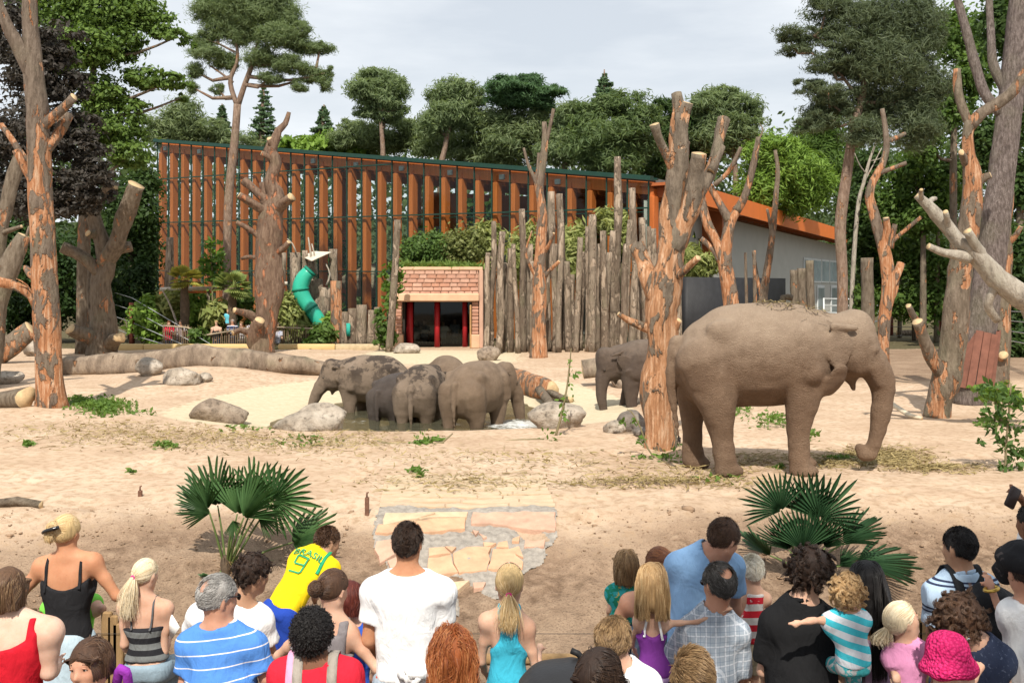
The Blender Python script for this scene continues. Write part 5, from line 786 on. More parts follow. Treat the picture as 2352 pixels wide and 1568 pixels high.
# ---------------------------------------------------------------- smooth solids: distance field + surface nets
def vn3(shape, cell, seed):               # trilinear value noise on a grid, cells in voxels
    r_ = np.random.default_rng(seed); cs = [max(2, int(np.ceil(n / c)) + 2) for n, c in zip(shape, cell)]; a = r_.uniform(-1, 1, cs).astype(np.float32)
    for ax in range(3):
        t = np.arange(shape[ax]) / cell[ax]; i = t.astype(int); fr = (t - i).astype(np.float32); fr = fr * fr * (3 - 2 * fr); sh = [1, 1, 1]; sh[ax] = -1
        a = np.take(a, i, ax) * (1 - fr.reshape(sh)) + np.take(a, i + 1, ax) * fr.reshape(sh)
    return a
class Vox:
    def __init__(s, lo, hi, h):
        s.h = h; s.lo = np.array(lo, float); n = np.ceil((np.array(hi) - s.lo) / h).astype(int) + 1; s.ax = [(s.lo[i] + h * np.arange(n[i])).astype(np.float32) for i in range(3)]; s.shape = tuple(n); s.f = np.full(s.shape, 1., np.float32)
    def sl(s, lo, hi):
        o = []
        for i in range(3): a = max(0, int((lo[i] - s.lo[i]) / s.h)); b = min(s.shape[i], int((hi[i] - s.lo[i]) / s.h) + 2); o.append(slice(a, max(a, b)))
        return tuple(o)
    def XYZ(s, q=None):
        q = q or (slice(None),) * 3; return s.ax[0][q[0]][:, None, None], s.ax[1][q[1]][None, :, None], s.ax[2][q[2]][None, None, :]
    def add(s, pr, k=.02, grow=0., op='u'):
        lo, hi, fn = pr; m = k + grow + 2.5 * s.h; q = s.sl(lo - m, hi + m)
        if any(a.stop <= a.start for a in q): return s
        d = (fn(*s.XYZ(q)) - grow).astype(np.float32); f = s.f[q]
        if op == 'u':
            if k > 0: hh = np.maximum(k - np.abs(f - d), 0) / k; s.f[q] = np.minimum(f, d) - hh * hh * k * .25
            else: s.f[q] = np.minimum(f, d)
        else:
            d = -d; hh = np.maximum(k - np.abs(f - d), 0) / k if k > 0 else 0; s.f[q] = np.maximum(f, d) + (hh * hh * k * .25 if k > 0 else 0)
        return s
    def mesh(s, smooth=1):
        f = s.f; f[[0, -1]] = 1; f[:, [0, -1]] = 1; f[:, :, [0, -1]] = 1; g = f < 0; nx, ny, nz = [n - 1 for n in s.shape]
        def cn(a, i, j, k): return a[i:i + nx, j:j + ny, k:k + nz]
        C = [(i, j, k) for i in (0, 1) for j in (0, 1) for k in (0, 1)]; any_ = np.zeros((nx, ny, nz), bool); all_ = np.ones((nx, ny, nz), bool)
        for c in C: q = cn(g, *c); any_ |= q; all_ &= q
        act = any_ & ~all_; I = np.argwhere(act); n = len(I); vid = np.full((nx, ny, nz), -1, np.int32); vid[act] = np.arange(n); val = np.stack([f[I[:, 0] + c[0], I[:, 1] + c[1], I[:, 2] + c[2]] for c in C], 1)
        pos = np.zeros((n, 3)); cnt = np.zeros(n)
        for a in range(8):
            for b in range(a + 1, 8):
                if sum(abs(C[a][i] - C[b][i]) for i in range(3)) != 1: continue
                m = (val[:, a] < 0) != (val[:, b] < 0); t = val[m, a] / (val[m, a] - val[m, b]); pos[m] += np.array(C[a]) + t[:, None] * (np.array(C[b]) - np.array(C[a])); cnt[m] += 1
        v = s.lo + s.h * (I + pos / cnt[:, None]); Fs = []
        for ax in range(3):
            sh = [slice(1, -1)] * 3; sh[ax] = slice(0, -1); sh2 = list(sh); sh2[ax] = slice(1, None); a, b = g[tuple(sh)], g[tuple(sh2)]; e = np.argwhere(a != b)
            if not len(e): continue
            o = np.array([1, 1, 1]); o[ax] = 0; e = e + o; sg = g[e[:, 0], e[:, 1], e[:, 2]]; u, w_ = [(1, 2), (2, 0), (0, 1)][ax]; q = []
            for du, dw in ((-1, -1), (0, -1), (0, 0), (-1, 0)): p = e.copy(); p[:, u] += du; p[:, w_] += dw; q.append(vid[p[:, 0], p[:, 1], p[:, 2]])
            q = np.stack(q, 1); q[~sg] = q[~sg][:, ::-1]; Fs.append(q)
        fc = np.vstack(Fs)
        for _ in range(smooth):
            nb = np.zeros_like(v); c_ = np.zeros(n)
            for i in range(4): np.add.at(nb, fc[:, i], v[fc[:, (i + 1) % 4]]); np.add.at(c_, fc[:, i], 1)
            v = .5 * v + .5 * nb / np.maximum(c_, 1)[:, None]
        return v, fc
def cone(a, b, ra, rb):
    a, b = np.asarray(a, float), np.asarray(b, float); ba = b - a; l2 = max(ba @ ba, 1e-9); rm = max(ra, rb)
    def fn(X, Y, Z):
        x, y, z = X - a[0], Y - a[1], Z - a[2]; t = np.clip((x * ba[0] + y * ba[1] + z * ba[2]) / l2, 0, 1); return np.sqrt((x - t * ba[0]) ** 2 + (y - t * ba[1]) ** 2 + (z - t * ba[2]) ** 2) - (ra + (rb - ra) * t)
    return np.minimum(a, b) - rm, np.maximum(a, b) + rm, fn
def ell(c, r3, M=None):
    c = np.asarray(c, float); M = np.eye(3) if M is None else np.asarray(M, float); r3 = np.asarray(r3, float)   # rows of M are the axes
    ext = np.sqrt(((M * r3[:, None]) ** 2).sum(0))
    def fn(X, Y, Z):
        x, y, z = X - c[0], Y - c[1], Z - c[2]; k0 = 0; k1 = 0
        for i in range(3): q = x * M[i, 0] + y * M[i, 1] + z * M[i, 2]; k0 = k0 + (q / r3[i]) ** 2; k1 = k1 + (q / r3[i] ** 2) ** 2
        k0 = np.sqrt(k0); return k0 * (k0 - 1) / np.sqrt(k1 + 1e-9)
    return c - ext, c + ext, fn
def loft(a, b, lat, st, ease=2.):
    """elliptic loft from a to b; st rows: t, half width, half depth, depth offset"""
    a, b, lat = np.asarray(a, float), np.asarray(b, float), np.asarray(lat, float); u = b - a; L_ = np.linalg.norm(u); u = u / L_; lat = lat - (lat @ u) * u; lat /= np.linalg.norm(lat); e2 = np.cross(u, lat); st = np.array(st, float); mx = st[:, 1:3].max() + abs(st[:, 3]).max()
    tt = np.linspace(st[0, 0], st[-1, 0], 64)
    def sm(c): 
        y = np.interp(tt, st[:, 0], st[:, c]); k = np.ones(7) / 7; return np.convolve(np.pad(y, 3, 'edge'), k, 'valid')
    A_, B_, O_ = sm(1), sm(2), sm(3)
    def tuv(X, Y, Z):
        x, y, z = X - a[0], Y - a[1], Z - a[2]; return (x * u[0] + y * u[1] + z * u[2]) / L_, x * lat[0] + y * lat[1] + z * lat[2], x * e2[0] + y * e2[1] + z * e2[2]
    def fn(X, Y, Z):
        t, p, q = tuv(X, Y, Z); A1 = np.interp(t, tt, A_); B1 = np.interp(t, tt, B_); q = q - np.interp(t, tt, O_); k0 = (np.abs(p / A1) ** ease + np.abs(q / B1) ** ease) ** (1 / ease); d = (k0 - 1) * np.minimum(A1, B1) * .9
        cap = np.maximum(st[0, 0] - t, t - st[-1, 0]) * L_; return np.where(cap > 0, np.sqrt(np.maximum(d, 0) ** 2 + cap ** 2), np.maximum(d, cap))
    e0, e1 = a + u * L_ * st[0, 0], a + u * L_ * st[-1, 0]; r = (np.minimum(e0, e1) - mx, np.maximum(e0, e1) + mx, fn); return r, tuv
def xform(pr, M, t, s=1.):                # rotate (z), scale, move a primitive list in closed form: p = M q * s + t
    lo, hi, fn = pr; C = np.array([(x, y, z) for x in (lo[0], hi[0]) for y in (lo[1], hi[1]) for z in (lo[2], hi[2])]) @ M.T * s + t; Mi = M.T / s
    def g(X, Y, Z): x, y, z = X - t[0], Y - t[1], Z - t[2]; return fn(Mi[0, 0] * x + Mi[0, 1] * y + Mi[0, 2] * z, Mi[1, 0] * x + Mi[1, 1] * y + Mi[1, 2] * z, Mi[2, 0] * x + Mi[2, 1] * y + Mi[2, 2] * z) * s
    return C.min(0), C.max(0), g

# ---------------------------------------------------------------- elephants
def m_skin(name, c1, c2, dust=0., wet=0., mott=0., rough=.85):
    g = G(name); v = g.co(); n = g.noise(v, 1.6, 6, .6); n2 = g.noise(v, 7, 6, .65); n3 = g.noise(g.co((1, 1, 2.6), (0, R(12), 0)), 17, 4, .62, .8); vor = g.N('ShaderNodeTexVoronoi', {'Vector': g.co((1, 1, 1.9)), 'Scale': 34}, feature='DISTANCE_TO_EDGE').outputs[0]
    col = g.ramp(n, (.3, c1), (.7, c2)); col = g.mix(g.ramp(n2, (.3, .5), (.55, 0.)), col, tuple(np.array(c1) * .72)); col = g.mix(g.ramp(n3, (.32, .22), (.5, 0.)), col, tuple(np.array(c1) * .55))
    up = g.N('ShaderNodeSeparateXYZ', {0: g.N('ShaderNodeTexCoord').outputs['Object']}).outputs[2]
    if dust: col = g.mix(g.math('MULTIPLY', g.ramp(g.math('ADD', up, g.math('MULTIPLY', n2, .5)), (.9, 0.), (1., 1.)), g.ramp(n, (.2, dust * .6), (.8, dust))), col, (.46, .36, .26)) if False else g.mix(g.math('MULTIPLY', g.math('MULTIPLY', g.ramp(g.math('DIVIDE', g.math('ADD', up, g.math('MULTIPLY', n2, .6)), 3.), (.60, 0.), (.86, 1.)), dust), g.ramp(n, (.3, .6), (.7, 1.))), col, (.36, .275, .20))
    if mott: 
        k = g.ramp(g.noise(v, 2.6, 7, .7), (.47, 0.), (.52, mott)); k = g.math('MULTIPLY', k, g.ramp(g.math('DIVIDE', up, 3.), (.3, 0.), (.55, 1.))); col = g.mix(k, col, (.055, .04, .031))
    h = g.math('ADD', g.math('MULTIPLY', n3, 1.), g.math('ADD', g.math('MULTIPLY', g.ramp(vor, (0., 0.), (.18, 1.)), .35), g.math('MULTIPLY', n2, .5)))
    return g.pr(col, rough - .35 * wet, g.bump(h, .62, .05), .25 + .25 * wet)
def elephant_prims(trunk, jaw=True, headtilt=0., legs=None, earspread=.18):
    P = lambda px, py, y=0.: np.array(((px - 1700) / 156., y, (1088 - py) / 156.))
    pr = []
    body, _ = loft((0, 0, 0), (1, 0, 0), (0, 1, 0), [(-.98, .10, .12, 1.60), (-.92, .26, .32, 1.62), (-.80, .42, .52, 1.60), (-.62, .54, .66, 1.62), (-.36, .64, .755, 1.695), (.05, .72, .775, 1.745), (.45, .74, .77, 1.76), (.80, .66, .745, 1.765), (1.05, .54, .66, 1.80), (1.28, .42, .50, 1.86), (1.48, .36, .40, 1.90)], 2.0)
    for s in (1, -1): pr += [] 
    pr.append((body, .12)); pr += [(cone(P(1850, 790, .30), P(1845, 850, .34), .34, .30), .2), (cone(P(1850, 790, -.30), P(1845, 850, -.34), .34, .30), .2)]
    for s in (1, -1): pr += [(ell(P(1640, 760, s * .50), (.20, .12, .16)), .12), (cone(P(1825, 770, s * .58), P(1838, 850, s * .60), .14, .16), .14)]
    hd = []
    hd += [(ell(P(1950, 785), (.34, .36, .42)), .1), (ell(P(1968, 752, .13), (.21, .17, .25)), .14), (ell(P(1968, 752, -.13), (.21, .17, .25)), .14), (cone(P(1965, 790), P(2000, 838), .31, .225), .12), (ell(P(1960, 830, .17), (.20, .14, .20)), .12), (ell(P(1960, 830, -.17), (.20, .14, .20)), .12),
           (ell(P(1994, 800, .225), (.09, .06, .05)), .06), (ell(P(1994, 800, -.225), (.09, .06, .05)), .06), (cone(P(1900, 800), P(1945, 795), .40, .36), .2)]
    T = [(*P(2004, 835), .235)] + [(*P(a, b, c[0] if c else 0.), r_) for a, b, r_, *c in trunk]
    T = resample(np.array(T), .12)
    for a, b in zip(T[:-1], T[1:]): hd.append((cone(a[:3], b[:3], a[3], b[3]), .05))
    hd += [(cone(P(1938, 848), P(1955, 862), .17, .12), .1), (cone(P(1955, 862), P(1962, 893), .10, .035), .05)]
    for s in (1, -1): hd.append((cone(P(2000, 845, s * .16), P(2016, 880, s * .17), .07, .05), .06))
    for s in (1, -1):                      # ears: thin leaf shapes hinged at the front edge
        n_ = np.array((.52, s * .85, 0)); n_ /= np.linalg.norm(n_); up_ = np.array((.14, 0, 1.)); up_ -= (up_ @ n_) * n_; up_ /= np.linalg.norm(up_); fw = np.cross(up_, n_) ; A_ = np.array((fw, n_, up_)); n2_ = np.array((.45, s * .72, -.55)); n2_ /= np.linalg.norm(n2_); u2_ = np.array((.1, 0, 1.)); u2_ -= (u2_ @ n2_) * n2_; u2_ /= np.linalg.norm(u2_); B2_ = np.array((np.cross(u2_, n2_), n2_, u2_)); y0 = s * (.40 + earspread)
        hd += [(ell(P(1912, 796, y0 - s * .03), (.24, .045, .29), A_), .03), (ell(P(1903, 868, y0 - s * .0), (.17, .045, .28), B2_), .07), (cone(P(1898, 748, y0 + s * .03), P(1952, 752, y0 - s * .13), .05, .05), .03)]
    L_ = legs or {}
    fn = L_.get('fr', [(1835, 850, .32), (1827, 930, .215), (1820, 985, .155), (1822, 1040, .142), (1826, 1074, .165)]); ff = L_.get('fl', [(1850, 850, .32), (1852, 930, .21), (1850, 985, .145), (1851, 1040, .14), (1855, 1066, .16)])
    hn = L_.get('hr', [(1612, 830, .42), (1636, 918, .275), (1644, 985, .16), (1651, 1040, .15), (1658, 1076, .175)]); hf = L_.get('hl', [(1605, 830, .40), (1602, 925, .24), (1597, 985, .145), (1598, 1040, .14), (1601, 1064, .165)])
    for lg, s, yo in ((fn, -1, .38), (ff, 1, .38), (hn, -1, .36), (hf, 1, .36)):
        Q = resample(np.array([(*P(x, y, s * (yo - (.06 if i == 0 else 0))), r_) for i, (x, y, r_) in enumerate(lg)]), .16)
        for a, b in zip(Q[:-1], Q[1:]): pr.append((cone(a[:3], b[:3], a[3], b[3]), .065))
        e = Q[-1]; pr.append((ell((e[0] + .055, e[1], .07), (.20, .175, .11)), .05))
    tl = resample(np.array([(*P(1552, 790), .11), (*P(1541, 850), .075), (*P(1544, 920), .05), (*P(1553, 980), .03), (*P(1557, 1012), .014)]), .12)
    for a, b in zip(tl[:-1], tl[1:]): pr.append((cone(a[:3], b[:3], a[3], b[3]), .05))
    return pr, hd
def elephant(px, d, zfeet, sc, yaw, lab, skin, trunk, h=.032, headyaw=0., headpitch=0., legs=None, seed=0, grp='elephants bathing in the pool', cut=None, earspread=.18, xoff=0.):
    pr, hd = elephant_prims(trunk, legs=legs, earspread=earspread); piv = np.array(((1915 - 1700) / 156., 0, (1088 - 790) / 156.))
    def rz(a): return np.array(((math.cos(a), -math.sin(a), 0), (math.sin(a), math.cos(a), 0), (0, 0, 1.)))
    def ry(a): return np.array(((math.cos(a), 0, math.sin(a)), (0, 1, 0), (-math.sin(a), 0, math.cos(a))))
    Mh = rz(R(headyaw)) @ ry(R(headpitch)); M = rz(R(yaw)); o = np.array(((px - CX) * d / F, d, zfeet)); al = [(xform(p, M, np.zeros(3), sc), k * sc) for p, k in pr] + [(xform(xform(p, Mh, piv - Mh @ piv), M, np.zeros(3), sc), k * sc) for p, k in hd]
    lo = np.min([p[0] for p, k in al], 0) - .1; hi = np.max([p[1] for p, k in al], 0) + .1; lo[2] = -.09; V = Vox(lo, hi, h * max(sc, .7))
    for p, k in al: V.add(p, k)
    V.f += .010 * vn3(V.shape, (7, 7, 3), seed) + .014 * vn3(V.shape, (16, 16, 10), seed + 1) + .022 * vn3(V.shape, (5, 5, 14), seed + 2) * .3
    X, Y, Z = V.XYZ(); V.f = np.maximum(V.f, .0 - Z)
    v, f = V.mesh(1); e = thing('elephant', o, lab, 'elephant', grp); mesh('body', v, f, skin, e)
    for s in (1, -1):
        c = np.array(((1999 - 1700) / 156., s * .262, (1088 - 806) / 156.)); c = M @ (Mh @ (c - piv) + piv) * sc; vv, ff = rock_mesh((.05, .04, .045), 1, 2, .0); mesh('eye', vv * sc + c, ff, simple('elephant_eye', (.012, .008, .006), .15, .1, spec=.6), e)
    t0 = M @ (np.array(((1557 - 1700) / 156., 0, (1088 - 1008) / 156.)) * sc); r_ = np.random.default_rng(seed); vs, fs = [], []
    for k in range(26):
        q = t0 + r_.normal(0, .012, 3); w_ = r_.normal(0, .04, 3); w_[2] = -r_.uniform(.08, .2); b = len(vs); vs += [q, q + (.008, 0, 0), q + w_]; fs.append((b, b + 1, b + 2))
    mesh('tail_hair', np.array(vs), fs, simple('tail_hair_black', (.02, .015, .012)), e)
    return e, M, o
SK1 = m_skin('elephant_skin_dusty', (.152, .094, .059), (.218, .145, .095), .85); SK2 = m_skin('elephant_skin_mottled', (.175, .128, .09), (.25, .188, .138), .3, .15, .95); SK3 = m_skin('elephant_skin_brown', (.165, .112, .074), (.23, .165, .114), .45, .05, .1); SK4 = m_skin('elephant_skin_wet', (.048, .035, .028), (.08, .058, .045), 0, .9, 0)
TR_DOWN = [(2026, 880, .175), (2028, 920, .145), (2022, 960, .12), (2014, 1000, .10), (2008, 1025, .092), (1999, 1044, .086), (1985, 1046, .078), (1976, 1032, .066)]
e_main, Mm, om = elephant(1700, 16.45, 0, 1.0, 0, 'big elephant in profile eating hay behind the right fan palm', SK1, TR_DOWN, .029, headyaw=-6, seed=3, grp=None)
# straw on its back
r_ = np.random.default_rng(8); n = 230; bx = r_.uniform(.2, 1.3, n) ; by = r_.normal(0, .22, n); th = r_.uniform(0, 3.14, n); u = np.stack([np.cos(th), np.sin(th), r_.normal(0, .15, n)], 1) * .07; bv = np.array([p.co[:] for p in e_main.children[0].data.vertices]); bv = bv[bv[:, 2] > 1.9]; zz = np.array([bv[(np.abs(bv[:, 0] - a) < .05) & (np.abs(bv[:, 1] - b) < .05), 2].max(initial=2.2) for a, b in zip(bx, by)]); p_ = np.stack([bx, by, zz + r_.uniform(0, .035, n)], 1); w_ = np.stack([-np.sin(th), np.cos(th), np.zeros(n)], 1) * .006
v = np.stack([p_ - u - w_, p_ - u + w_, p_ + u + w_, p_ + u - w_], 1).reshape(-1, 3); hay = mesh('hay', v, np.arange(4 * n).reshape(n, 4), leafmat('hay', (.16, .115, .045), (.40, .31, .14), trans=.1), attrs={'rnd': np.repeat(r_.uniform(0, 1, n), 4)}); hay.location = om; tag(hay, 'wisps of hay lying on the big elephant\'s back', kind='stuff')
TR_W = [(2026, 880, .185), (2036, 930, .16), (2044, 980, .135), (2050, 1030, .115), (2056, 1075, .1)]
zw = -.90
elephant(878, 27.6, zw, .775, 172, 'elephant facing left with mottled wet back at the left of the bathing group', SK2, [(2030, 872, .19), (2050, 910, .16), (2066, 950, .13), (2078, 990, .11), (2086, 1030, .1)], .044, headyaw=14, headpitch=2, seed=11)
elephant(902, 26.0, zw + .0, .64, 62, 'small dark wet elephant calf in front of the mottled one', SK4, TR_W, .046, seed=12)
elephant(962, 25.6, zw, .73, 80, 'elephant seen from behind in the middle of the bathing group with splotched rump', SK2, TR_W, .043, seed=13)
elephant(1030, 28.6, zw, .735, 100, 'elephant whose back just shows behind the two rear-view bathers', SK3, TR_W, .06, seed=14)
elephant(1084, 24.6, zw, .79, 62, 'nearest bathing elephant turned away to the right with dry brown rump', SK3, TR_W, .042, headyaw=-34, seed=15)
elephant(1522, 26.0, -.45, .78, 178, 'elephant walking out of the pool behind the debarked trunk', m_skin('elephant_skin_dark', (.075, .053, .041), (.125, .09, .068), .35, .2, 0), [(2028, 872, .185), (2046, 910, .155), (2058, 955, .125), (2064, 1000, .105), (2066, 1045, .095), (2060, 1075, .085)], .04, headyaw=14, headpitch=22, seed=16, earspread=.24, grp=None,
    legs={'fr': [(1835, 850, .32), (1850, 930, .22), (1870, 1000, .15), (1890, 1050, .145), (1895, 1074, .165)]})
# ---------------------------------------------------------------- people
GZ = -.3
def m_skinp(name, c):
    if name in MATS: return MATS[name]
    g = G(name); n = g.noise(g.co(), 7, 6, .65); k = np.array(c); col = g.ramp(n, (.3, tuple(k * (.86, .74, .68))), (.7, tuple(np.minimum(k * 1.08, 1)))); col = g.mix(g.ramp(g.noise(g.co(), 70, 3), (.66, 0.), (.72, .35)), col, tuple(k * (.7, .5, .4)))
    MATS[name] = g.pr(col, .6, g.bump(g.noise(g.co(), 90, 3), .12, .004), .22, **{'Subsurface Weight': .12, 'Subsurface Radius': (.02, .008, .004), 'Subsurface Scale': .3}); return MATS[name]
FAIR = m_skinp('fair_skin', (.60, .385, .28)); PALE = m_skinp('pale_skin', (.66, .46, .36)); TAN = m_skinp('tanned_skin', (.50, .255, .145)); RUDDY = m_skinp('ruddy_skin', (.52, .29, .20)); BROWN = m_skinp('brown_skin', (.20, .10, .06)); OLIVE = m_skinp('olive_skin', (.42, .25, .16))
def cloth(name, c, rough=.9, stripes=None, plaid=None, weave=220, var=.06, blot=None):
    if name in MATS: return MATS[name]
    g = G(name); v = g.co(); s = g.N('ShaderNodeSeparateXYZ', {0: v}); wob = g.math('MULTIPLY', g.noise(v, 3, 2), .03); k = np.array(c)
    col = g.ramp(g.noise(v, 5, 4), (.3, tuple(k * (1 - var))), (.7, tuple(np.minimum(k * (1 + var), 1))))
    if stripes:
        for (c2, per, duty, off, sx, sy) in stripes:
            z = g.math('ADD', g.math('ADD', s.outputs[2], wob), g.math('ADD', g.math('MULTIPLY', s.outputs[0], sx), g.math('MULTIPLY', s.outputs[1], sy))); fr = g.math('FRACT', g.math('DIVIDE', g.math('ADD', z, off), per)); col = g.mix(g.math('LESS_THAN', fr, duty), col, c2)
    if plaid:
        for ax, per, duty, c2, al in plaid:
            fr = g.math('FRACT', g.math('DIVIDE', g.math('ADD', s.outputs[ax], wob), per)); col = g.mix(g.math('MULTIPLY', g.math('LESS_THAN', fr, duty), al), col, c2)
    if blot:
        for c2, sc, th in blot: col = g.mix(g.ramp(g.noise(v, sc, 3, .6, .6), (th, 0.), (th + .03, 1.)), col, c2)
    fold = g.noise(g.co((1, 1, .6), (0, R(25), 0)), 11, 3, .5, .8); fold2 = g.noise(g.co((1, 1, .35), (R(20), R(-35), 0)), 26, 3, .5, 1.2); h = g.math('ADD', g.math('MULTIPLY', fold, 1.), g.math('ADD', g.math('MULTIPLY', fold2, .25), g.math('MULTIPLY', g.noise(v, weave, 2), .05)))
    MATS[name] = g.pr(col, rough, g.bump(h, .55, .035), .15); return MATS[name]
def m_hair(name, c1, c2, c3=None):
    if name in MATS: return MATS[name]
    g = G(name); hi = g.N('ShaderNodeHairInfo'); rn = hi.outputs['Random']
    col = g.ramp(rn, (0., c1), (.55, c2), (1., c3 or tuple(np.minimum(np.array(c2) * 1.3, 1)))); MATS[name] = g.pr(col, .42, None, .35); return MATS[name]
def m_cap(name, c):
    if name in MATS: return MATS[name]
    g = G(name); n = g.noise(g.co((14, 14, 2)), 6, 5, .6); k = np.array(c); MATS[name] = g.pr(g.ramp(n, (.3, tuple(k * .6)), (.7, tuple(np.minimum(k * 1.1, 1)))), .6, g.bump(n, .6, .01), .25); return MATS[name]
HC = {'blond': ((.42, .27, .12), (.60, .42, .20), (.78, .62, .38)), 'blondpale': ((.55, .42, .25), (.75, .62, .42), (.86, .78, .6)), 'platinum': ((.72, .64, .5), (.86, .8, .68), (.92, .89, .8)), 'brown': ((.036, .018, .011), (.075, .038, .022), (.16, .09, .05)), 'chestnut': ((.06, .03, .017), (.13, .07, .038), (.30, .19, .10)), 'dark': ((.018, .011, .008), (.035, .02, .014), (.075, .042, .025)), 'black': ((.006, .005, .005), (.012, .01, .01), (.03, .026, .024)), 'red': ((.16, .04, .012), (.30, .085, .025), (.45, .19, .07)), 'darkred': ((.05, .010, .008), (.10, .02, .014), (.2, .05, .03)), 'gray': ((.16, .15, .14), (.34, .32, .30), (.52, .50, .47)), 'lightbrown': ((.13, .075, .035), (.24, .145, .07), (.42, .28, .14)), 'auburn': ((.09, .03, .015), (.17, .06, .025), (.30, .13, .05)), 'saltpepper': ((.02, .018, .016), (.05, .045, .04), (.14, .13, .125)), 'sandy': ((.3, .17, .07), (.45, .28, .13), (.62, .45, .24))}
def headframe(yaw, pitch, roll, back=1):
    a, p, r_ = R(yaw), R(pitch), R(roll); fw = np.array((math.sin(a) * math.cos(p), math.cos(a) * math.cos(p), math.sin(p))); rt = np.cross(fw, (0, 0, 1.)); rt /= np.linalg.norm(rt); up = np.cross(rt, fw); rt, up = rt * math.cos(r_) + up * math.sin(r_), up * math.cos(r_) - rt * math.sin(r_); return rt, fw, up
def hand_prims(w_, dr, nrm, s, spread=.25, curl=.5, side=1):
    dr = dr / np.linalg.norm(dr); nrm = nrm - (nrm @ dr) * dr; nrm /= np.linalg.norm(nrm); lat = np.cross(dr, nrm) * side; o = [(cone(w_, w_ + dr * .02 * s, .026 * s, .027 * s), .02), (ell(w_ + dr * .055 * s, (.046 * s, .042 * s, .018 * s), np.array((dr, lat, nrm))), .02)]
    for i, (l, y) in enumerate(((.066, .031), (.078, .011), (.072, -.010), (.055, -.029))):
        b = w_ + dr * .088 * s + lat * y * s; d1 = dr + lat * (y * 6 * spread) - nrm * curl * .35; d1 /= np.linalg.norm(d1); m = b + d1 * l * .5 * s; d2 = d1 - nrm * curl; d2 /= np.linalg.norm(d2); o += [(cone(b, m, .0105 * s, .0095 * s), .006), (cone(m, m + d2 * l * .5 * s, .0095 * s, .0075 * s), .004)]
    b = w_ + dr * .03 * s + lat * .036 * s; d1 = dr * .6 + lat * .75 - nrm * .3; d1 /= np.linalg.norm(d1); m = b + d1 * .035 * s; d2 = dr * .9 + lat * .25 - nrm * .35; d2 /= np.linalg.norm(d2); o += [(cone(b, m, .014 * s, .012 * s), .012), (cone(m, m + d2 * .03 * s, .012 * s, .009 * s), .004)]
    return o
def strands(name, pts, m, parent, o, rad=.0016):
    n, k, _ = pts.shape; cu = bpy.data.hair_curves.new(name); cu.add_curves([k] * n); p = (pts - o).astype(np.float32); cu.points.foreach_set('position', p.ravel()); r_ = rad * np.linspace(1, .35, k)[None] * np.ones((n, 1)); cu.points.foreach_set('radius', r_.astype(np.float32).ravel()); cu.materials.append(m); ob = bpy.data.objects.new(name, cu); COL.objects.link(ob); ob.parent = parent; return ob
NPERS = [0]
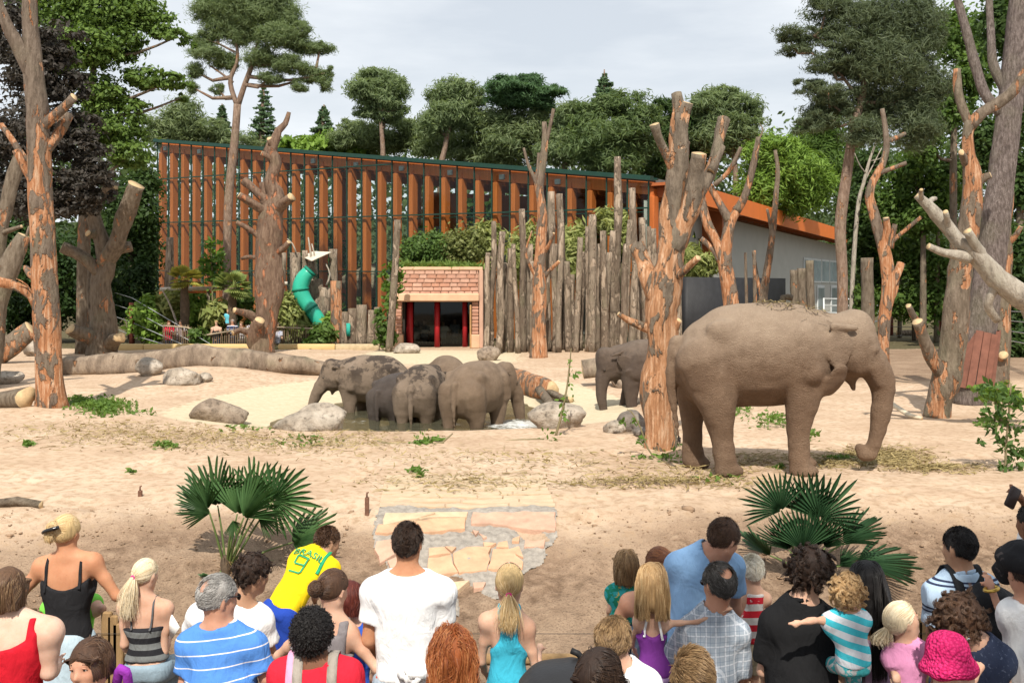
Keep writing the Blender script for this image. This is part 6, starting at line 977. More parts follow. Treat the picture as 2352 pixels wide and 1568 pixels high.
def person(lab, d, head, sl, sr, yaw=0, pitch=0, roll=0, hs=1., neck=None, hip=None, la=None, ra=None, skin=FAIR, hair=None, top=None, bottom=None, female=False, h=.0142, legs='stand', foot=None, face=False, group='spectators along the fence', hands='', hip_d=0., fat=1., bust=.0, extra=None, hand_n=None, bot_len=1.):
    NPERS[0] += 1; seed = NPERS[0] * 13; r_ = np.random.default_rng(seed); px = d / F; g3 = lambda q, dd=0.: W(q[0], q[1], d + (q[2] if len(q) > 2 else dd))
    hs = hs * .93; c = g3(head); rt, fw, up = headframe(yaw, pitch, roll); SL, SR = g3(sl), g3(sr); sw = np.linalg.norm(SR - SL) / 2; ts = sw / .185; fsc = .5 * (ts + hs)
    NB = g3(neck) if neck else np.array(((SL[0] + SR[0]) / 2 * .6 + c[0] * .4, (SL[1] + SR[1]) / 2, (SL[2] + SR[2]) / 2 + .055 * ts))
    HP = g3(hip) if hip else np.array(((SL[0] + SR[0]) / 2 * .9 + .1 * c[0], d + hip_d, NB[2] - .54 * fsc))
    lat = SR - SL; gz = GZ if foot is None else foot; org = np.array((HP[0], HP[1], gz))
    wst, hpw, dp = (.63, .90, .56) if female else (.76, .80, .58); wst *= fat; dp *= fat ** .5
    S_ = np.array([(-.16, hpw * .84, .60 * dp / .57, .0), (0., hpw, .60 * dp / .57, -.02), (.2, (hpw + wst) / 2, .53, -.01), (.36, wst, .50 * dp / .57, .02), (.62, .88, dp, 0), (.80, .94, dp * .95, -.04), (.92, .74, .44, -.03), (1.0, .40, .36, 0)]); S_[:, 1:3] *= sw; S_[:, 3] *= sw
    tor, tuv = loft(HP, NB, lat, S_, 2.3); u = (NB - HP) / np.linalg.norm(NB - HP); front = np.cross(u, lat / np.linalg.norm(lat)); front /= np.linalg.norm(front)
    B = [(tor, .04)]; shp = []
    for s_, o_ in ((SL, -1), (SR, 1)): shp += [(cone(NB + u * .015 * ts + lat * .07 * o_, s_ + u * .005, .05 * ts, .058 * ts), .05), (ell(s_ - u * .01, (.064 * ts,) * 3), .05)]
    if bust: 
        for o_ in (-1, 1): shp.append((ell(HP + (NB - HP) * .66 + lat * .23 * o_ + front * .085 * ts, (.075 * ts, .075 * ts, .075 * ts)), .05))
    B += shp; J = c - up * .055 * hs - fw * .012 * hs; nk = [(cone(NB - u * .03, J, .062 * (ts + hs) / 2 * (.88 if female else 1.), .052 * hs * (.88 if female else 1)), .045)]; B += nk
    M3 = np.array((rt, fw, up)); q = lambda a, b, e: c + (rt * a + fw * b + up * e) * hs
    B += [(ell(q(0, -.008, .018), np.array((.074, .094, .092)) * hs, M3), .03), (ell(q(0, .032, -.045), np.array((.056, .058, .072)) * hs, M3), .04), (cone(q(0, .072, -.092), q(0, .06, -.088), .02 * hs, .026 * hs), .03), (cone(q(-.05, .0, -.07), q(0, .06, -.095), .018 * hs, .018 * hs), .03), (cone(q(.05, .0, -.07), q(0, .06, -.095), .018 * hs, .018 * hs), .03),
          (cone(q(0, .088, .01), q(0, .112, -.032), .010 * hs, .013 * hs), .014), (cone(q(-.012, .098, -.036), q(.012, .098, -.036), .009 * hs, .009 * hs), .012), (cone(q(-.035, .085, .022), q(.035, .085, .022), .012 * hs, .012 * hs), .02), (ell(q(-.042, .062, -.03), np.array((.02, .02, .02)) * hs), .025), (ell(q(.042, .062, -.03), np.array((.02, .02, .02)) * hs), .025),
          (cone(q(-.017, .094, -.062), q(.017, .094, -.062), .006 * hs, .006 * hs), .008), (cone(q(-.014, .091, -.072), q(.014, .091, -.072), .007 * hs, .007 * hs), .008)]
    for o_ in (-1, 1): B += [(ell(q(.079 * o_, -.012, -.012), np.array((.011, .022, .034)) * hs, np.array((rt * .9 + fw * -.43 * o_, fw * .9 + rt * .43 * o_, up))), .008), (ell(q(.08 * o_, -.012, -.04), np.array((.008, .012, .012)) * hs), .006)]
    arms = []
    for key, s_, o_, a in (('l', SL, -1, la), ('r', SR, 1, ra)):
        lx = lat / np.linalg.norm(lat)
        if a is None: E = s_ + lx * o_ * .05 * ts - u * .27 * ts - front * .02; Wr = E - np.array((0, 0, .17 * ts)) + front * .16 * ts
        else: E, Wr = g3(a[0]), g3(a[1])
        arms.append((s_, E, Wr)); B += [(cone(s_, s_ * .5 + E * .5, .052 * ts * fat ** .4, .046 * ts), .035), (cone(s_ * .5 + E * .5, E, .046 * ts, .038 * ts), .02), (cone(E, E * .65 + Wr * .35, .038 * ts, .038 * ts), .02), (cone(E * .65 + Wr * .35, Wr, .038 * ts, .026 * ts), .02)]
        dr = Wr - E; nn = np.array(hand_n if hand_n is not None else (0, -1., .3)); B += hand_prims(Wr, dr, nn, .95 * min(ts, 1.05), side=o_)
    LG = []
    if legs:
        for o_ in (-1, 1):
            h0 = HP + lat / np.linalg.norm(lat) * .48 * sw * o_ - u * .02
            if legs == 'stand': k0 = np.array((h0[0], h0[1] + .02, (h0[2] * .5 + gz * .5 + .03))); an = np.array((h0[0], h0[1] - .01, gz + .07))
            elif legs == 'sit': k0 = h0 + np.array((0.03 * o_, .36 * fsc, -.06)); an = k0 + np.array((0, .03, -.38 * fsc))
            else: k0, an = g3(legs[0 if o_ < 0 else 2]), g3(legs[1 if o_ < 0 else 3])
            f_ = an + np.array((0, .11 * fsc, -.03)); LG += [(cone(h0, k0, .088 * ts * (1.08 if female else 1), .056 * ts), .04), (cone(k0, k0 * .6 + an * .4, .054 * ts, .054 * ts), .03), (cone(k0 * .6 + an * .4, an, .054 * ts, .036 * ts), .03), (cone(an, f_, .036 * ts, .03 * ts), .03)]
    B += LG; lo = np.min([p[0] for p, k in B], 0) - .03; hi = np.max([p[1] for p, k in B], 0) + .03; V = Vox(lo, hi, h)
    for p, k in B: V.add(p, min(k, .05))
    if legs == 'stand': V.f = np.maximum(V.f, gz - V.XYZ()[2])
    v, f = V.mesh(1); root = thing('person', org, lab, 'person', group); mesh('body', v - org, f, skin, root)
    if face:
        for o_ in (-1, 1):
            vv, ff = rock_mesh((.0125 * hs,) * 3, 1, 2, .0); ce = q(.031 * o_, .079, .002); mesh('eye', vv + ce - org, ff, simple('eye_white', (.72, .70, .67), .2, .03), root); ce2 = ce + fw * .0075 * hs; mesh('iris', vv * .62 + ce2 - org, ff, simple('dark_iris', (.03, .018, .01), .15, .1), root)
            b_ = np.array([q(.031 * o_ + t * .018, .092 - abs(t) * .008, .027 - .004 * t * t) for t in np.linspace(-1, 1, 5)]); mesh('eyebrow', *tube(np.c_[b_ - org, [.002, .0035, .0038, .0035, .002]], 6, .01, .02)[:2], m_cap('brow_brown', (.06, .035, .02)), root)
            b_ = np.array([q(.031 * o_ + t * .017, .094 - abs(t) * .007, .011 - .007 * t * t) for t in np.linspace(-1, 1, 5)]); mesh('eyelid', *tube(np.c_[b_ - org, [.002, .0035, .004, .0035, .002]], 6, .01, .02)[:2], skin, root)
        b_ = np.array([q(t * .026, .093 - abs(t) * .012, -.0665 + .004 * t * t) for t in np.linspace(-1, 1, 7)]); mesh('lips', *tube(np.c_[b_ - org, [.002, .005, .006, .006, .006, .005, .002]], 6, .01, .02)[:2], simple('lip_red', (.40, .13, .11), .45), root)
    # clothes
    fields = {}
    if top:
        X, Y, Z = V.XYZ(); t, p, qq = tuv(X, Y, Z); pn = p / sw; g_ = top.get('grow', .014); C = Vox(lo, hi, h)
        for pr, k in [(tor, .04)] + (shp if top.get('shoulders', True) else [s_ for s_ in shp if s_[1] == .05 and False]): C.add(pr, .05, g_)
        if top.get('belly'): C.add(ell(HP + (NB - HP) * .3 - front * .02, (sw * .98, .17 * ts, .2 * ts)), .08, 0)
        nz_ = top.get('wr', 1.) * (.006 * vn3(V.shape, (9, 9, 6), seed) + .006 * vn3(V.shape, (5, 5, 12), seed + 1) + .008 * vn3(V.shape, (16, 16, 9), seed + 2)); nz_ = np.minimum(nz_, .004) - .003; C.f += nz_ * np.clip((.98 - t) * 4, 0, 1)
        ln = top.get('hem', -.08); Lt = np.linalg.norm(NB - HP); C.f = np.maximum(C.f, (ln - t) * Lt)
        ty = top['type']
        if ty in ('tee', 'polo'): 
            nr_ = .062 * (ts + hs) / 2 * (.88 if female else 1.); C.add(cone(NB - u * .07, NB + u * .01, nr_ + .004, nr_), .03, g_); ax = J - NB; ax /= np.linalg.norm(ax); rx, ry, rz_ = X - NB[0], Y - NB[1], Z - NB[2]; al_ = rx * ax[0] + ry * ax[1] + rz_ * ax[2]; rd_ = np.sqrt(np.maximum(rx ** 2 + ry ** 2 + rz_ ** 2 - al_ ** 2, 0)); C.f = np.maximum(C.f, -np.maximum(rd_ - (nr_ + top.get('neckw', .012)), .004 - al_ + .25 * np.minimum(qq, 0) * 0)); C.f = np.maximum(C.f, np.where(rd_ < .11 * ts, al_ - .03, -1))
            for i, (s_, E, Wr) in enumerate(arms):
                fr = top.get('slv', .6); dr = (E - s_); al = np.linalg.norm(dr); dr = dr / al; en = s_ + dr * al * fr; D = Vox(lo, hi, h); D.add(cone(s_, en + dr * .06, .062 * ts, .064 * ts * top.get('flare', 1.)), 0, g_ - .004); D.f = np.maximum(D.f + nz_ * .8, (X - en[0]) * dr[0] + (Y - en[1]) * dr[1] + (Z - en[2]) * dr[2]); k = .02; hh = np.maximum(k - np.abs(C.f - D.f), 0) / k; C.f = np.minimum(C.f, D.f) - hh * hh * k * .25
        else:
            C.f = np.maximum(C.f, top['mask'](t, pn, qq, sw) * sw)
        v, f = C.mesh(1); fields['all'] = np.minimum(C.f, V.f); mesh({'tee': 't_shirt', 'polo': 'polo_shirt'}.get(ty, ty), v - org, f, top['m'], root); fields['top'] = C
        if ty == 'polo':
            a_ = np.linspace(0, 2 * np.pi, 28); N0 = NB + u * .035; rr = .064 * (ts + hs) / 2; lx = lat / np.linalg.norm(lat); ring = np.array([N0 + lx * np.cos(k) * rr * 1.05 + front * np.sin(k) * rr * 1.05 for k in a_]) if False else np.array([NB + u * .012 + lx * np.cos(k) * (rr + .006) + front * np.sin(k) * (rr + .006) + u * .012 * -np.sin(k) for k in a_]); mesh('collar', *tube(np.c_[ring - org, np.full(28, .014)], 8, .03, .1, seed)[:2], top['m'], root)
        if top.get('band'):                 # coloured rim at the neck
            a_ = np.linspace(0, 2 * np.pi, 28); N0 = NB + u * .012; rr = .078 * (ts + hs) / 2; lx = lat / np.linalg.norm(lat); ring = np.array([N0 + lx * np.cos(k) * rr + front * np.sin(k) * rr for k in a_]); mesh('neck_band', *tube(np.c_[ring - org, np.full(28, .008)], 6, .03, .02, seed)[:2], top['band'], root)
    if bottom and legs:
        C = Vox(lo, hi, h * (1.7 if bottom['type'] in ('jeans', 'trousers', 'leggings') else 1.)); X, Y, Z = C.XYZ(); t, p, qq = tuv(X, Y, Z); Lt = np.linalg.norm(NB - HP); C.add(tor, .04, .010); C.f = np.maximum(C.f, (t - bottom.get('waist', .12)) * Lt)
        cut = bottom.get('z'); 
        for pr, k in LG: C.add(pr, .03, bottom.get('grow', .016))
        if bottom['type'] == 'skirt': C.add(cone(HP, np.array((HP[0], HP[1], HP[2] - .45)), .17 * ts, .2 * ts), .05)
        C.f += .006 * vn3(C.shape, (8, 8, 8), seed + 5); C.f = np.maximum(C.f, (t - bottom.get('waist', .12)) * Lt)
        if cut is not None: C.f = np.maximum(C.f, (cut - Z))
        v, f = C.mesh(1); mesh(bottom['type'], v - org, f, bottom['m'], root)
    # hair
    if hair: do_hair(hair, root, org, c, rt, fw, up, hs, r_, tor, h, M3, q)
    ctx = dict(root=root, org=org, c=c, q=q, NB=NB, HP=HP, SL=SL, SR=SR, u=u, lat=lat / np.linalg.norm(lat), front=front, sw=sw, ts=ts, hs=hs, arms=arms, fields=fields, fw=fw, up=up, rt=rt, lo=lo, hi=hi, px=px, d=d)
    if extra: extra(ctx)
    return ctx
def do_hair(H, root, org, c, rt, fw, up, hs, r_, tor, h, M3, q):
    st = H['style']; cols = HC[H['c']]; mh = m_hair('hair_' + H['c'], *cols); mc = m_cap('hair_base_' + H['c'], cols[1]); rad = np.array((.076, .097, .095)) * hs; cc = q(0, -.008, .018); th = H.get('th', .012) * hs
    hl = H.get('line', -.012); sl = H.get('slope', .72); C = Vox(c - .32 * hs, c + .32 * hs, .010)
    C.add(ell(cc, rad + th * .7, M3), .02)
    if st in ('long', 'bob', 'wavy'): C.add(cone(q(0, -.05, -.02), q(0, -.055, -.02 - H.get('capdrop', .07)), .062 * hs, .055 * hs), .04)
    X, Y, Z = C.XYZ(); x, y, z = X - c[0], Y - c[1], Z - c[2]; f_ = x * fw[0] + y * fw[1] + z * fw[2]; u_ = x * up[0] + y * up[1] + z * up[2]; r__ = x * rt[0] + y * rt[1] + z * rt[2]
    lower = hl * hs + sl * f_ - (0.06 * hs * np.clip((np.abs(r__) / (.07 * hs)), 0, 1) * (st in ('long', 'bob', 'wavy'))); C.f = np.maximum(C.f, (lower - u_) * .8 if st not in ('long', 'bob', 'wavy') else np.maximum((lower - u_) * .8, -10) * (f_ > -.02 * hs) - 5 * (f_ <= -.02 * hs))
    if H.get('bald'): C.add(ell(q(0, H.get('baldf', -.045), H.get('baldz', .10)), np.array((.05, .05, .045)) * hs * H['bald'], M3), .02, 0, 's')
    C.f += .006 * vn3(C.shape, (4, 4, 4), 5) * H.get('lump', 1.)
    v, f = C.mesh(1); hr = mesh('hair', v - org, f, mc, root)
    n = int(H.get('n', 1500) * 1.5); dirs = r_.normal(size=(n * 4, 3)); dirs /= np.linalg.norm(dirs, axis=1)[:, None]; L0 = dirs * rad; ok = L0[:, 2] + .018 * hs > hl * hs + sl * (L0[:, 1] - .008 * hs) 
    if H.get('bald'): bc = np.array((0, H.get('baldf', -.045) + .008, H.get('baldz', .10) - .018)) * hs; ok &= (((L0 - bc) / (np.array((.05, .05, .045)) * hs * H['bald'])) ** 2).sum(1) > 1.0
    L0 = L0[ok][:n] * H.get('rootk', 1.); n = len(L0); nr = L0 / rad ** 2; nr /= np.linalg.norm(nr, axis=1)[:, None]
    w2 = lambda P: cc + P[..., 0:1] * rt + P[..., 1:2] * fw + P[..., 2:3] * up
    gl = np.array((rt @ (0, 0, -1.), fw @ (0, 0, -1.), up @ (0, 0, -1.)))     # gravity in head frame
    def onto(P, k): s = np.sqrt(((P / (rad * k)) ** 2).sum(-1, keepdims=True)); return np.where(s < 1, P / np.maximum(s, 1e-6), P)
    S_ = H.get('rad', .0013); ln = H.get('len', .035) * hs
    if st == 'short':
        fl = np.array((H.get('side', 0.), H.get('fwd', -.2), -.2)); fl = fl - (nr @ fl)[:, None] * nr; fl /= np.linalg.norm(fl, axis=1)[:, None] + .15; kd_ = r_.normal(size=(90, 3)); kd_ /= np.linalg.norm(kd_, axis=1)[:, None]; li_ = (L0 / rad @ kd_.T).argmax(1); ms = H.get('messy', .25); dr = nr * H.get('stand', .5) * .75 + fl * H.get('flow', 1.) + r_.normal(0, ms, (90, 3))[li_] + r_.normal(0, ms * .35, (n, 3)); dr /= np.linalg.norm(dr, axis=1)[:, None]; l = ln * r_.uniform(.6, 1.25, (n, 1)); T = np.linspace(0, 1, 5); P = np.stack([L0 + dr * l * t + fl * l * .4 * t * t for t in T], 1); P = onto(P, 1.06)
        sN = np.sqrt(((P / rad) ** 2).sum(-1, keepdims=True)); tgt = 1.04 + (H.get('stand', .5) * l / (.085 * hs))[:, None] * np.array(T)[None, :, None] + r_.uniform(0, .07, (n, 1, 1)) * np.array(T)[None, :, None]; P = P * (.15 + .85 * tgt / sN)
        strands('hair_strands', w2(P), mh, hr, org, S_)
    elif st in ('curly', 'afro'):
        m_ = H.get('n', 1500); T = np.linspace(0, 1, 9); K = H.get('locks', 230 if st == 'curly' else 900); kd_ = r_.normal(size=(K, 3)); kd_ /= np.linalg.norm(kd_, axis=1)[:, None]; li_ = (L0 / rad @ kd_.T).argmax(1); kr = kd_ * rad; knr = kd_ / rad; knr /= np.linalg.norm(knr, axis=1)[:, None]; knr += r_.normal(0, .35, (K, 3)); ka = r_.normal(size=(K, 3)); a = ka[li_]; nr = .3 * nr + .7 * knr[li_]; a -= (a * nr).sum(1)[:, None] * nr; a /= np.linalg.norm(a, axis=1)[:, None]; b = np.cross(nr, a); L0 = .55 * L0 + .45 * kr[li_]; l = (ln * r_.uniform(.5, 1.2, (K, 1)))[li_] * r_.uniform(.85, 1.1, (n, 1)); cr = (H.get('curl', .010) * hs * r_.uniform(.6, 1.3, (K, 1)))[li_] * r_.uniform(.75, 1.15, (n, 1)); fr = H.get('turns', 2.) * 6.28; ph = r_.uniform(0, 6.28, (K, 1))[li_] + r_.normal(0, .25, (n, 1))
        dn = nr + gl * H.get('fall', .25); P = np.stack([L0 + dn * l * t + a * cr * np.cos(fr * t + ph) * min(1, t * 3) + b * cr * np.sin(fr * t + ph) * min(1, t * 3) for t in T], 1); strands('hair_strands', w2(P), mh, hr, org, S_)
    elif st in ('long', 'bob', 'wavy'):
        k = H.get('k', 14); zc = ln; P = [L0 * 1.03]; part = H.get('part', 0.); vel = np.zeros((n, 3)); side = np.sign(L0[:, 0] - part * hs); tw = r_.normal(0, 1, (n, 3)); step = zc / k * r_.uniform(.82, 1.08, (n, 1))
        lock = r_.normal(0, 1, (40, 3)); li = ((np.arctan2(L0[:, 1], L0[:, 0]) + np.pi) / 6.2832 * 39).astype(int)
        for i in range(k):
            p = P[-1]; outw = p / rad ** 2; outw /= np.linalg.norm(outw, axis=1)[:, None]; onh = ((p / (rad * 1.25)) ** 2).sum(1) < 1; g_ = np.repeat(gl[None], n, 0) + np.array((0, -.35, 0)) * (i < k * .45) * (L0[:, 1:2] > -.06 * hs) + np.array((0, -.8, 0)) * (i < k * .5) * (L0[:, 1:2] > .02 * hs)
            g_[:, 0] += (.22 + .5 * (L0[:, 1] > .02 * hs)) * side * (i < 3); g_ = np.where(onh[:, None], g_ - np.minimum((g_ * outw).sum(1), 0)[:, None] * outw, g_); g_ = g_ + H.get('wave', .12) * (tw * .35 + lock[li] * .8) * math.sin(i * H.get('wf', .9) + 1) ; g_ /= np.linalg.norm(g_, axis=1)[:, None] + 1e-9; vel = .25 * vel + .75 * g_; vel /= np.linalg.norm(vel, axis=1)[:, None] + 1e-9; P.append(onto(p + vel * step, 1.07 + .06 * (i / k)))
        P = np.stack(P, 1); fc_ = (P[..., 1] > .025 * hs) & (P[..., 2] < .030 * hs) & (np.abs(P[..., 0]) < .078 * hs); P[..., 0] = np.where(fc_, .078 * hs * side[:, None] * (1 + .1 * np.abs(np.sin(P[..., 2] * 40))), P[..., 0])
        if H.get('cut'):
            zt_ = -H['cut'] * hs * r_.uniform(.9, 1.04, (n, 1)); below = P[..., 2] < zt_; fi = np.where(below.any(1), below.argmax(1), k); fi = np.maximum(fi - 1, 1); ix = np.minimum(np.arange(k + 1)[None], fi[:, None]); P = np.take_along_axis(P, np.repeat(ix[..., None], 3, 2), 1) + np.array((0, 0, -1e-4)) * np.arange(k + 1)[None, :, None]
        Pw = w2(P)
        for i in range(2, k + 1):
            dd = tor[2](Pw[:, i, 0], Pw[:, i, 1], Pw[:, i, 2]); push = np.maximum(.018 - dd, 0); bk = -fw * (1, 1, 0); Pw[:, i] += np.clip(push, 0, .06)[:, None] * bk
        strands('hair_strands', Pw, mh, hr, org, S_)
    elif st in ('pony', 'bun'):
        tie = np.array(H['tie']) * hs; T = np.linspace(0, 1, 9); P = np.stack([L0 * (1 - t) + tie * t for t in T], 1); lift = np.sin(T * np.pi)[None, :, None] * .0; P = onto(P, 1.05 + H.get('vol', .03)); P += r_.normal(0, .0025, (n, 1, 3)) * np.linspace(0, 1, 9)[None, :, None] * hs; strands('hair_strands', w2(P), mh, hr, org, S_)
        tw = w2(tie[None])[0]; m_ = H.get('tail_n', 500)
        if H.get('len'):
            k = 12; o = r_.normal(0, 1, (m_, 3)); out = w2((tie * 1.3)[None])[0] - tw; out /= np.linalg.norm(out); T = np.linspace(0, 1, k); l = ln * r_.uniform(.7, 1.05, (m_, 1)); sp = H.get('spread', .02) * hs; A = np.array(H.get('sway', (0, 0, 0.))); amp = .006 * hs
            Pt = np.stack([tw + o * (.006 + sp * math.sin(min(1, t * 1.6) * 1.5)) * (1, .6, .3) + out * .05 * hs * math.sin(t * 2.2) + np.array((0, 0, -1.)) * l * t + A * t * l + amp * np.sin(t * 9 + o * 2) * t for t in T], 1)
            for i in range(2, k): dd = tor[2](Pt[:, i, 0], Pt[:, i, 1], Pt[:, i, 2]); Pt[:, i] += np.clip(.02 - dd, 0, .08)[:, None] * (-fw * (1, 1, 0))
            strands('ponytail', Pt, mh, hr, org, S_)
        if st == 'bun':
            br = H.get('br', .04) * hs; a = r_.normal(size=(m_, 3)); a /= np.linalg.norm(a, axis=1)[:, None]; b = r_.normal(size=(m_, 3)); b -= (a * b).sum(1)[:, None] * a; b /= np.linalg.norm(b, axis=1)[:, None]; T = np.linspace(0, H.get('arc', 3.5), 10); rr = br * r_.uniform(.75, 1.15, (m_, 1)); ctr = tw + (w2((tie * 1.2)[None])[0] - tw) * .6
            Pt = np.stack([ctr + rr * (a * math.cos(t) + b * math.sin(t)) for t in T], 1); strands('hair_bun', Pt, mh, hr, org, S_); vv, ff = rock_mesh((br * .9,) * 3, 5, 2, .2); mesh('bun_core', vv + ctr - org, ff, mc, hr)
        if H.get('band'): ring = [tw + (w2((tie * 1.05)[None])[0] - tw) + .014 * hs * (rt * math.cos(k) + up * math.sin(k)) for k in np.linspace(0, 6.28, 12)]; mesh('hair_tie', *tube(np.c_[np.array(ring) - org, np.full(12, .006)], 6, .02, 0)[:2], H['band'], hr)
# top masks: t 0 hip .. 1 neck base, pn lateral / half shoulder width, q depth (+ front)
def mk(back, strap_c, strap_w, arm=.80, front=.72, armlow=.62, scoop=.0):
    def f(t, pn, q, sw):
        lim = np.where(q > 0, front, back + scoop * pn ** 2); body = (t - lim) * 2.9; side = np.where(t > armlow, (np.abs(pn) - arm) , -1); body = np.maximum(body, side); st = np.maximum(np.abs(np.abs(pn) - strap_c) - strap_w, (t - 1.02) * 2.9); return np.minimum(body, np.maximum(st, -(t - armlow + .1) * 2.9))
    return f
def mk_racer(t, pn, q, sw):
    w_ = np.interp(t, [0, .42, .55, .68, .80, .92, 1.0], [1.4, 1.2, .80, .46, .40, .50, .58]); m = np.abs(pn) - w_; hole = np.minimum(.17 - np.abs(pn), (t - .88) * 2.9); return np.maximum(m, hole)
def mk_sleeveless(t, pn, q, sw): return np.maximum(np.where(t > .55, np.abs(pn) - np.interp(t, [.55, .7, .85, 1.], [1.02, .80, .74, .74]), -1), (t - 1.0) * 2.9)
WHITE = cloth('white_cotton', (.80, .80, .80)); BLACK = cloth('black_cotton', (.018, .018, .02)); DENIM = cloth('pale_denim', (.38, .48, .58), var=.15, weave=160); DARKD = cloth('dark_denim', (.05, .07, .12), var=.2); GREYJ = cloth('grey_trousers', (.12, .12, .13)); KHAKI = cloth('khaki_cargo', (.32, .27, .19), var=.15, blot=[((.22, .2, .14), 14, .55)])
JE = {'type': 'jeans', 'm': DARKD}; TR = {'type': 'trousers', 'm': GREYJ}; PJ = {'type': 'jeans', 'm': DENIM, 'waist': .1}
SUNG = simple('dark_sunglass', (.008, .006, .006), .15, .1, spec=.6)
def glasses(k, y=.02, f=.05):
    def g(x):
        q = x['q']; o = x['org']; P = np.array([q(-.082, -.01, y), q(-.08, .05, y), q(-.05, .095, y - .005), q(0, .108, y), q(.05, .095, y - .005), q(.08, .05, y), q(.082, -.01, y)]); e = mesh('glasses_frame', *tube(np.c_[P - o, np.full(7, .0035)], 6, .02, 0)[:2], SUNG, x['root'])
        for s in (-1, 1): mesh('lens', *(lambda v, f_: (v @ np.array((x['rt'], x['fw'], x['up'])) + q(.034 * s, .102, y - .012) - o, f_))(*rock_mesh((.026, .004, .02), 1, 2, 0)), SUNG, e)
    return g
def top_glasses(x):
    q = x['q']; o = x['org']; P = np.array([q(math.sin(a) * .086, .02 + .02 * math.cos(a), .02 + math.cos(a) * .104) for a in np.linspace(-1.25, 1.25, 13)]); e = mesh('sunglasses', *tube(np.c_[P - o, np.array([.003] * 2 + [.004] * 3 + [.0055] * 3 + [.004] * 3 + [.003] * 2)], 6, .02, 0)[:2], SUNG, x['root'])
def strap_on(x, pts, w_, m, name='strap', th=.006, fld='top'):
    """band laid over the clothed surface: pts are (t, pn, side) from front over the shoulder to the back"""
    pts = [(a[0] + (b[0] - a[0]) * k / 6, a[1] + (b[1] - a[1]) * k / 6, a[2]) for a, b in zip(pts[:-1], pts[1:]) for k in range(6 if a[2] == b[2] else 1)] + [pts[-1]]
    C = x['fields']['top']; CF = x['fields']['all']; base = [x['HP'] + (x['NB'] - x['HP']) * t + x['lat'] * pn * x['sw'] for t, pn, s in pts]; out = []
    for b, (t, pn, s) in zip(base, pts):
        dr = -x['front'] * s if t < .95 else x['u'] * .8 - x['front'] * s * .5; dr = dr / np.linalg.norm(dr); T = np.linspace(.085 if t >= .95 else .3, 0, 120); Q = b + dr * T[:, None]; I = np.clip(((Q - C.lo) / C.h + .5).astype(int), 0, np.array(C.shape) - 1); hit = np.nonzero(CF[I[:, 0], I[:, 1], I[:, 2]] < 0)[0]; out.append((Q[hit[0]] if len(hit) else b) + dr * th)
    out = np.array(out)
    for _ in range(3): out[1:-1] = .25 * out[:-2] + .5 * out[1:-1] + .25 * out[2:]
    P = resample(out, .03); T = np.gradient(P, axis=0); T /= np.linalg.norm(T, axis=1)[:, None]; lt = x['lat'] - (T @ x['lat'])[:, None] * T; lt /= np.linalg.norm(lt, axis=1)[:, None]; nn = np.cross(T, lt); nn *= np.sign((nn * (P - (x['HP'] + x['NB']) / 2)).sum(1))[:, None]
    v = np.stack([P - lt * w_ / 2, P - lt * w_ / 2 + nn * th, P + lt * w_ / 2 + nn * th, P + lt * w_ / 2], 1).reshape(-1, 3); n = len(P); f = [(i * 4 + a, i * 4 + (a + 1) % 4, i * 4 + 4 + (a + 1) % 4, i * 4 + 4 + a) for i in range(n - 1) for a in range(4)]; return mesh(name, v - x['org'], f, m, x['root'])
def project(x, V2, org, rt_, up_, m, name, off=.004):
    C = x['fields']['top']; nrm = np.cross(rt_, up_); B_ = org + V2[:, :1] * rt_ + V2[:, 1:2] * up_; best = B_.copy()
    T = np.linspace(.25, -.25, 200)
    for i, b in enumerate(B_):
        Q = b + nrm * T[:, None]; I = np.clip(((Q - C.lo) / C.h + .5).astype(int), 0, np.array(C.shape) - 1); fv = C.f[I[:, 0], I[:, 1], I[:, 2]]; hit = np.nonzero(fv < 0)[0]
        if len(hit): best[i] = Q[hit[0]] + nrm * (off + C.h * .6)
    k = np.median((best - B_) @ nrm); dv = (best - B_) @ nrm; dv = .5 * dv + .5 * np.array([np.mean(dv[np.argsort(((V2 - p) ** 2).sum(1))[:max(6, len(V2) // 25)]]) for p in V2]); return B_ + nrm * dv[:, None]
def lettering(x, txt, size, org, rt_, up_, m, name='lettering', arc=0., sx=1.):
    cu = bpy.data.curves.new(name, 'FONT'); cu.body = txt; cu.size = size; cu.align_x = 'CENTER'; cu.align_y = 'CENTER'; cu.offset = size * .012; cu.resolution_u = 3; to = bpy.data.objects.new('tmp_text', cu); COL.objects.link(to); bpy.context.view_layer.update(); me = bpy.data.meshes.new_from_object(to.evaluated_get(bpy.context.evaluated_depsgraph_get())); bpy.data.objects.remove(to)
    V2 = np.array([p.co[:2] for p in me.vertices]); fs = [list(p.vertices) for p in me.polygons]; V2[:, 0] *= sx
    if arc: V2[:, 1] -= arc * V2[:, 0] ** 2
    return mesh(name, project(x, V2, org, rt_, up_, m, name) - x['org'], fs, m, x['root'], False)
SH = .012
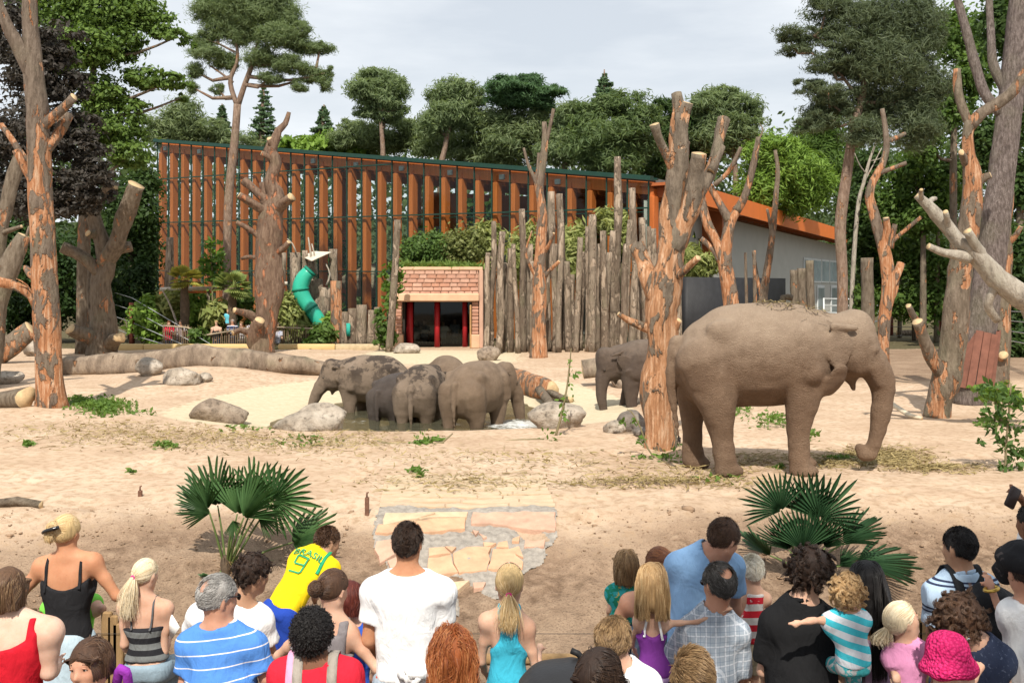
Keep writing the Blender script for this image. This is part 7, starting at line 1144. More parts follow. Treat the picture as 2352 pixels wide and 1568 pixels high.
# 1 woman in black top
def clip1(x):
    for s in (-1, 1): strap_on(x, [(.66, .6 * s, -1), (.85, .64 * s, -1), (.97, .66 * s, -1), (.98, .66 * s, 1), (.85, .66 * s, 1), (.66, .68 * s, 1)], .018, BLACK, 'shoulder_strap')
    q, o = x['q'], x['org']; P = np.array([q(-.085, -.14, .004), q(-.05, -.165, .018), q(0, -.165, .034), q(.035, -.14, .046)]); mesh('hair_clip', *tube(np.c_[P - o, np.full(4, .012)], 8, .02, 0)[:2], simple('black_plastic', (.01, .01, .01), .2, .1, spec=.6), x['root'])
person('woman in black strappy top with blond hair clipped up and arms spread', 7.2, (152, 1222), (98, 1300), (214, 1290), yaw=12, pitch=-8, neck=(156, 1278), hip=(156, 1478), la=[(46, 1368), (12, 1412, .25)], ra=[(268, 1368), (296, 1370, .3)], skin=TAN, female=True, bust=1, fat=1.08,
    hair={'style': 'bun', 'c': 'blond', 'tie': (-.028, -.082, .012), 'br': .048, 'n': 2400, 'tail_n': 900, 'len': .10, 'spread': .006, 'arc': 2.4, 'th': .02, 'vol': .1}, top={'type': 'tank_top', 'm': BLACK, 'mask': mk(.66, 9., .0, .95, scoop=.14), 'grow': .012, 'wr': .6, 'hem': .05}, bottom={'type': 'skirt', 'm': cloth('denim_skirt', (.42, .53, .60), var=.1), 'waist': .16, 'z': .0}, extra=clip1)
# 2 woman in red tank
person('woman in red tank top with brown bob at the left edge', 5.9, (18, 1352), (-72, 1450), (112, 1450), yaw=10, pitch=-5, neck=(18, 1418), skin=PALE, female=True, fat=1.1, bust=1, ra=[(112, 1542), (128, 1530, .25)], la=[(-95, 1540), (-60, 1570, .25)],
    hair={'style': 'bob', 'c': 'chestnut', 'len': .26, 'cut': .125, 'n': 3200, 'th': .022, 'wave': .06, 'part': 0, 'capdrop': .06}, top={'type': 'tank_top', 'm': cloth('red_jersey', (.52, .012, .025)), 'mask': mk(.76, .72, .08, .90, scoop=.2, armlow=.6), 'grow': .012, 'wr': .5}, bottom=JE)
# 3 brown haired woman facing the camera
def bag3(x):
    P = np.array([W(268, 1568, 4.9), W(276, 1535, 4.85), W(290, 1542, 4.85), W(296, 1580, 4.9)]) - x['org']; mesh('purple_strap', *tube(np.c_[P, np.full(4, .022)], 8, .04, 0)[:2], cloth('purple_webbing', (.28, .04, .38)), x['root'])
person('woman with short brown hair turning to face the camera', 4.85, (208, 1527), (296, 1640), (128, 1640), yaw=196, pitch=2, roll=-8, skin=RUDDY, female=True, hair={'style': 'bob', 'c': 'brown', 'len': .2, 'cut': .075, 'n': 3400, 'th': .02, 'wave': .12, 'capdrop': .02, 'line': .0, 'slope': .62, 'part': .03}, top={'type': 'tee', 'm': cloth('grey_cardigan', (.2, .22, .26))}, bottom=TR, face=True, h=.010, extra=bag3)
# 4 blond girl in striped top
def paper(x):
    strap_on(x, [(.66, .6, -1), (.85, .62, -1), (.97, .62, -1), (.98, .6, 1), (.85, .58, 1), (.6, .45, 1)], .011, cloth('striped_top_strap', (.10, .10, .105)), 'shoulder_strap'); strap_on(x, [(.66, -.6, -1), (.85, -.62, -1), (.97, -.62, -1), (.98, -.6, 1), (.85, -.58, 1), (.6, -.45, 1)], .011, MATS['striped_top_strap'], 'shoulder_strap'); v, f = bar(W(386, 1452, 7.0), W(404, 1425, 6.95), .10, .004, (0, -1, .6)); p = mesh('paper', v, f, simple('paper', (.75, .76, .74))); p['label'] = 'white folded leaflet held by the blond girl'; p['category'] = 'paper'
g4 = person('blond girl with long ponytail in grey and black striped top', 7.0, (334, 1318), (288, 1392), (380, 1396), yaw=22, pitch=-6, hs=.9, neck=(331, 1376), hip=(338, 1530), skin=FAIR, female=True, ra=[(376, 1496), (392, 1455, .2)], la=[(286, 1480), (300, 1500, .3)], legs='sit',
    hair={'style': 'pony', 'c': 'blondpale', 'tie': (-.02, -.10, -.03), 'n': 2200, 'tail_n': 1100, 'len': .29, 'spread': .018, 'sway': (-.03, 0, 0), 'band': cloth('pink_band', (.7, .06, .25))}, top={'type': 'camisole', 'm': cloth('striped_top', (.17, .18, .18), stripes=[((.022, .022, .026), .075, .5, .0, 0, 0)]), 'mask': mk(.62, 9., .0, .95), 'wr': .8, 'hem': .1}, bottom={'type': 'jeans', 'm': cloth('girl_jeans', (.24, .32, .38), var=.2), 'waist': .08, 'grow': .03}, extra=paper, group='children watching the elephants')
# 5 grey haired man, blue striped tee
person('grey haired man with glasses in blue white-striped T-shirt', 5.35, (500, 1372), (440, 1478), (582, 1482), yaw=48, pitch=-8, neck=(502, 1442), skin=RUDDY, fat=1.15, la=[(424, 1570), (440, 1620, .2)], ra=[(612, 1560), (640, 1530, .25)],
    hair={'style': 'short', 'c': 'gray', 'len': .03, 'n': 2400, 'bald': .8, 'baldf': -.085, 'baldz': .07, 'th': .012, 'stand': .25, 'fwd': -.5}, top={'type': 'tee', 'm': cloth('blue_striped', (.085, .24, .62), stripes=[((.72, .72, .76), .064, .085, .03, -.10, 0)]), 'slv': .75, 'belly': 1}, bottom=TR, extra=glasses(1))
# 6 curly dark man, white tee
person('curly dark haired man in white T-shirt leaning on the fence', 6.3, (582, 1316), (462, 1412), (596, 1420), yaw=42, pitch=-12, neck=(546, 1384), hip=(520, 1560), skin=OLIVE, la=[(436, 1462, .1), (455, 1500, .4)], ra=[(622, 1500, .05), (640, 1520, .3)], fat=1.1,
    hair={'style': 'curly', 'c': 'dark', 'len': .03, 'curl': .008, 'n': 3200, 'th': .016, 'turns': 2.2}, top={'type': 'tee', 'm': WHITE, 'slv': .72}, bottom=JE)
# 7 boy in yellow football shirt
def brasil(x):
    gm = simple('green_print', (.01, .30, .13), .7, .05); u = x['u']; lt = x['lat']; bk = -x['front']; top_ = x['NB'] + bk * .1
    lettering(x, 'BRASIL', .062, x['NB'] - u * .045 + bk * .1 - lt * .008, lt, u, gm, 'lettering', arc=1.6, sx=1.15)
    P9 = np.array([(.045, .05), (.05, .055), (-.035, .06), (-.045, .05), (-.045, .0), (-.035, -.008), (.045, -.005), (.047, .05), (.045, -.06), (.035, -.075), (-.05, -.075)]); P9 = P9 * .85; V2, f = [], []
    for a, b in zip(P9[:-1], P9[1:]):
        dd = (b - a) / np.linalg.norm(b - a); n_ = np.array((-dd[1], dd[0])) * .0055; k = len(V2); V2 += [a - dd * .004 - n_, b + dd * .004 - n_, b + dd * .004 + n_, a - dd * .004 + n_]; f.append((k, k + 1, k + 2, k + 3))
    mesh('number_nine', project(x, np.array(V2), x['HP'] + (x['NB'] - x['HP']) * .70 + bk * .1 - lt * .03, lt, u, gm, 'n') - x['org'], f, gm, x['root'], False)
    strap_on(x, [(1.0, .80, 1), (.94, .86, 1), (.85, .90, 1), (.74, .93, 1), (.64, .95, 1)], .022, gm, 'sleeve_stripe')
person('boy in yellow football shirt leaning over the fence', 7.2, (752, 1243, .22), (694, 1280, .16), (762, 1304, .10), yaw=48, pitch=-14, hs=.92, neck=(728, 1270, .17), hip=(648, 1400, -.05), skin=OLIVE, ra=[(775, 1360, .3), (800, 1390, .5)], la=[(705, 1320, .45), (720, 1370, .55)], foot=.0,
    hair={'style': 'short', 'c': 'brown', 'len': .012, 'n': 2600, 'th': .006, 'stand': .8, 'flow': .3}, top={'type': 'tee', 'm': cloth('yellow_shirt', (.80, .56, .01)), 'slv': .8, 'hem': -.04, 'flare': 1.1}, bottom={'type': 'shorts', 'm': cloth('blue_shorts', (.02, .06, .36)), 'waist': .05, 'z': .28, 'grow': .03}, extra=brasil, group='children watching the elephants')
# 8 woman with bun in grey tank
person('woman in grey tank top with brown hair in a messy bun', 6.1, (764, 1352), (690, 1462), (800, 1452), yaw=28, pitch=-14, neck=(766, 1420), hip=(740, 1600), skin=FAIR, female=True, bust=1, ra=[(866, 1535, -.02), (850, 1590, .15)], la=[(640, 1505, .1), (618, 1545, .3)],
    hair={'style': 'bun', 'c': 'brown', 'tie': (-.03, -.095, -.02), 'br': .045, 'n': 2400, 'tail_n': 600, 'arc': 3.2}, top={'type': 'tank_top', 'm': cloth('grey_jersey', (.20, .18, .185)), 'mask': mk(.84, .5, .2, .72, armlow=.6), 'wr': .7}, bottom=JE)
# 9 dark red haired woman with blue jersey behind
def five(x): lettering(x, '5', .22, x['HP'] + (x['NB'] - x['HP']) * .42 - x['front'] * .1 + x['lat'] * .02, x['lat'], x['u'], simple('white_print', (.8, .8, .8), .7, .03), 'number_five', sx=.8)
person('dark red haired visitor in a blue football jersey half hidden behind the bun', 6.7, (806, 1376), (762, 1458), (858, 1458), yaw=30, pitch=-10, hs=.95, skin=FAIR, female=True, hair={'style': 'bob', 'c': 'darkred', 'len': .2, 'cut': .12, 'n': 1800, 'th': .02, 'capdrop': .04}, top={'type': 'tee', 'm': cloth('blue_jersey', (.03, .09, .42)), 'slv': .35}, bottom=JE, extra=five)
# 10 boy with afro, red shirt and rucksack straps
def straps10(x):
    for pn, m_ in ((-.62, cloth('pink_strap', (.72, .34, .50))), (-.42, cloth('taupe_strap', (.33, .29, .25))), (.62, cloth('taupe_strap', (.33, .29, .25)))): strap_on(x, [(.90, pn, -1), (1.0, pn, -1), (1.0, pn, 1), (.9, pn, 1), (.75, pn, 1), (.55, pn * 1.02, 1)], .045, m_, 'bag_strap')
person('boy with round black afro hair in red shirt with bag straps', 5.1, (717, 1458), (650, 1546), (800, 1546), yaw=8, pitch=-4, hs=.94, neck=(722, 1520), skin=BROWN, hair={'style': 'afro', 'c': 'black', 'len': .02, 'curl': .004, 'turns': 2, 'n': 6500, 'th': .046, 'rootk': 1.42, 'fall': 0, 'locks': 3000, 'line': -.035, 'slope': .6, 'rad': .0015, 'lump': .5}, top={'type': 'tee', 'm': cloth('red_tshirt', (.56, .02, .04)), 'slv': .6, 'neckw': .03}, bottom=JE, extra=straps10, group='children watching the elephants')
# 11 man in white tee
def knot(x):
    r_ = np.random.default_rng(4)
    for k in range(6): P = np.array([W(925, 1535, 6.0), W(930 + r_.uniform(-30, 30), 1535 + r_.uniform(-10, 25), 5.95), W(930 + r_.uniform(-50, 50), 1560 + r_.uniform(-10, 40), 6.0)]) - x['org']; mesh('tied_sleeve', *tube(np.c_[P, [.03, .03, .015]], 8, .03, .2, k)[:2], WHITE, x['root'])
person('man with spiky brown hair in plain white T-shirt before the paved path', 6.1, (937, 1246), (862, 1358), (1014, 1358), yaw=14, pitch=-6, neck=(936, 1322), hip=(935, 1560), skin=TAN, la=[(846, 1470, .0), (870, 1530, .25)], ra=[(1020, 1470, .05), (1000, 1530, .3)], fat=1.05,
    hair={'style': 'short', 'c': 'dark', 'len': .032, 'n': 2600, 'th': .008, 'stand': .4, 'flow': .5, 'messy': .4}, top={'type': 'tee', 'm': WHITE, 'slv': .62, 'hem': .03}, bottom={'type': 'shorts', 'm': cloth('patterned_shorts', (.42, .5, .58), blot=[((.6, .08, .03), 16, .6)]), 'waist': .12, 'z': .1}, extra=knot)
# 12 red haired woman
person('woman with wavy copper red shoulder-length hair', 4.9, (1037, 1500), (950, 1626), (1128, 1626), yaw=-6, pitch=-8, skin=FAIR, female=True, hair={'style': 'wavy', 'c': 'red', 'len': .30, 'n': 4200, 'th': .024, 'wave': .35, 'wf': .7, 'capdrop': .12, 'part': .0}, top={'type': 'tee', 'm': cloth('grey_blouse', (.30, .28, .26))}, bottom=JE)
# 13 blond woman in turquoise racerback
def bikini(x):
    P = np.array([x['NB'] + x['lat'] * -.03 - x['front'] * .06 + x['u'] * .03, x['NB'] + x['lat'] * -.05 - x['front'] * .09 - x['u'] * .02, x['NB'] + x['lat'] * -.06 - x['front'] * .10 - x['u'] * .06]) - x['org']; mesh('bikini_string', *tube(np.c_[P, np.full(3, .004)], 6, .02, 0)[:2], cloth('magenta_cord', (.55, .03, .3)), x['root']); top_glasses(x)
person('blond woman in turquoise racerback top with sunglasses on her head', 6.45, (1170, 1340), (1118, 1424), (1210, 1440), yaw=2, pitch=-10, neck=(1170, 1402), hip=(1166, 1590), skin=FAIR, female=True, bust=1, ra=[(1234, 1552, .0), (1240, 1490, .32)], la=[(1106, 1520, .05), (1130, 1570, .3)],
    hair={'style': 'pony', 'c': 'blond', 'tie': (0, -.085, -.075), 'n': 2600, 'tail_n': 800, 'len': .20, 'spread': .022, 'vol': .06, 'th': .018, 'band': cloth('pink_band', (.7, .06, .25))}, top={'type': 'racerback_top', 'm': cloth('turquoise_jersey', (.05, .42, .58)), 'mask': mk_racer, 'wr': 1.2}, bottom=JE, extra=bikini)
# stroller
so_ = W(1300, 1600, 5.4) * (1, 1, 0) + (0, 0, GZ); stt = thing('pushchair', so_, 'black pushchair with curved foam handle and dark hood', 'pushchair'); BP = simple('black_foam', (.012, .012, .013), .6, .1)
mesh('handle', *tube(pxp([(1345, 1560, 7), (1340, 1520, 7.5), (1328, 1500, 7.5), (1312, 1493, 7.5)], 5.4) - (*so_, 0), 10, .03, .02)[:2], BP, stt)
Vx = Vox(W(1235, 1640, 5.1) - so_ - .1, W(1400, 1500, 5.7) - so_ + .25, .014); Vx.add(ell(W(1300, 1590, 5.35) - so_, (.24, .26, .15)), 0); Vx.f = np.maximum(Vx.f + .008 * vn3(Vx.shape, (4, 9, 9), 3), (W(1300, 1600, 5.35) - so_)[2] - Vx.XYZ()[2]); v, f = Vx.mesh(1); mesh('hood', v, f, simple('black_nylon', (.02, .02, .022), .45, .15), stt)
mesh('rail', *tube(pxp([(1240, 1543, 4), (1290, 1538, 4), (1345, 1530, 4)], 5.5) - (*so_, 0), 8, .05, 0)[:2], BP, stt); v, f = bev(-.018, .018, -.008, .008, -.01, .01, .004); t = mesh('yellow_tag', v, f, simple('yellow_plastic', (.7, .6, .02)), stt); t.location = W(1293, 1535, 5.42) - so_
for sx in (-.2, .2):
    mesh('wheel', *tube([(sx - .02, .25, .12, .12), (sx + .02, .25, .12, .12)], 16, .02, 0)[:2], BP, stt); mesh('wheel', *tube([(sx - .02, -.25, .12, .12), (sx + .02, -.25, .12, .12)], 16, .02, 0)[:2], BP, stt); mesh('frame_bar', *tube([(sx, .25, .12, .012), (sx, .0, .55, .012), (sx, -.25, .12, .012)], 6, .1, 0)[:2], BP, stt)
# 14-16 red haired woman carrying a girl, man in light blue
person('auburn woman in slate tank top carrying the little girl in green', 6.35, (1515, 1300), (1446, 1382), (1556, 1388), yaw=-20, pitch=-14, neck=(1506, 1362), hip=(1500, 1560), skin=RUDDY, female=True, la=[(1410, 1432, .05), (1440, 1470, .3)], ra=[(1572, 1480, .1), (1540, 1500, .3)], fat=1.1,
    hair={'style': 'pony', 'c': 'auburn', 'tie': (.045, -.085, -.015), 'n': 2000, 'tail_n': 600, 'len': .08, 'spread': .03}, top={'type': 'tank_top', 'm': cloth('slate_jersey', (.11, .14, .20)), 'mask': mk(.9, .5, .25, .84, armlow=.6)}, bottom=JE)
person('little girl in green patterned dress carried on the left arm', 6.6, (1438, 1298), (1412, 1358), (1466, 1352), yaw=-8, pitch=-4, hs=.84, hip=(1425, 1432), skin=FAIR, female=True, legs='sit', ra=[(1492, 1366, .02), (1520, 1356, -.05)], hair={'style': 'bob', 'c': 'lightbrown', 'len': .24, 'cut': .15, 'n': 2000, 'th': .018, 'wave': .14, 'capdrop': .08}, top={'type': 'tee', 'm': cloth('green_pattern', (.02, .25, .16), blot=[((.04, .40, .42), 22, .5), ((.55, .45, .1), 30, .62)]), 'slv': .4, 'hem': -.3}, bottom={'type': 'leggings', 'm': DARKD}, group='children watching the elephants')
person('man in light blue T-shirt bending his brown head to the right', 6.2, (1662, 1236, -.02), (1562, 1296), (1680, 1300, .12), yaw=52, pitch=-26, neck=(1622, 1272), hip=(1590, 1500), skin=RUDDY, fat=1.1, la=[(1556, 1400, .12), (1590, 1450, .3)], ra=[(1690, 1400, .2), (1680, 1470, .35)],
    hair={'style': 'short', 'c': 'brown', 'len': .035, 'n': 2600, 'th': .016, 'stand': .25, 'bald': .3, 'baldf': -.04, 'line': -.03}, top={'type': 'tee', 'm': cloth('sky_blue_cotton', (.25, .42, .66)), 'slv': .6, 'wr': 1.2}, bottom=JE)
# 17 balding man in plaid, 18 girl in purple
def side_glasses(x): glasses(1, .015)(x)
person('balding dark haired man in grey-blue plaid shirt holding the girl in purple', 5.8, (1652, 1340), (1586, 1446), (1692, 1452), yaw=-24, pitch=-8, neck=(1640, 1404), hip=(1620, 1640), skin=RUDDY, fat=1.12, la=[(1540, 1520, .1), (1512, 1550, .25)], ra=[(1706, 1560, .05), (1680, 1600, .3)],
    hair={'style': 'short', 'c': 'saltpepper', 'len': .034, 'n': 3000, 'bald': .9, 'baldf': -.085, 'baldz': .075, 'th': .013, 'stand': .3, 'flow': 1.}, top={'type': 'tee', 'm': cloth('plaid_shirt', (.33, .38, .44), plaid=[(2, .05, .18, (.62, .65, .70), .8), (0, .05, .18, (.62, .65, .70), .8), (2, .025, .12, (.12, .16, .24), .5), (0, .025, .12, (.12, .16, .24), .5), (1, .05, .18, (.62, .65, .70), .6)]), 'slv': .9, 'belly': 1, 'grow': .02, 'neckw': .02}, bottom=TR, extra=side_glasses)
person('blond girl in purple top with her arm around the plaid shirt man', 5.75, (1498, 1334), (1468, 1424), (1522, 1432), yaw=6, pitch=-6, hs=.86, neck=(1496, 1404), hip=(1500, 1540), skin=FAIR, female=True, legs='sit', extra=lambda x: [strap_on(x, [(.62, .75 * s, -1), (.8, .65 * s, -1), (.97, .5 * s, -1), (.97, .48 * s, 1), (.8, .6 * s, 1), (.6, .78 * s, 1)], .012, WHITE, 'shoulder_strap') for s in (-1, 1)], ra=[(1600, 1428, -.02), (1672, 1398, .0)], la=[(1452, 1480, .1), (1470, 1520, .25)], hand_n=(0, -.2, 1),
    hair={'style': 'long', 'c': 'sandy', 'len': .34, 'cut': .25, 'n': 3600, 'th': .018, 'wave': .08, 'capdrop': .12}, top={'type': 'camisole', 'm': cloth('purple_cotton', (.17, .035, .24)), 'mask': mk(.60, 9., .0, .9, scoop=.2), 'hem': -.1}, bottom={'type': 'shorts', 'm': cloth('lilac_shorts', (.45, .3, .55)), 'z': None}, group='children watching the elephants')
# 19-21 heads at the bottom edge
person('boy with tousled brown hair and white shirt in front of the girl in purple', 4.85, (1408, 1470), (1362, 1566), (1486, 1566), yaw=16, pitch=-14, hs=.92, neck=(1432, 1536), skin=FAIR, hair={'style': 'short', 'c': 'lightbrown', 'len': .055, 'n': 3200, 'th': .018, 'stand': .25, 'messy': .25, 'line': -.03, 'flow': 1.1}, top={'type': 'tee', 'm': WHITE}, bottom=JE, group='children watching the elephants')
person('woman with parted dark brown hair at the bottom edge', 4.3, (1372, 1556), (1290, 1690), (1464, 1690), yaw=-150, pitch=-30, roll=10, skin=FAIR, female=True, hair={'style': 'long', 'c': 'dark', 'len': .26, 'n': 3400, 'th': .018, 'wave': .1, 'part': .02}, top={'type': 'tee', 'm': cloth('plum_blouse', (.2, .1, .14))}, bottom=JE)
person('fair haired boy with a swirling crown at the bottom edge', 4.25, (1590, 1556), (1530, 1668), (1664, 1668), yaw=6, pitch=-18, hs=.94, skin=FAIR, hair={'style': 'short', 'c': 'lightbrown', 'len': .06, 'n': 3600, 'th': .018, 'stand': .3, 'side': .6, 'messy': .2, 'line': -.03}, top={'type': 'tee', 'm': cloth('grey_marl', (.3, .3, .31))}, bottom=JE, group='children watching the elephants')
# 22 toddler boy in red stripes
person('white blond toddler in red striped vest and khaki shorts standing on the fence rail', 6.8, (1727, 1308), (1707, 1374), (1759, 1372), yaw=-14, pitch=-2, hs=.82, neck=(1732, 1358), hip=(1724, 1478), skin=FAIR, foot=.10, la=[(1698, 1420, .02), (1700, 1450, .15)], ra=[(1772, 1420, .1), (1770, 1440, .25)],
    hair={'style': 'short', 'c': 'platinum', 'len': .022, 'n': 2400, 'th': .008, 'stand': .7, 'messy': .35}, top={'type': 'vest', 'm': cloth('red_striped_vest', (.52, .50, .48), stripes=[((.50, .02, .035), .084, .5, .03, 0, 0)], blot=[((.62, .60, .58), 26, .62)]), 'mask': mk_sleeveless, 'hem': .02}, bottom={'type': 'shorts', 'm': KHAKI, 'waist': .1, 'z': .36, 'grow': .03}, group='children watching the elephants')
# 23 man in black polo, 24 toddler with turquoise stripes
person('dark curly haired man in black polo shirt carrying a toddler', 5.6, (1862, 1312), (1778, 1428), (1912, 1432), yaw=36, pitch=-18, neck=(1838, 1382), hip=(1836, 1640), skin=FAIR, fat=1.2, la=[(1752, 1540, .05), (1780, 1600, .3)], ra=[(1930, 1545, .05), (1960, 1570, .25)],
    hair={'style': 'curly', 'c': 'dark', 'len': .05, 'curl': .012, 'n': 4000, 'th': .034, 'turns': 2., 'line': -.03, 'fall': .35}, top={'type': 'polo', 'm': cloth('black_polo', (.012, .012, .013)), 'slv': .8, 'belly': 1}, bottom=JE)
person('curly fair toddler in white and turquoise striped shirt reaching over the black polo', 5.35, (1948, 1362), (1912, 1424), (1976, 1420), yaw=30, pitch=-4, hs=.84, hip=(1960, 1520), skin=FAIR, legs='sit', la=[(1868, 1424, -.03), (1832, 1430, -.04)], ra=[(1984, 1470, .1), (1990, 1490, .2)], hand_n=(0, -1, .5), h=.0105,
    hair={'style': 'curly', 'c': 'sandy', 'len': .035, 'curl': .012, 'n': 2600, 'th': .02, 'turns': 1.2, 'line': -.035}, top={'type': 'tee', 'm': cloth('turquoise_striped', (.62, .66, .70), stripes=[((.06, .50, .60), .066, .5, .0, .35, 0)]), 'slv': .45, 'band': cloth('red_rim', (.4, .03, .04))}, bottom={'type': 'shorts', 'm': cloth('teal_shorts', (.06, .4, .42), blot=[((.5, .5, .5), 20, .5)])}, group='children watching the elephants')
# 25 woman with long black hair
person('woman with very long straight black hair in lilac top', 5.75, (1990, 1338), (1950, 1424), (2034, 1430), yaw=10, pitch=-8, neck=(1994, 1402), hip=(2000, 1600), skin=OLIVE, female=True, ra=[(2052, 1525, .02), (2030, 1575, .2)], hair={'style': 'long', 'c': 'black', 'len': .48, 'n': 4000, 'th': .018, 'wave': .05, 'capdrop': .16, 'k': 18}, top={'type': 'tank_top', 'm': cloth('lilac_jersey', (.36, .24, .34)), 'mask': mk(.7, .55, .10, .86), 'hem': .05}, bottom={'type': 'skirt', 'm': cloth('white_skirt', (.62, .6, .66)), 'z': .2})
# 26 girl in pink
person('blond girl in pink T-shirt looking up to the right', 5.5, (2070, 1424), (2052, 1506), (2132, 1502), yaw=72, pitch=18, hs=.88, neck=(2082, 1480), hip=(2090, 1620), skin=FAIR, female=True, la=[(2058, 1560, -.05), (2080, 1600, .1)], hair={'style': 'pony', 'c': 'blondpale', 'tie': (0, -.10, -.02), 'n': 2200, 'tail_n': 300, 'len': .08}, top={'type': 'tee', 'm': cloth('pink_cotton', (.66, .27, .46)), 'slv': .5}, bottom=JE, group='children watching the elephants', face=True)
# 27 man with rucksack
def rucksack(x):
    BKN = cloth('black_nylon_bag', (.014, .014, .016), rough=.6)
    for pn in (-.55, .55): strap_on(x, [(.62, pn, -1), (.85, pn, -1), (1.0, pn * .95, -1), (1.0, pn * .9, 1), (.88, pn * .7, 1)], .05, BKN, 'bag_strap')
    c0 = x['HP'] + (x['NB'] - x['HP']) * .62 - x['front'] * .20 + x['lat'] * .05; M_ = np.array((x['lat'], x['front'], x['u'])); Vb = Vox(c0 - .4, c0 + .4, .013); Vb.add(ell(c0, (.15, .10, .22), M_), 0); Vb.add(ell(c0 - x['u'] * .08 - x['front'] * .05, (.12, .08, .12), M_), .04); Vb.add(ell(c0 + x['u'] * .12, (.14, .09, .08), M_), .04); Vb.f += .01 * vn3(Vb.shape, (6, 6, 6), 3); v, f = Vb.mesh(1); b = mesh('rucksack', v - c0, f, BKN); b.location = c0; tag(b, 'black rucksack on the back of the man in the pale striped polo', 'rucksack')
person('man with cropped black hair in pale blue polo with dark stripes', 5.95, (2204, 1256), (2150, 1360), (2262, 1346, .05), yaw=-28, pitch=-4, neck=(2208, 1318), hip=(2200, 1560), skin=OLIVE, la=[(2140, 1450, .05), (2160, 1500, .3)], hair={'style': 'short', 'c': 'black', 'len': .014, 'n': 2800, 'th': .008, 'stand': .35, 'flow': .5, 'line': -.02}, top={'type': 'polo', 'm': cloth('pale_blue_polo', (.40, .52, .66), stripes=[((.03, .04, .08), .15, .07, .04, .05, 0), ((.03, .04, .08), .15, .07, .018, .05, 0)]), 'slv': .8}, bottom=JE, extra=rucksack)
# 28 curly brown woman head down, 29 pink hat toddler
def hair_pin(x): P = np.array([W(2214, 1476, 5.05), W(2226, 1465, 5.02)]) - x['org']; mesh('glasses_arm', *tube(np.c_[P, [.004, .004]], 6, .02, 0)[:2], simple('shiny_metal', (.6, .6, .6), .2, .05, metal=1.), x['root'])
person('woman with curly dark brown hair bending over the pink hat toddler', 5.2, (2206, 1424), (2180, 1520, .1), (2296, 1506), yaw=-58, pitch=-34, neck=(2252, 1478), hip=(2260, 1640), skin=FAIR, female=True, hair={'style': 'curly', 'c': 'brown', 'len': .045, 'curl': .012, 'n': 4200, 'th': .028, 'turns': 1.8, 'line': -.045, 'slope': .6, 'fall': .3}, top={'type': 'tee', 'm': cloth('navy_dotted', (.03, .04, .075), blot=[((.10, .12, .18), 60, .62)]), 'slv': .5}, bottom=JE, extra=hair_pin)
def sunhat(x):
    q, o = x['q'], x['org']; M_ = np.array((x['rt'], x['fw'], x['up'])); Vb = Vox(x['c'] - .26, x['c'] + .26, .010); Vb.add(ell(q(0, -.005, .035), (.09, .106, .095), M_), 0); Vb.add(ell(q(.0, .0, -.05), (.118, .13, .048), M_), .05); Vb.add(ell(q(0, .0, -.115), (.10, .112, .08), M_), 0.01, 0, 's'); Vb.f += .008 * vn3(Vb.shape, (6, 6, 5), 3); v, f = Vb.mesh(1)
    g = G('crocheted_pink'); vo = g.N('ShaderNodeTexVoronoi', {'Vector': g.co(), 'Scale': 75.}).outputs[0]; m_ = g.pr(g.ramp(vo, (.1, (.78, .05, .20)), (.6, (.55, .02, .12))), .9, g.bump(vo, 1., .012), .1); h_ = mesh('sun_hat', v - x['c'], f, m_); h_.location = x['c']; tag(h_, 'bright pink crocheted sun hat with a brim', 'hat')
person('toddler in pink top under a bright pink crocheted sun hat', 4.8, (2176, 1512), (2130, 1600), (2216, 1586), yaw=-25, pitch=-4, hs=.86, skin=FAIR, female=True, ra=[(2252, 1530, .05), (2212, 1520, .12)], la=[(2100, 1600, .05), (2090, 1640, .1)], hair={'style': 'short', 'c': 'sandy', 'len': .02, 'n': 600}, top={'type': 'tank_top', 'm': cloth('hot_pink', (.68, .10, .36)), 'mask': mk(.8, .55, .2, .8)}, bottom=JE, extra=sunhat, group='children watching the elephants')
# 30 photographer at the right edge
def cam_bag(x):
    o = x['org']; Vb = Vox(W(2300, 1330, 5.3) - .2, W(2380, 1240, 5.3) + .2, .012); Vb.add(ell(W(2352, 1282, 5.35), (.12, .12, .085)), 0); Vb.add(cone(W(2325, 1290, 5.4), W(2310, 1312, 5.45), .07, .06), .03); Vb.f += .012 * vn3(Vb.shape, (6, 6, 3), 5); v, f = Vb.mesh(1); c0 = W(2350, 1285, 5.3); b = mesh('black_cap', v - c0, f, cloth('black_cap_cloth', (.018, .018, .02), blot=[((.07, .06, .06), 18, .6)])); b.location = c0; tag(b, 'black checked cap on the man in white at the right edge', 'hat')
    ring = [W(2277, 1352, 5.55) + .032 * (np.array((1, 0, .25)) * math.cos(k) + np.array((0, 1, 0)) * math.sin(k)) for k in np.linspace(0, 6.28, 16)]; wt = mesh('wristwatch', *tube(np.c_[np.array(ring) - ring[0], np.full(16, .009)], 6, .01, .05)[:2], simple('gold_metal', (.55, .36, .08), .3, .1, metal=.8)); wt.location = ring[0]; tag(wt, 'gold watch on the wrist of the man in white', 'watch')
person('man in white T-shirt with bent arm and black cap at the right edge', 5.35, (2352, 1308), (2322, 1404), (2440, 1400), yaw=-4, pitch=-2, skin=RUDDY, fat=1.15, la=[(2322, 1476, .05), (2278, 1352, .22)], hair={'style': 'short', 'c': 'dark', 'len': .02, 'n': 900}, top={'type': 'tee', 'm': WHITE, 'slv': .55, 'belly': 1}, bottom=JE, extra=cam_bag)
def phone31(x): v, f = bev(-.035, .035, -.012, .012, -.06, .06, .008); c0 = W(2326, 1142, 6.1); p = mesh('camera', v, f, simple('dark_camera', (.03, .018, .016), .4, .2)); p.location = c0; p.rotation_euler = (0, .5, .3); tag(p, 'small dark camera held up at the right edge', 'camera')
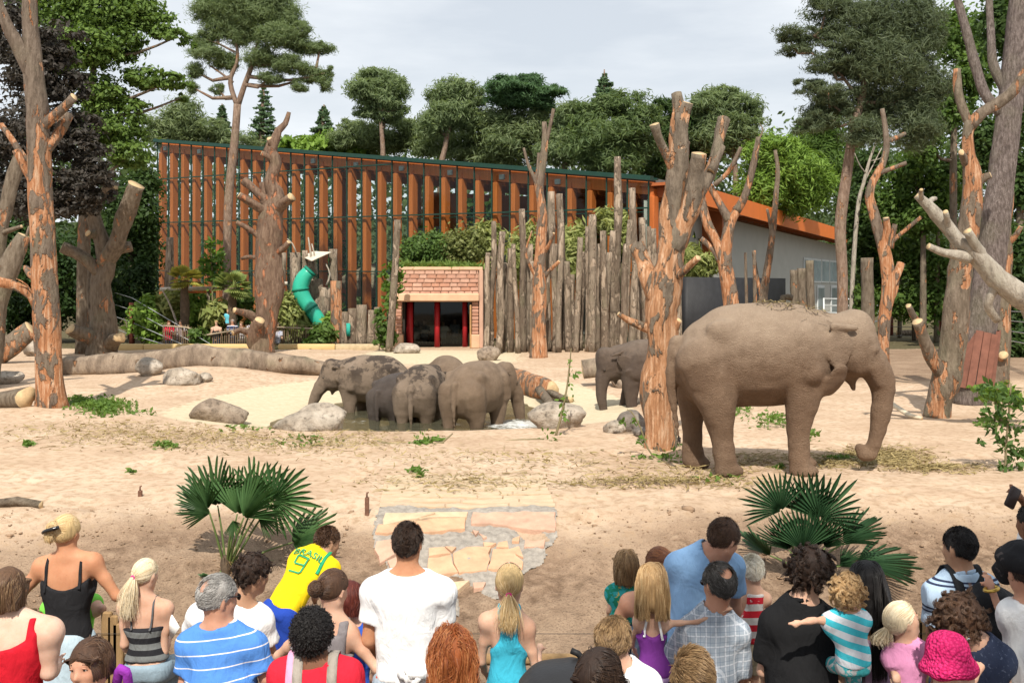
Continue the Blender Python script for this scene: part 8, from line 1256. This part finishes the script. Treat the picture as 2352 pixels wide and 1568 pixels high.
person('dark skinned visitor raising a small camera at the right edge', 6.3, (2372, 1200), (2350, 1300), (2470, 1300), yaw=-20, skin=BROWN, la=[(2378, 1178, .1), (2340, 1140, .0)], hair={'style': 'short', 'c': 'black', 'len': .014, 'n': 900}, top={'type': 'tee', 'm': WHITE}, bottom=JE, extra=phone31)
# fence the crowd stands at
FP = simple('rough_fence_wood', (.30, .19, .09), .9, .3, 6, 40, .5, stretch=(3, 3, .5)); fz = thing('paling_fence', (0, 7.35, GZ), 'rough timber paling fence in front of the crowd', 'fence'); r_ = np.random.default_rng(2)
for (x, yt) in ((58, 1400), (72, 1397), (84, 1404), (246, 1404), (260, 1412), (272, 1430), (1682, 1372), (1690, 1380), (1780, 1480), (1796, 1490), (2106, 1420), (2120, 1424), (420, 1500), (640, 1500), (905, 1540), (1085, 1540), (1260, 1560), (1450, 1500), (1560, 1500), (1960, 1500), (2300, 1480)):
    p = W(x, yt, 7.35); v, f = bev(p[0] - .035, p[0] + .035, -.02, .02, 0, p[2] - GZ, .008); mesh('paling', v, f, FP, fz, False)
for z in (.55, .2): mesh('rail', *tube([(-4, .06, z, .035), (0, .06, z, .04), (4.2, .06, z, .035)], 8, .5, .08)[:2], FP, fz)
for z in (.75,): mesh('wire', *tube([(-4, -.03, z, .002), (4.2, -.03, z, .002)], 4, 4, 0)[:2], simple('dark_wire', (.06, .055, .05)), fz)
# a child half hidden in front of the woman in black
person('child in bright green shirt mostly hidden in front of the woman in black', 7.55, (162, 1340), (118, 1395), (212, 1385), hs=.85, skin=FAIR, ra=[(234, 1398, -.1), (200, 1420, .1)], la=[(100, 1420, .0), (120, 1450, .15)], hair={'style': 'short', 'c': 'sandy', 'n': 700}, top={'type': 'tee', 'm': cloth('lime_green', (.2, .62, .08)), 'slv': .4}, bottom=JE, group='children watching the elephants', h=.016)
# far visitors by the picket fence and inside the doorway
FAR = [((388, 742), 50.8, 'red', 'far visitor in red leaning on the picket fence'), ((414, 740), 50.8, 'grey', 'far bald man in grey shirt beside the visitor in red'), ((497, 741), 51.2, 'black', 'far woman in black strappy top at the picket fence'), ((534, 738), 51.2, 'navy', 'far balding man in navy striped shirt'), ((554, 744), 51.5, 'white', 'far visitor in white and navy stripes, head bowed'), ((580, 738), 51.2, 'pale', 'far woman in pale flowered blouse'), ((636, 750), 51.4, 'pale', 'far visitor in pale clothes half behind the stub trunk')]
FC = {'red': cloth('far_red', (.55, .02, .05)), 'grey': cloth('far_grey', (.34, .27, .27)), 'black': BLACK, 'navy': cloth('far_navy', (.03, .04, .09), stripes=[((.55, .55, .6), .16, .2, 0, 0, 0)]), 'white': cloth('far_white', (.65, .65, .68), stripes=[((.04, .05, .1), .16, .4, 0, 0, 0)]), 'pale': cloth('far_pale', (.55, .55, .62), blot=[((.25, .28, .4), 9, .55)]), 'aqua': cloth('far_aqua', (.12, .45, .55))}
HK = ['auburn', 'saltpepper', 'sandy', 'gray', 'lightbrown', 'brown', 'sandy']
OG = GZ; GZ = 0.
for k, (hd, d, cn, lab) in enumerate(FAR):
    s = F / d; x, y = hd; person(lab, d, hd, (x - .19 * s, y + .27 * s), (x + .19 * s, y + .27 * s), yaw=180 if k != 0 else 150, pitch=-8, skin=RUDDY if k % 2 else FAIR, hair={'style': 'short', 'c': HK[k], 'len': .04, 'n': 60, 'rad': .006, **({'bald': 1.3, 'baldf': 0.} if k in (1, 3) else {})}, top={'type': 'tee', 'm': FC[cn], 'slv': .6} if k != 2 else {'type': 'camisole', 'm': FC[cn], 'mask': mk(.7, .6, .08, .9)}, bottom=JE, h=.035, group='far visitors behind the picket fence')
s = F / 51.4; person('far little child in aqua shirt sitting on shoulders', 51.4, (524, 714), (524 - .13 * s, 714 + .19 * s), (524 + .13 * s, 714 + .19 * s), yaw=150, hs=.85, legs='sit', hair={'style': 'short', 'c': 'sandy', 'len': .03, 'n': 40, 'rad': .006}, top={'type': 'tee', 'm': FC['aqua']}, bottom=JE, h=.035, group='far visitors behind the picket fence')
for k, (x, y, cn, lab) in enumerate(((957, 742, 'white', 'dim visitor in white behind the left doorway glass'), (975, 738, 'pale', 'dim visitor in pale top next to the red column'), (1018, 740, 'white', 'dim visitor in white shirt between the red columns'), (1045, 736, 'pale', 'dim visitor raising an arm at the right of the doorway'))):
    d = 52.6; s = F / d; person(lab, d, (x, y), (x - .18 * s, y + .26 * s), (x + .18 * s, y + .26 * s), yaw=180, hair={'style': 'short', 'c': 'dark', 'len': .03, 'n': 40, 'rad': .006}, top={'type': 'tee', 'm': FC['white'] if cn == 'w' else (WHITE if cn == 'white' else FC[cn])}, bottom=JE, h=.04, group='visitors behind the doorway glass')
GZ = OG
# ---------------------------------------------------------------- the two fan palms on the bank
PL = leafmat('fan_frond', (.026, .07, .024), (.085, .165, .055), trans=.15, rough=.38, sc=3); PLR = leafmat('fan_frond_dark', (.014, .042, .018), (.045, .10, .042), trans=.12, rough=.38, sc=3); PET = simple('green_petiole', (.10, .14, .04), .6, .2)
def frond(e, o, d, base, hub, ang, Rr, tilt, spread, seed, m, n=20, dy=0., bend=.1):
    r_ = np.random.default_rng(seed); hb = W(hub[0], hub[1], d + dy); A = np.array((math.cos(R(ang)), 0, math.sin(R(ang)))); Pp = np.array((-math.sin(R(ang)), 0, math.cos(R(ang)))); Bv = math.cos(R(tilt)) * Pp + math.sin(R(tilt)) * np.array((0, 1., 0)); A = A + np.array((0, r_.uniform(-.25, .1), 0)); A /= np.linalg.norm(A); nm = np.cross(A, Bv); Rm = Rr * d / F; V, Fc, rd = [], [], []
    for j in range(n):
        a = R((j - (n - 1) / 2) / (n - 1) * spread); dr = A * math.cos(a) + Bv * math.sin(a); sd_ = -A * math.sin(a) + Bv * math.cos(a); l = Rm * (.80 + .20 * math.cos(a)) * r_.uniform(.94, 1.04); wd = R(spread) / (n - 1) / 2; cup = .10 * Rm * (1 - math.cos(a))
        st = [(.04, .04 * wd * 3), (.26, .26 * wd), (.46, .46 * wd), (.72, .60 * wd * .84), (.93, .60 * wd * .36), (1.0, .0)]; b = len(V); tw = r_.normal(0, .09); l *= r_.uniform(.86, 1.06)
        for (t, hw_) in st:
            c_ = hb + dr * l * t + nm * (cup * t - bend * Rm * t * t * .6 + tw * Rm * max(0, t - .55)) - np.array((0, 0, .06 * Rm * t ** 3)); hw2 = hw_ * l; V += [c_ - sd_ * hw2 + nm * .010 * Rm, c_ - nm * (.034 * Rm * (t < .97)), c_ + sd_ * hw2 + nm * .010 * Rm]
        for i in range(len(st) - 1):
            k = b + i * 3; Fc += [(k, k + 1, k + 4, k + 3), (k + 1, k + 2, k + 5, k + 4)]
        rd += [r_.random()] * (3 * len(st))
    fr = mesh('frond', np.array(V) - o, Fc, m, e, False, attrs={'rnd': np.array(rd)}); b0 = W(base[0], base[1], d); mid = (b0 + hb) / 2 + np.array((0, 0, .03)) + (hb - b0) * (0, .2, 0)
    P = np.array([(*b0, .016), (*mid, .012), (*hb, .008)]); P[:, :3] -= o; mesh('petiole', *tube(P, 6, .08, .03, seed)[:2], PET, fr)
def bank_palm(base, fronds, lab, m, seed):
    B_ = bank_pt(*base); d = B_[1]; o = np.array((B_[0], d, zg1(*B_))); e = thing('fan_palm', o, lab, 'palm'); r_ = np.random.default_rng(seed)
    tubeobj('trunk', [(*o - (0, 0, .1), .07), (*(o + (0, 0, .08)), .075), (*(o + (0, 0, .2)), .05)], simple('palm_fibre', (.10, .07, .045)), e, 12, .05, .25, seed, o)
    V, Fc = [], []
    for k in range(60):                    # old fibre tufts
        a = r_.uniform(0, 6.28); p = np.array((math.cos(a) * .05, math.sin(a) * .05, r_.uniform(0, .2))); dr = np.array((math.cos(a), math.sin(a), r_.uniform(-.4, .9))) * r_.uniform(.06, .16); b = len(V); V += [p, p + (.008, 0, .004), p + dr]; Fc.append((b, b + 1, b + 2))
    mesh('fibre', np.array(V), Fc, simple('dry_fibre', (.22, .13, .06)), e)
    for k, (hub, ang, Rr, tilt, spread, *dy) in enumerate(fronds): frond(e, o, d, (base[0] + (hub[0] - base[0]) * .08, base[1] - 12), hub, ang, Rr, tilt, spread, seed + k, m, dy=dy[0] if dy else r_.uniform(-.15, .15))
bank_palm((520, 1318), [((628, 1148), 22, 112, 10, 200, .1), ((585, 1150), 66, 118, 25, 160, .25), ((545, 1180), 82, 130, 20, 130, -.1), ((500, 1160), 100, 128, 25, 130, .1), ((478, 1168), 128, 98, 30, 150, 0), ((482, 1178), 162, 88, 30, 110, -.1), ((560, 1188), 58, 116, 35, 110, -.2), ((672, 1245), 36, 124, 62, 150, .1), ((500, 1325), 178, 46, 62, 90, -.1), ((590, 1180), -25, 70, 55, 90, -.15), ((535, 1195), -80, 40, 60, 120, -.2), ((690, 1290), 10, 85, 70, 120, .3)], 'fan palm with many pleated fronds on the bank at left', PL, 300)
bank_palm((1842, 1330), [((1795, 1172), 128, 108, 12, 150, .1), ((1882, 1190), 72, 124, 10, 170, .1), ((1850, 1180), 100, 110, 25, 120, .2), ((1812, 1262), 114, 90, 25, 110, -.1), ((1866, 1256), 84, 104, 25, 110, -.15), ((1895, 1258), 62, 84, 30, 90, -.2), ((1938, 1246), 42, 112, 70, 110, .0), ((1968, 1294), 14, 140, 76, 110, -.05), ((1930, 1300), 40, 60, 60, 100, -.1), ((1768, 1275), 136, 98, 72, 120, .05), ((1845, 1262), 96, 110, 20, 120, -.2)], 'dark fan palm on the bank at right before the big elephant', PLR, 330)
# shade tree standing behind the photographer, out of view: its crown shades the right of the crowd
tr_ = thing('shade_tree', (5.2, -7.5, GZ), 'tall broadleaf tree behind the spectators on the right', 'tree'); r_ = np.random.default_rng(55); tubeobj('trunk', [(0, 0, -.2, .32), (.1, .1, 4, .26), (-.2, .4, 9, .2), (0, .6, 12, .1)], BK3, tr_, 12, .5, .06, 5)
Cn = r_.normal(0, 1, (110, 3)) * (2.0, 1.7, 1.4) + (-.3, 1.6, 10.2); P = np.vstack([c + r_.normal(0, .42, (150, 3)) for c in Cn]); v, f, rd = leaves(P, .22, 56, 1.6, .3); mesh('crown', v, f, leafmat('mid_leaf', *MID), tr_, attrs={'rnd': rd})
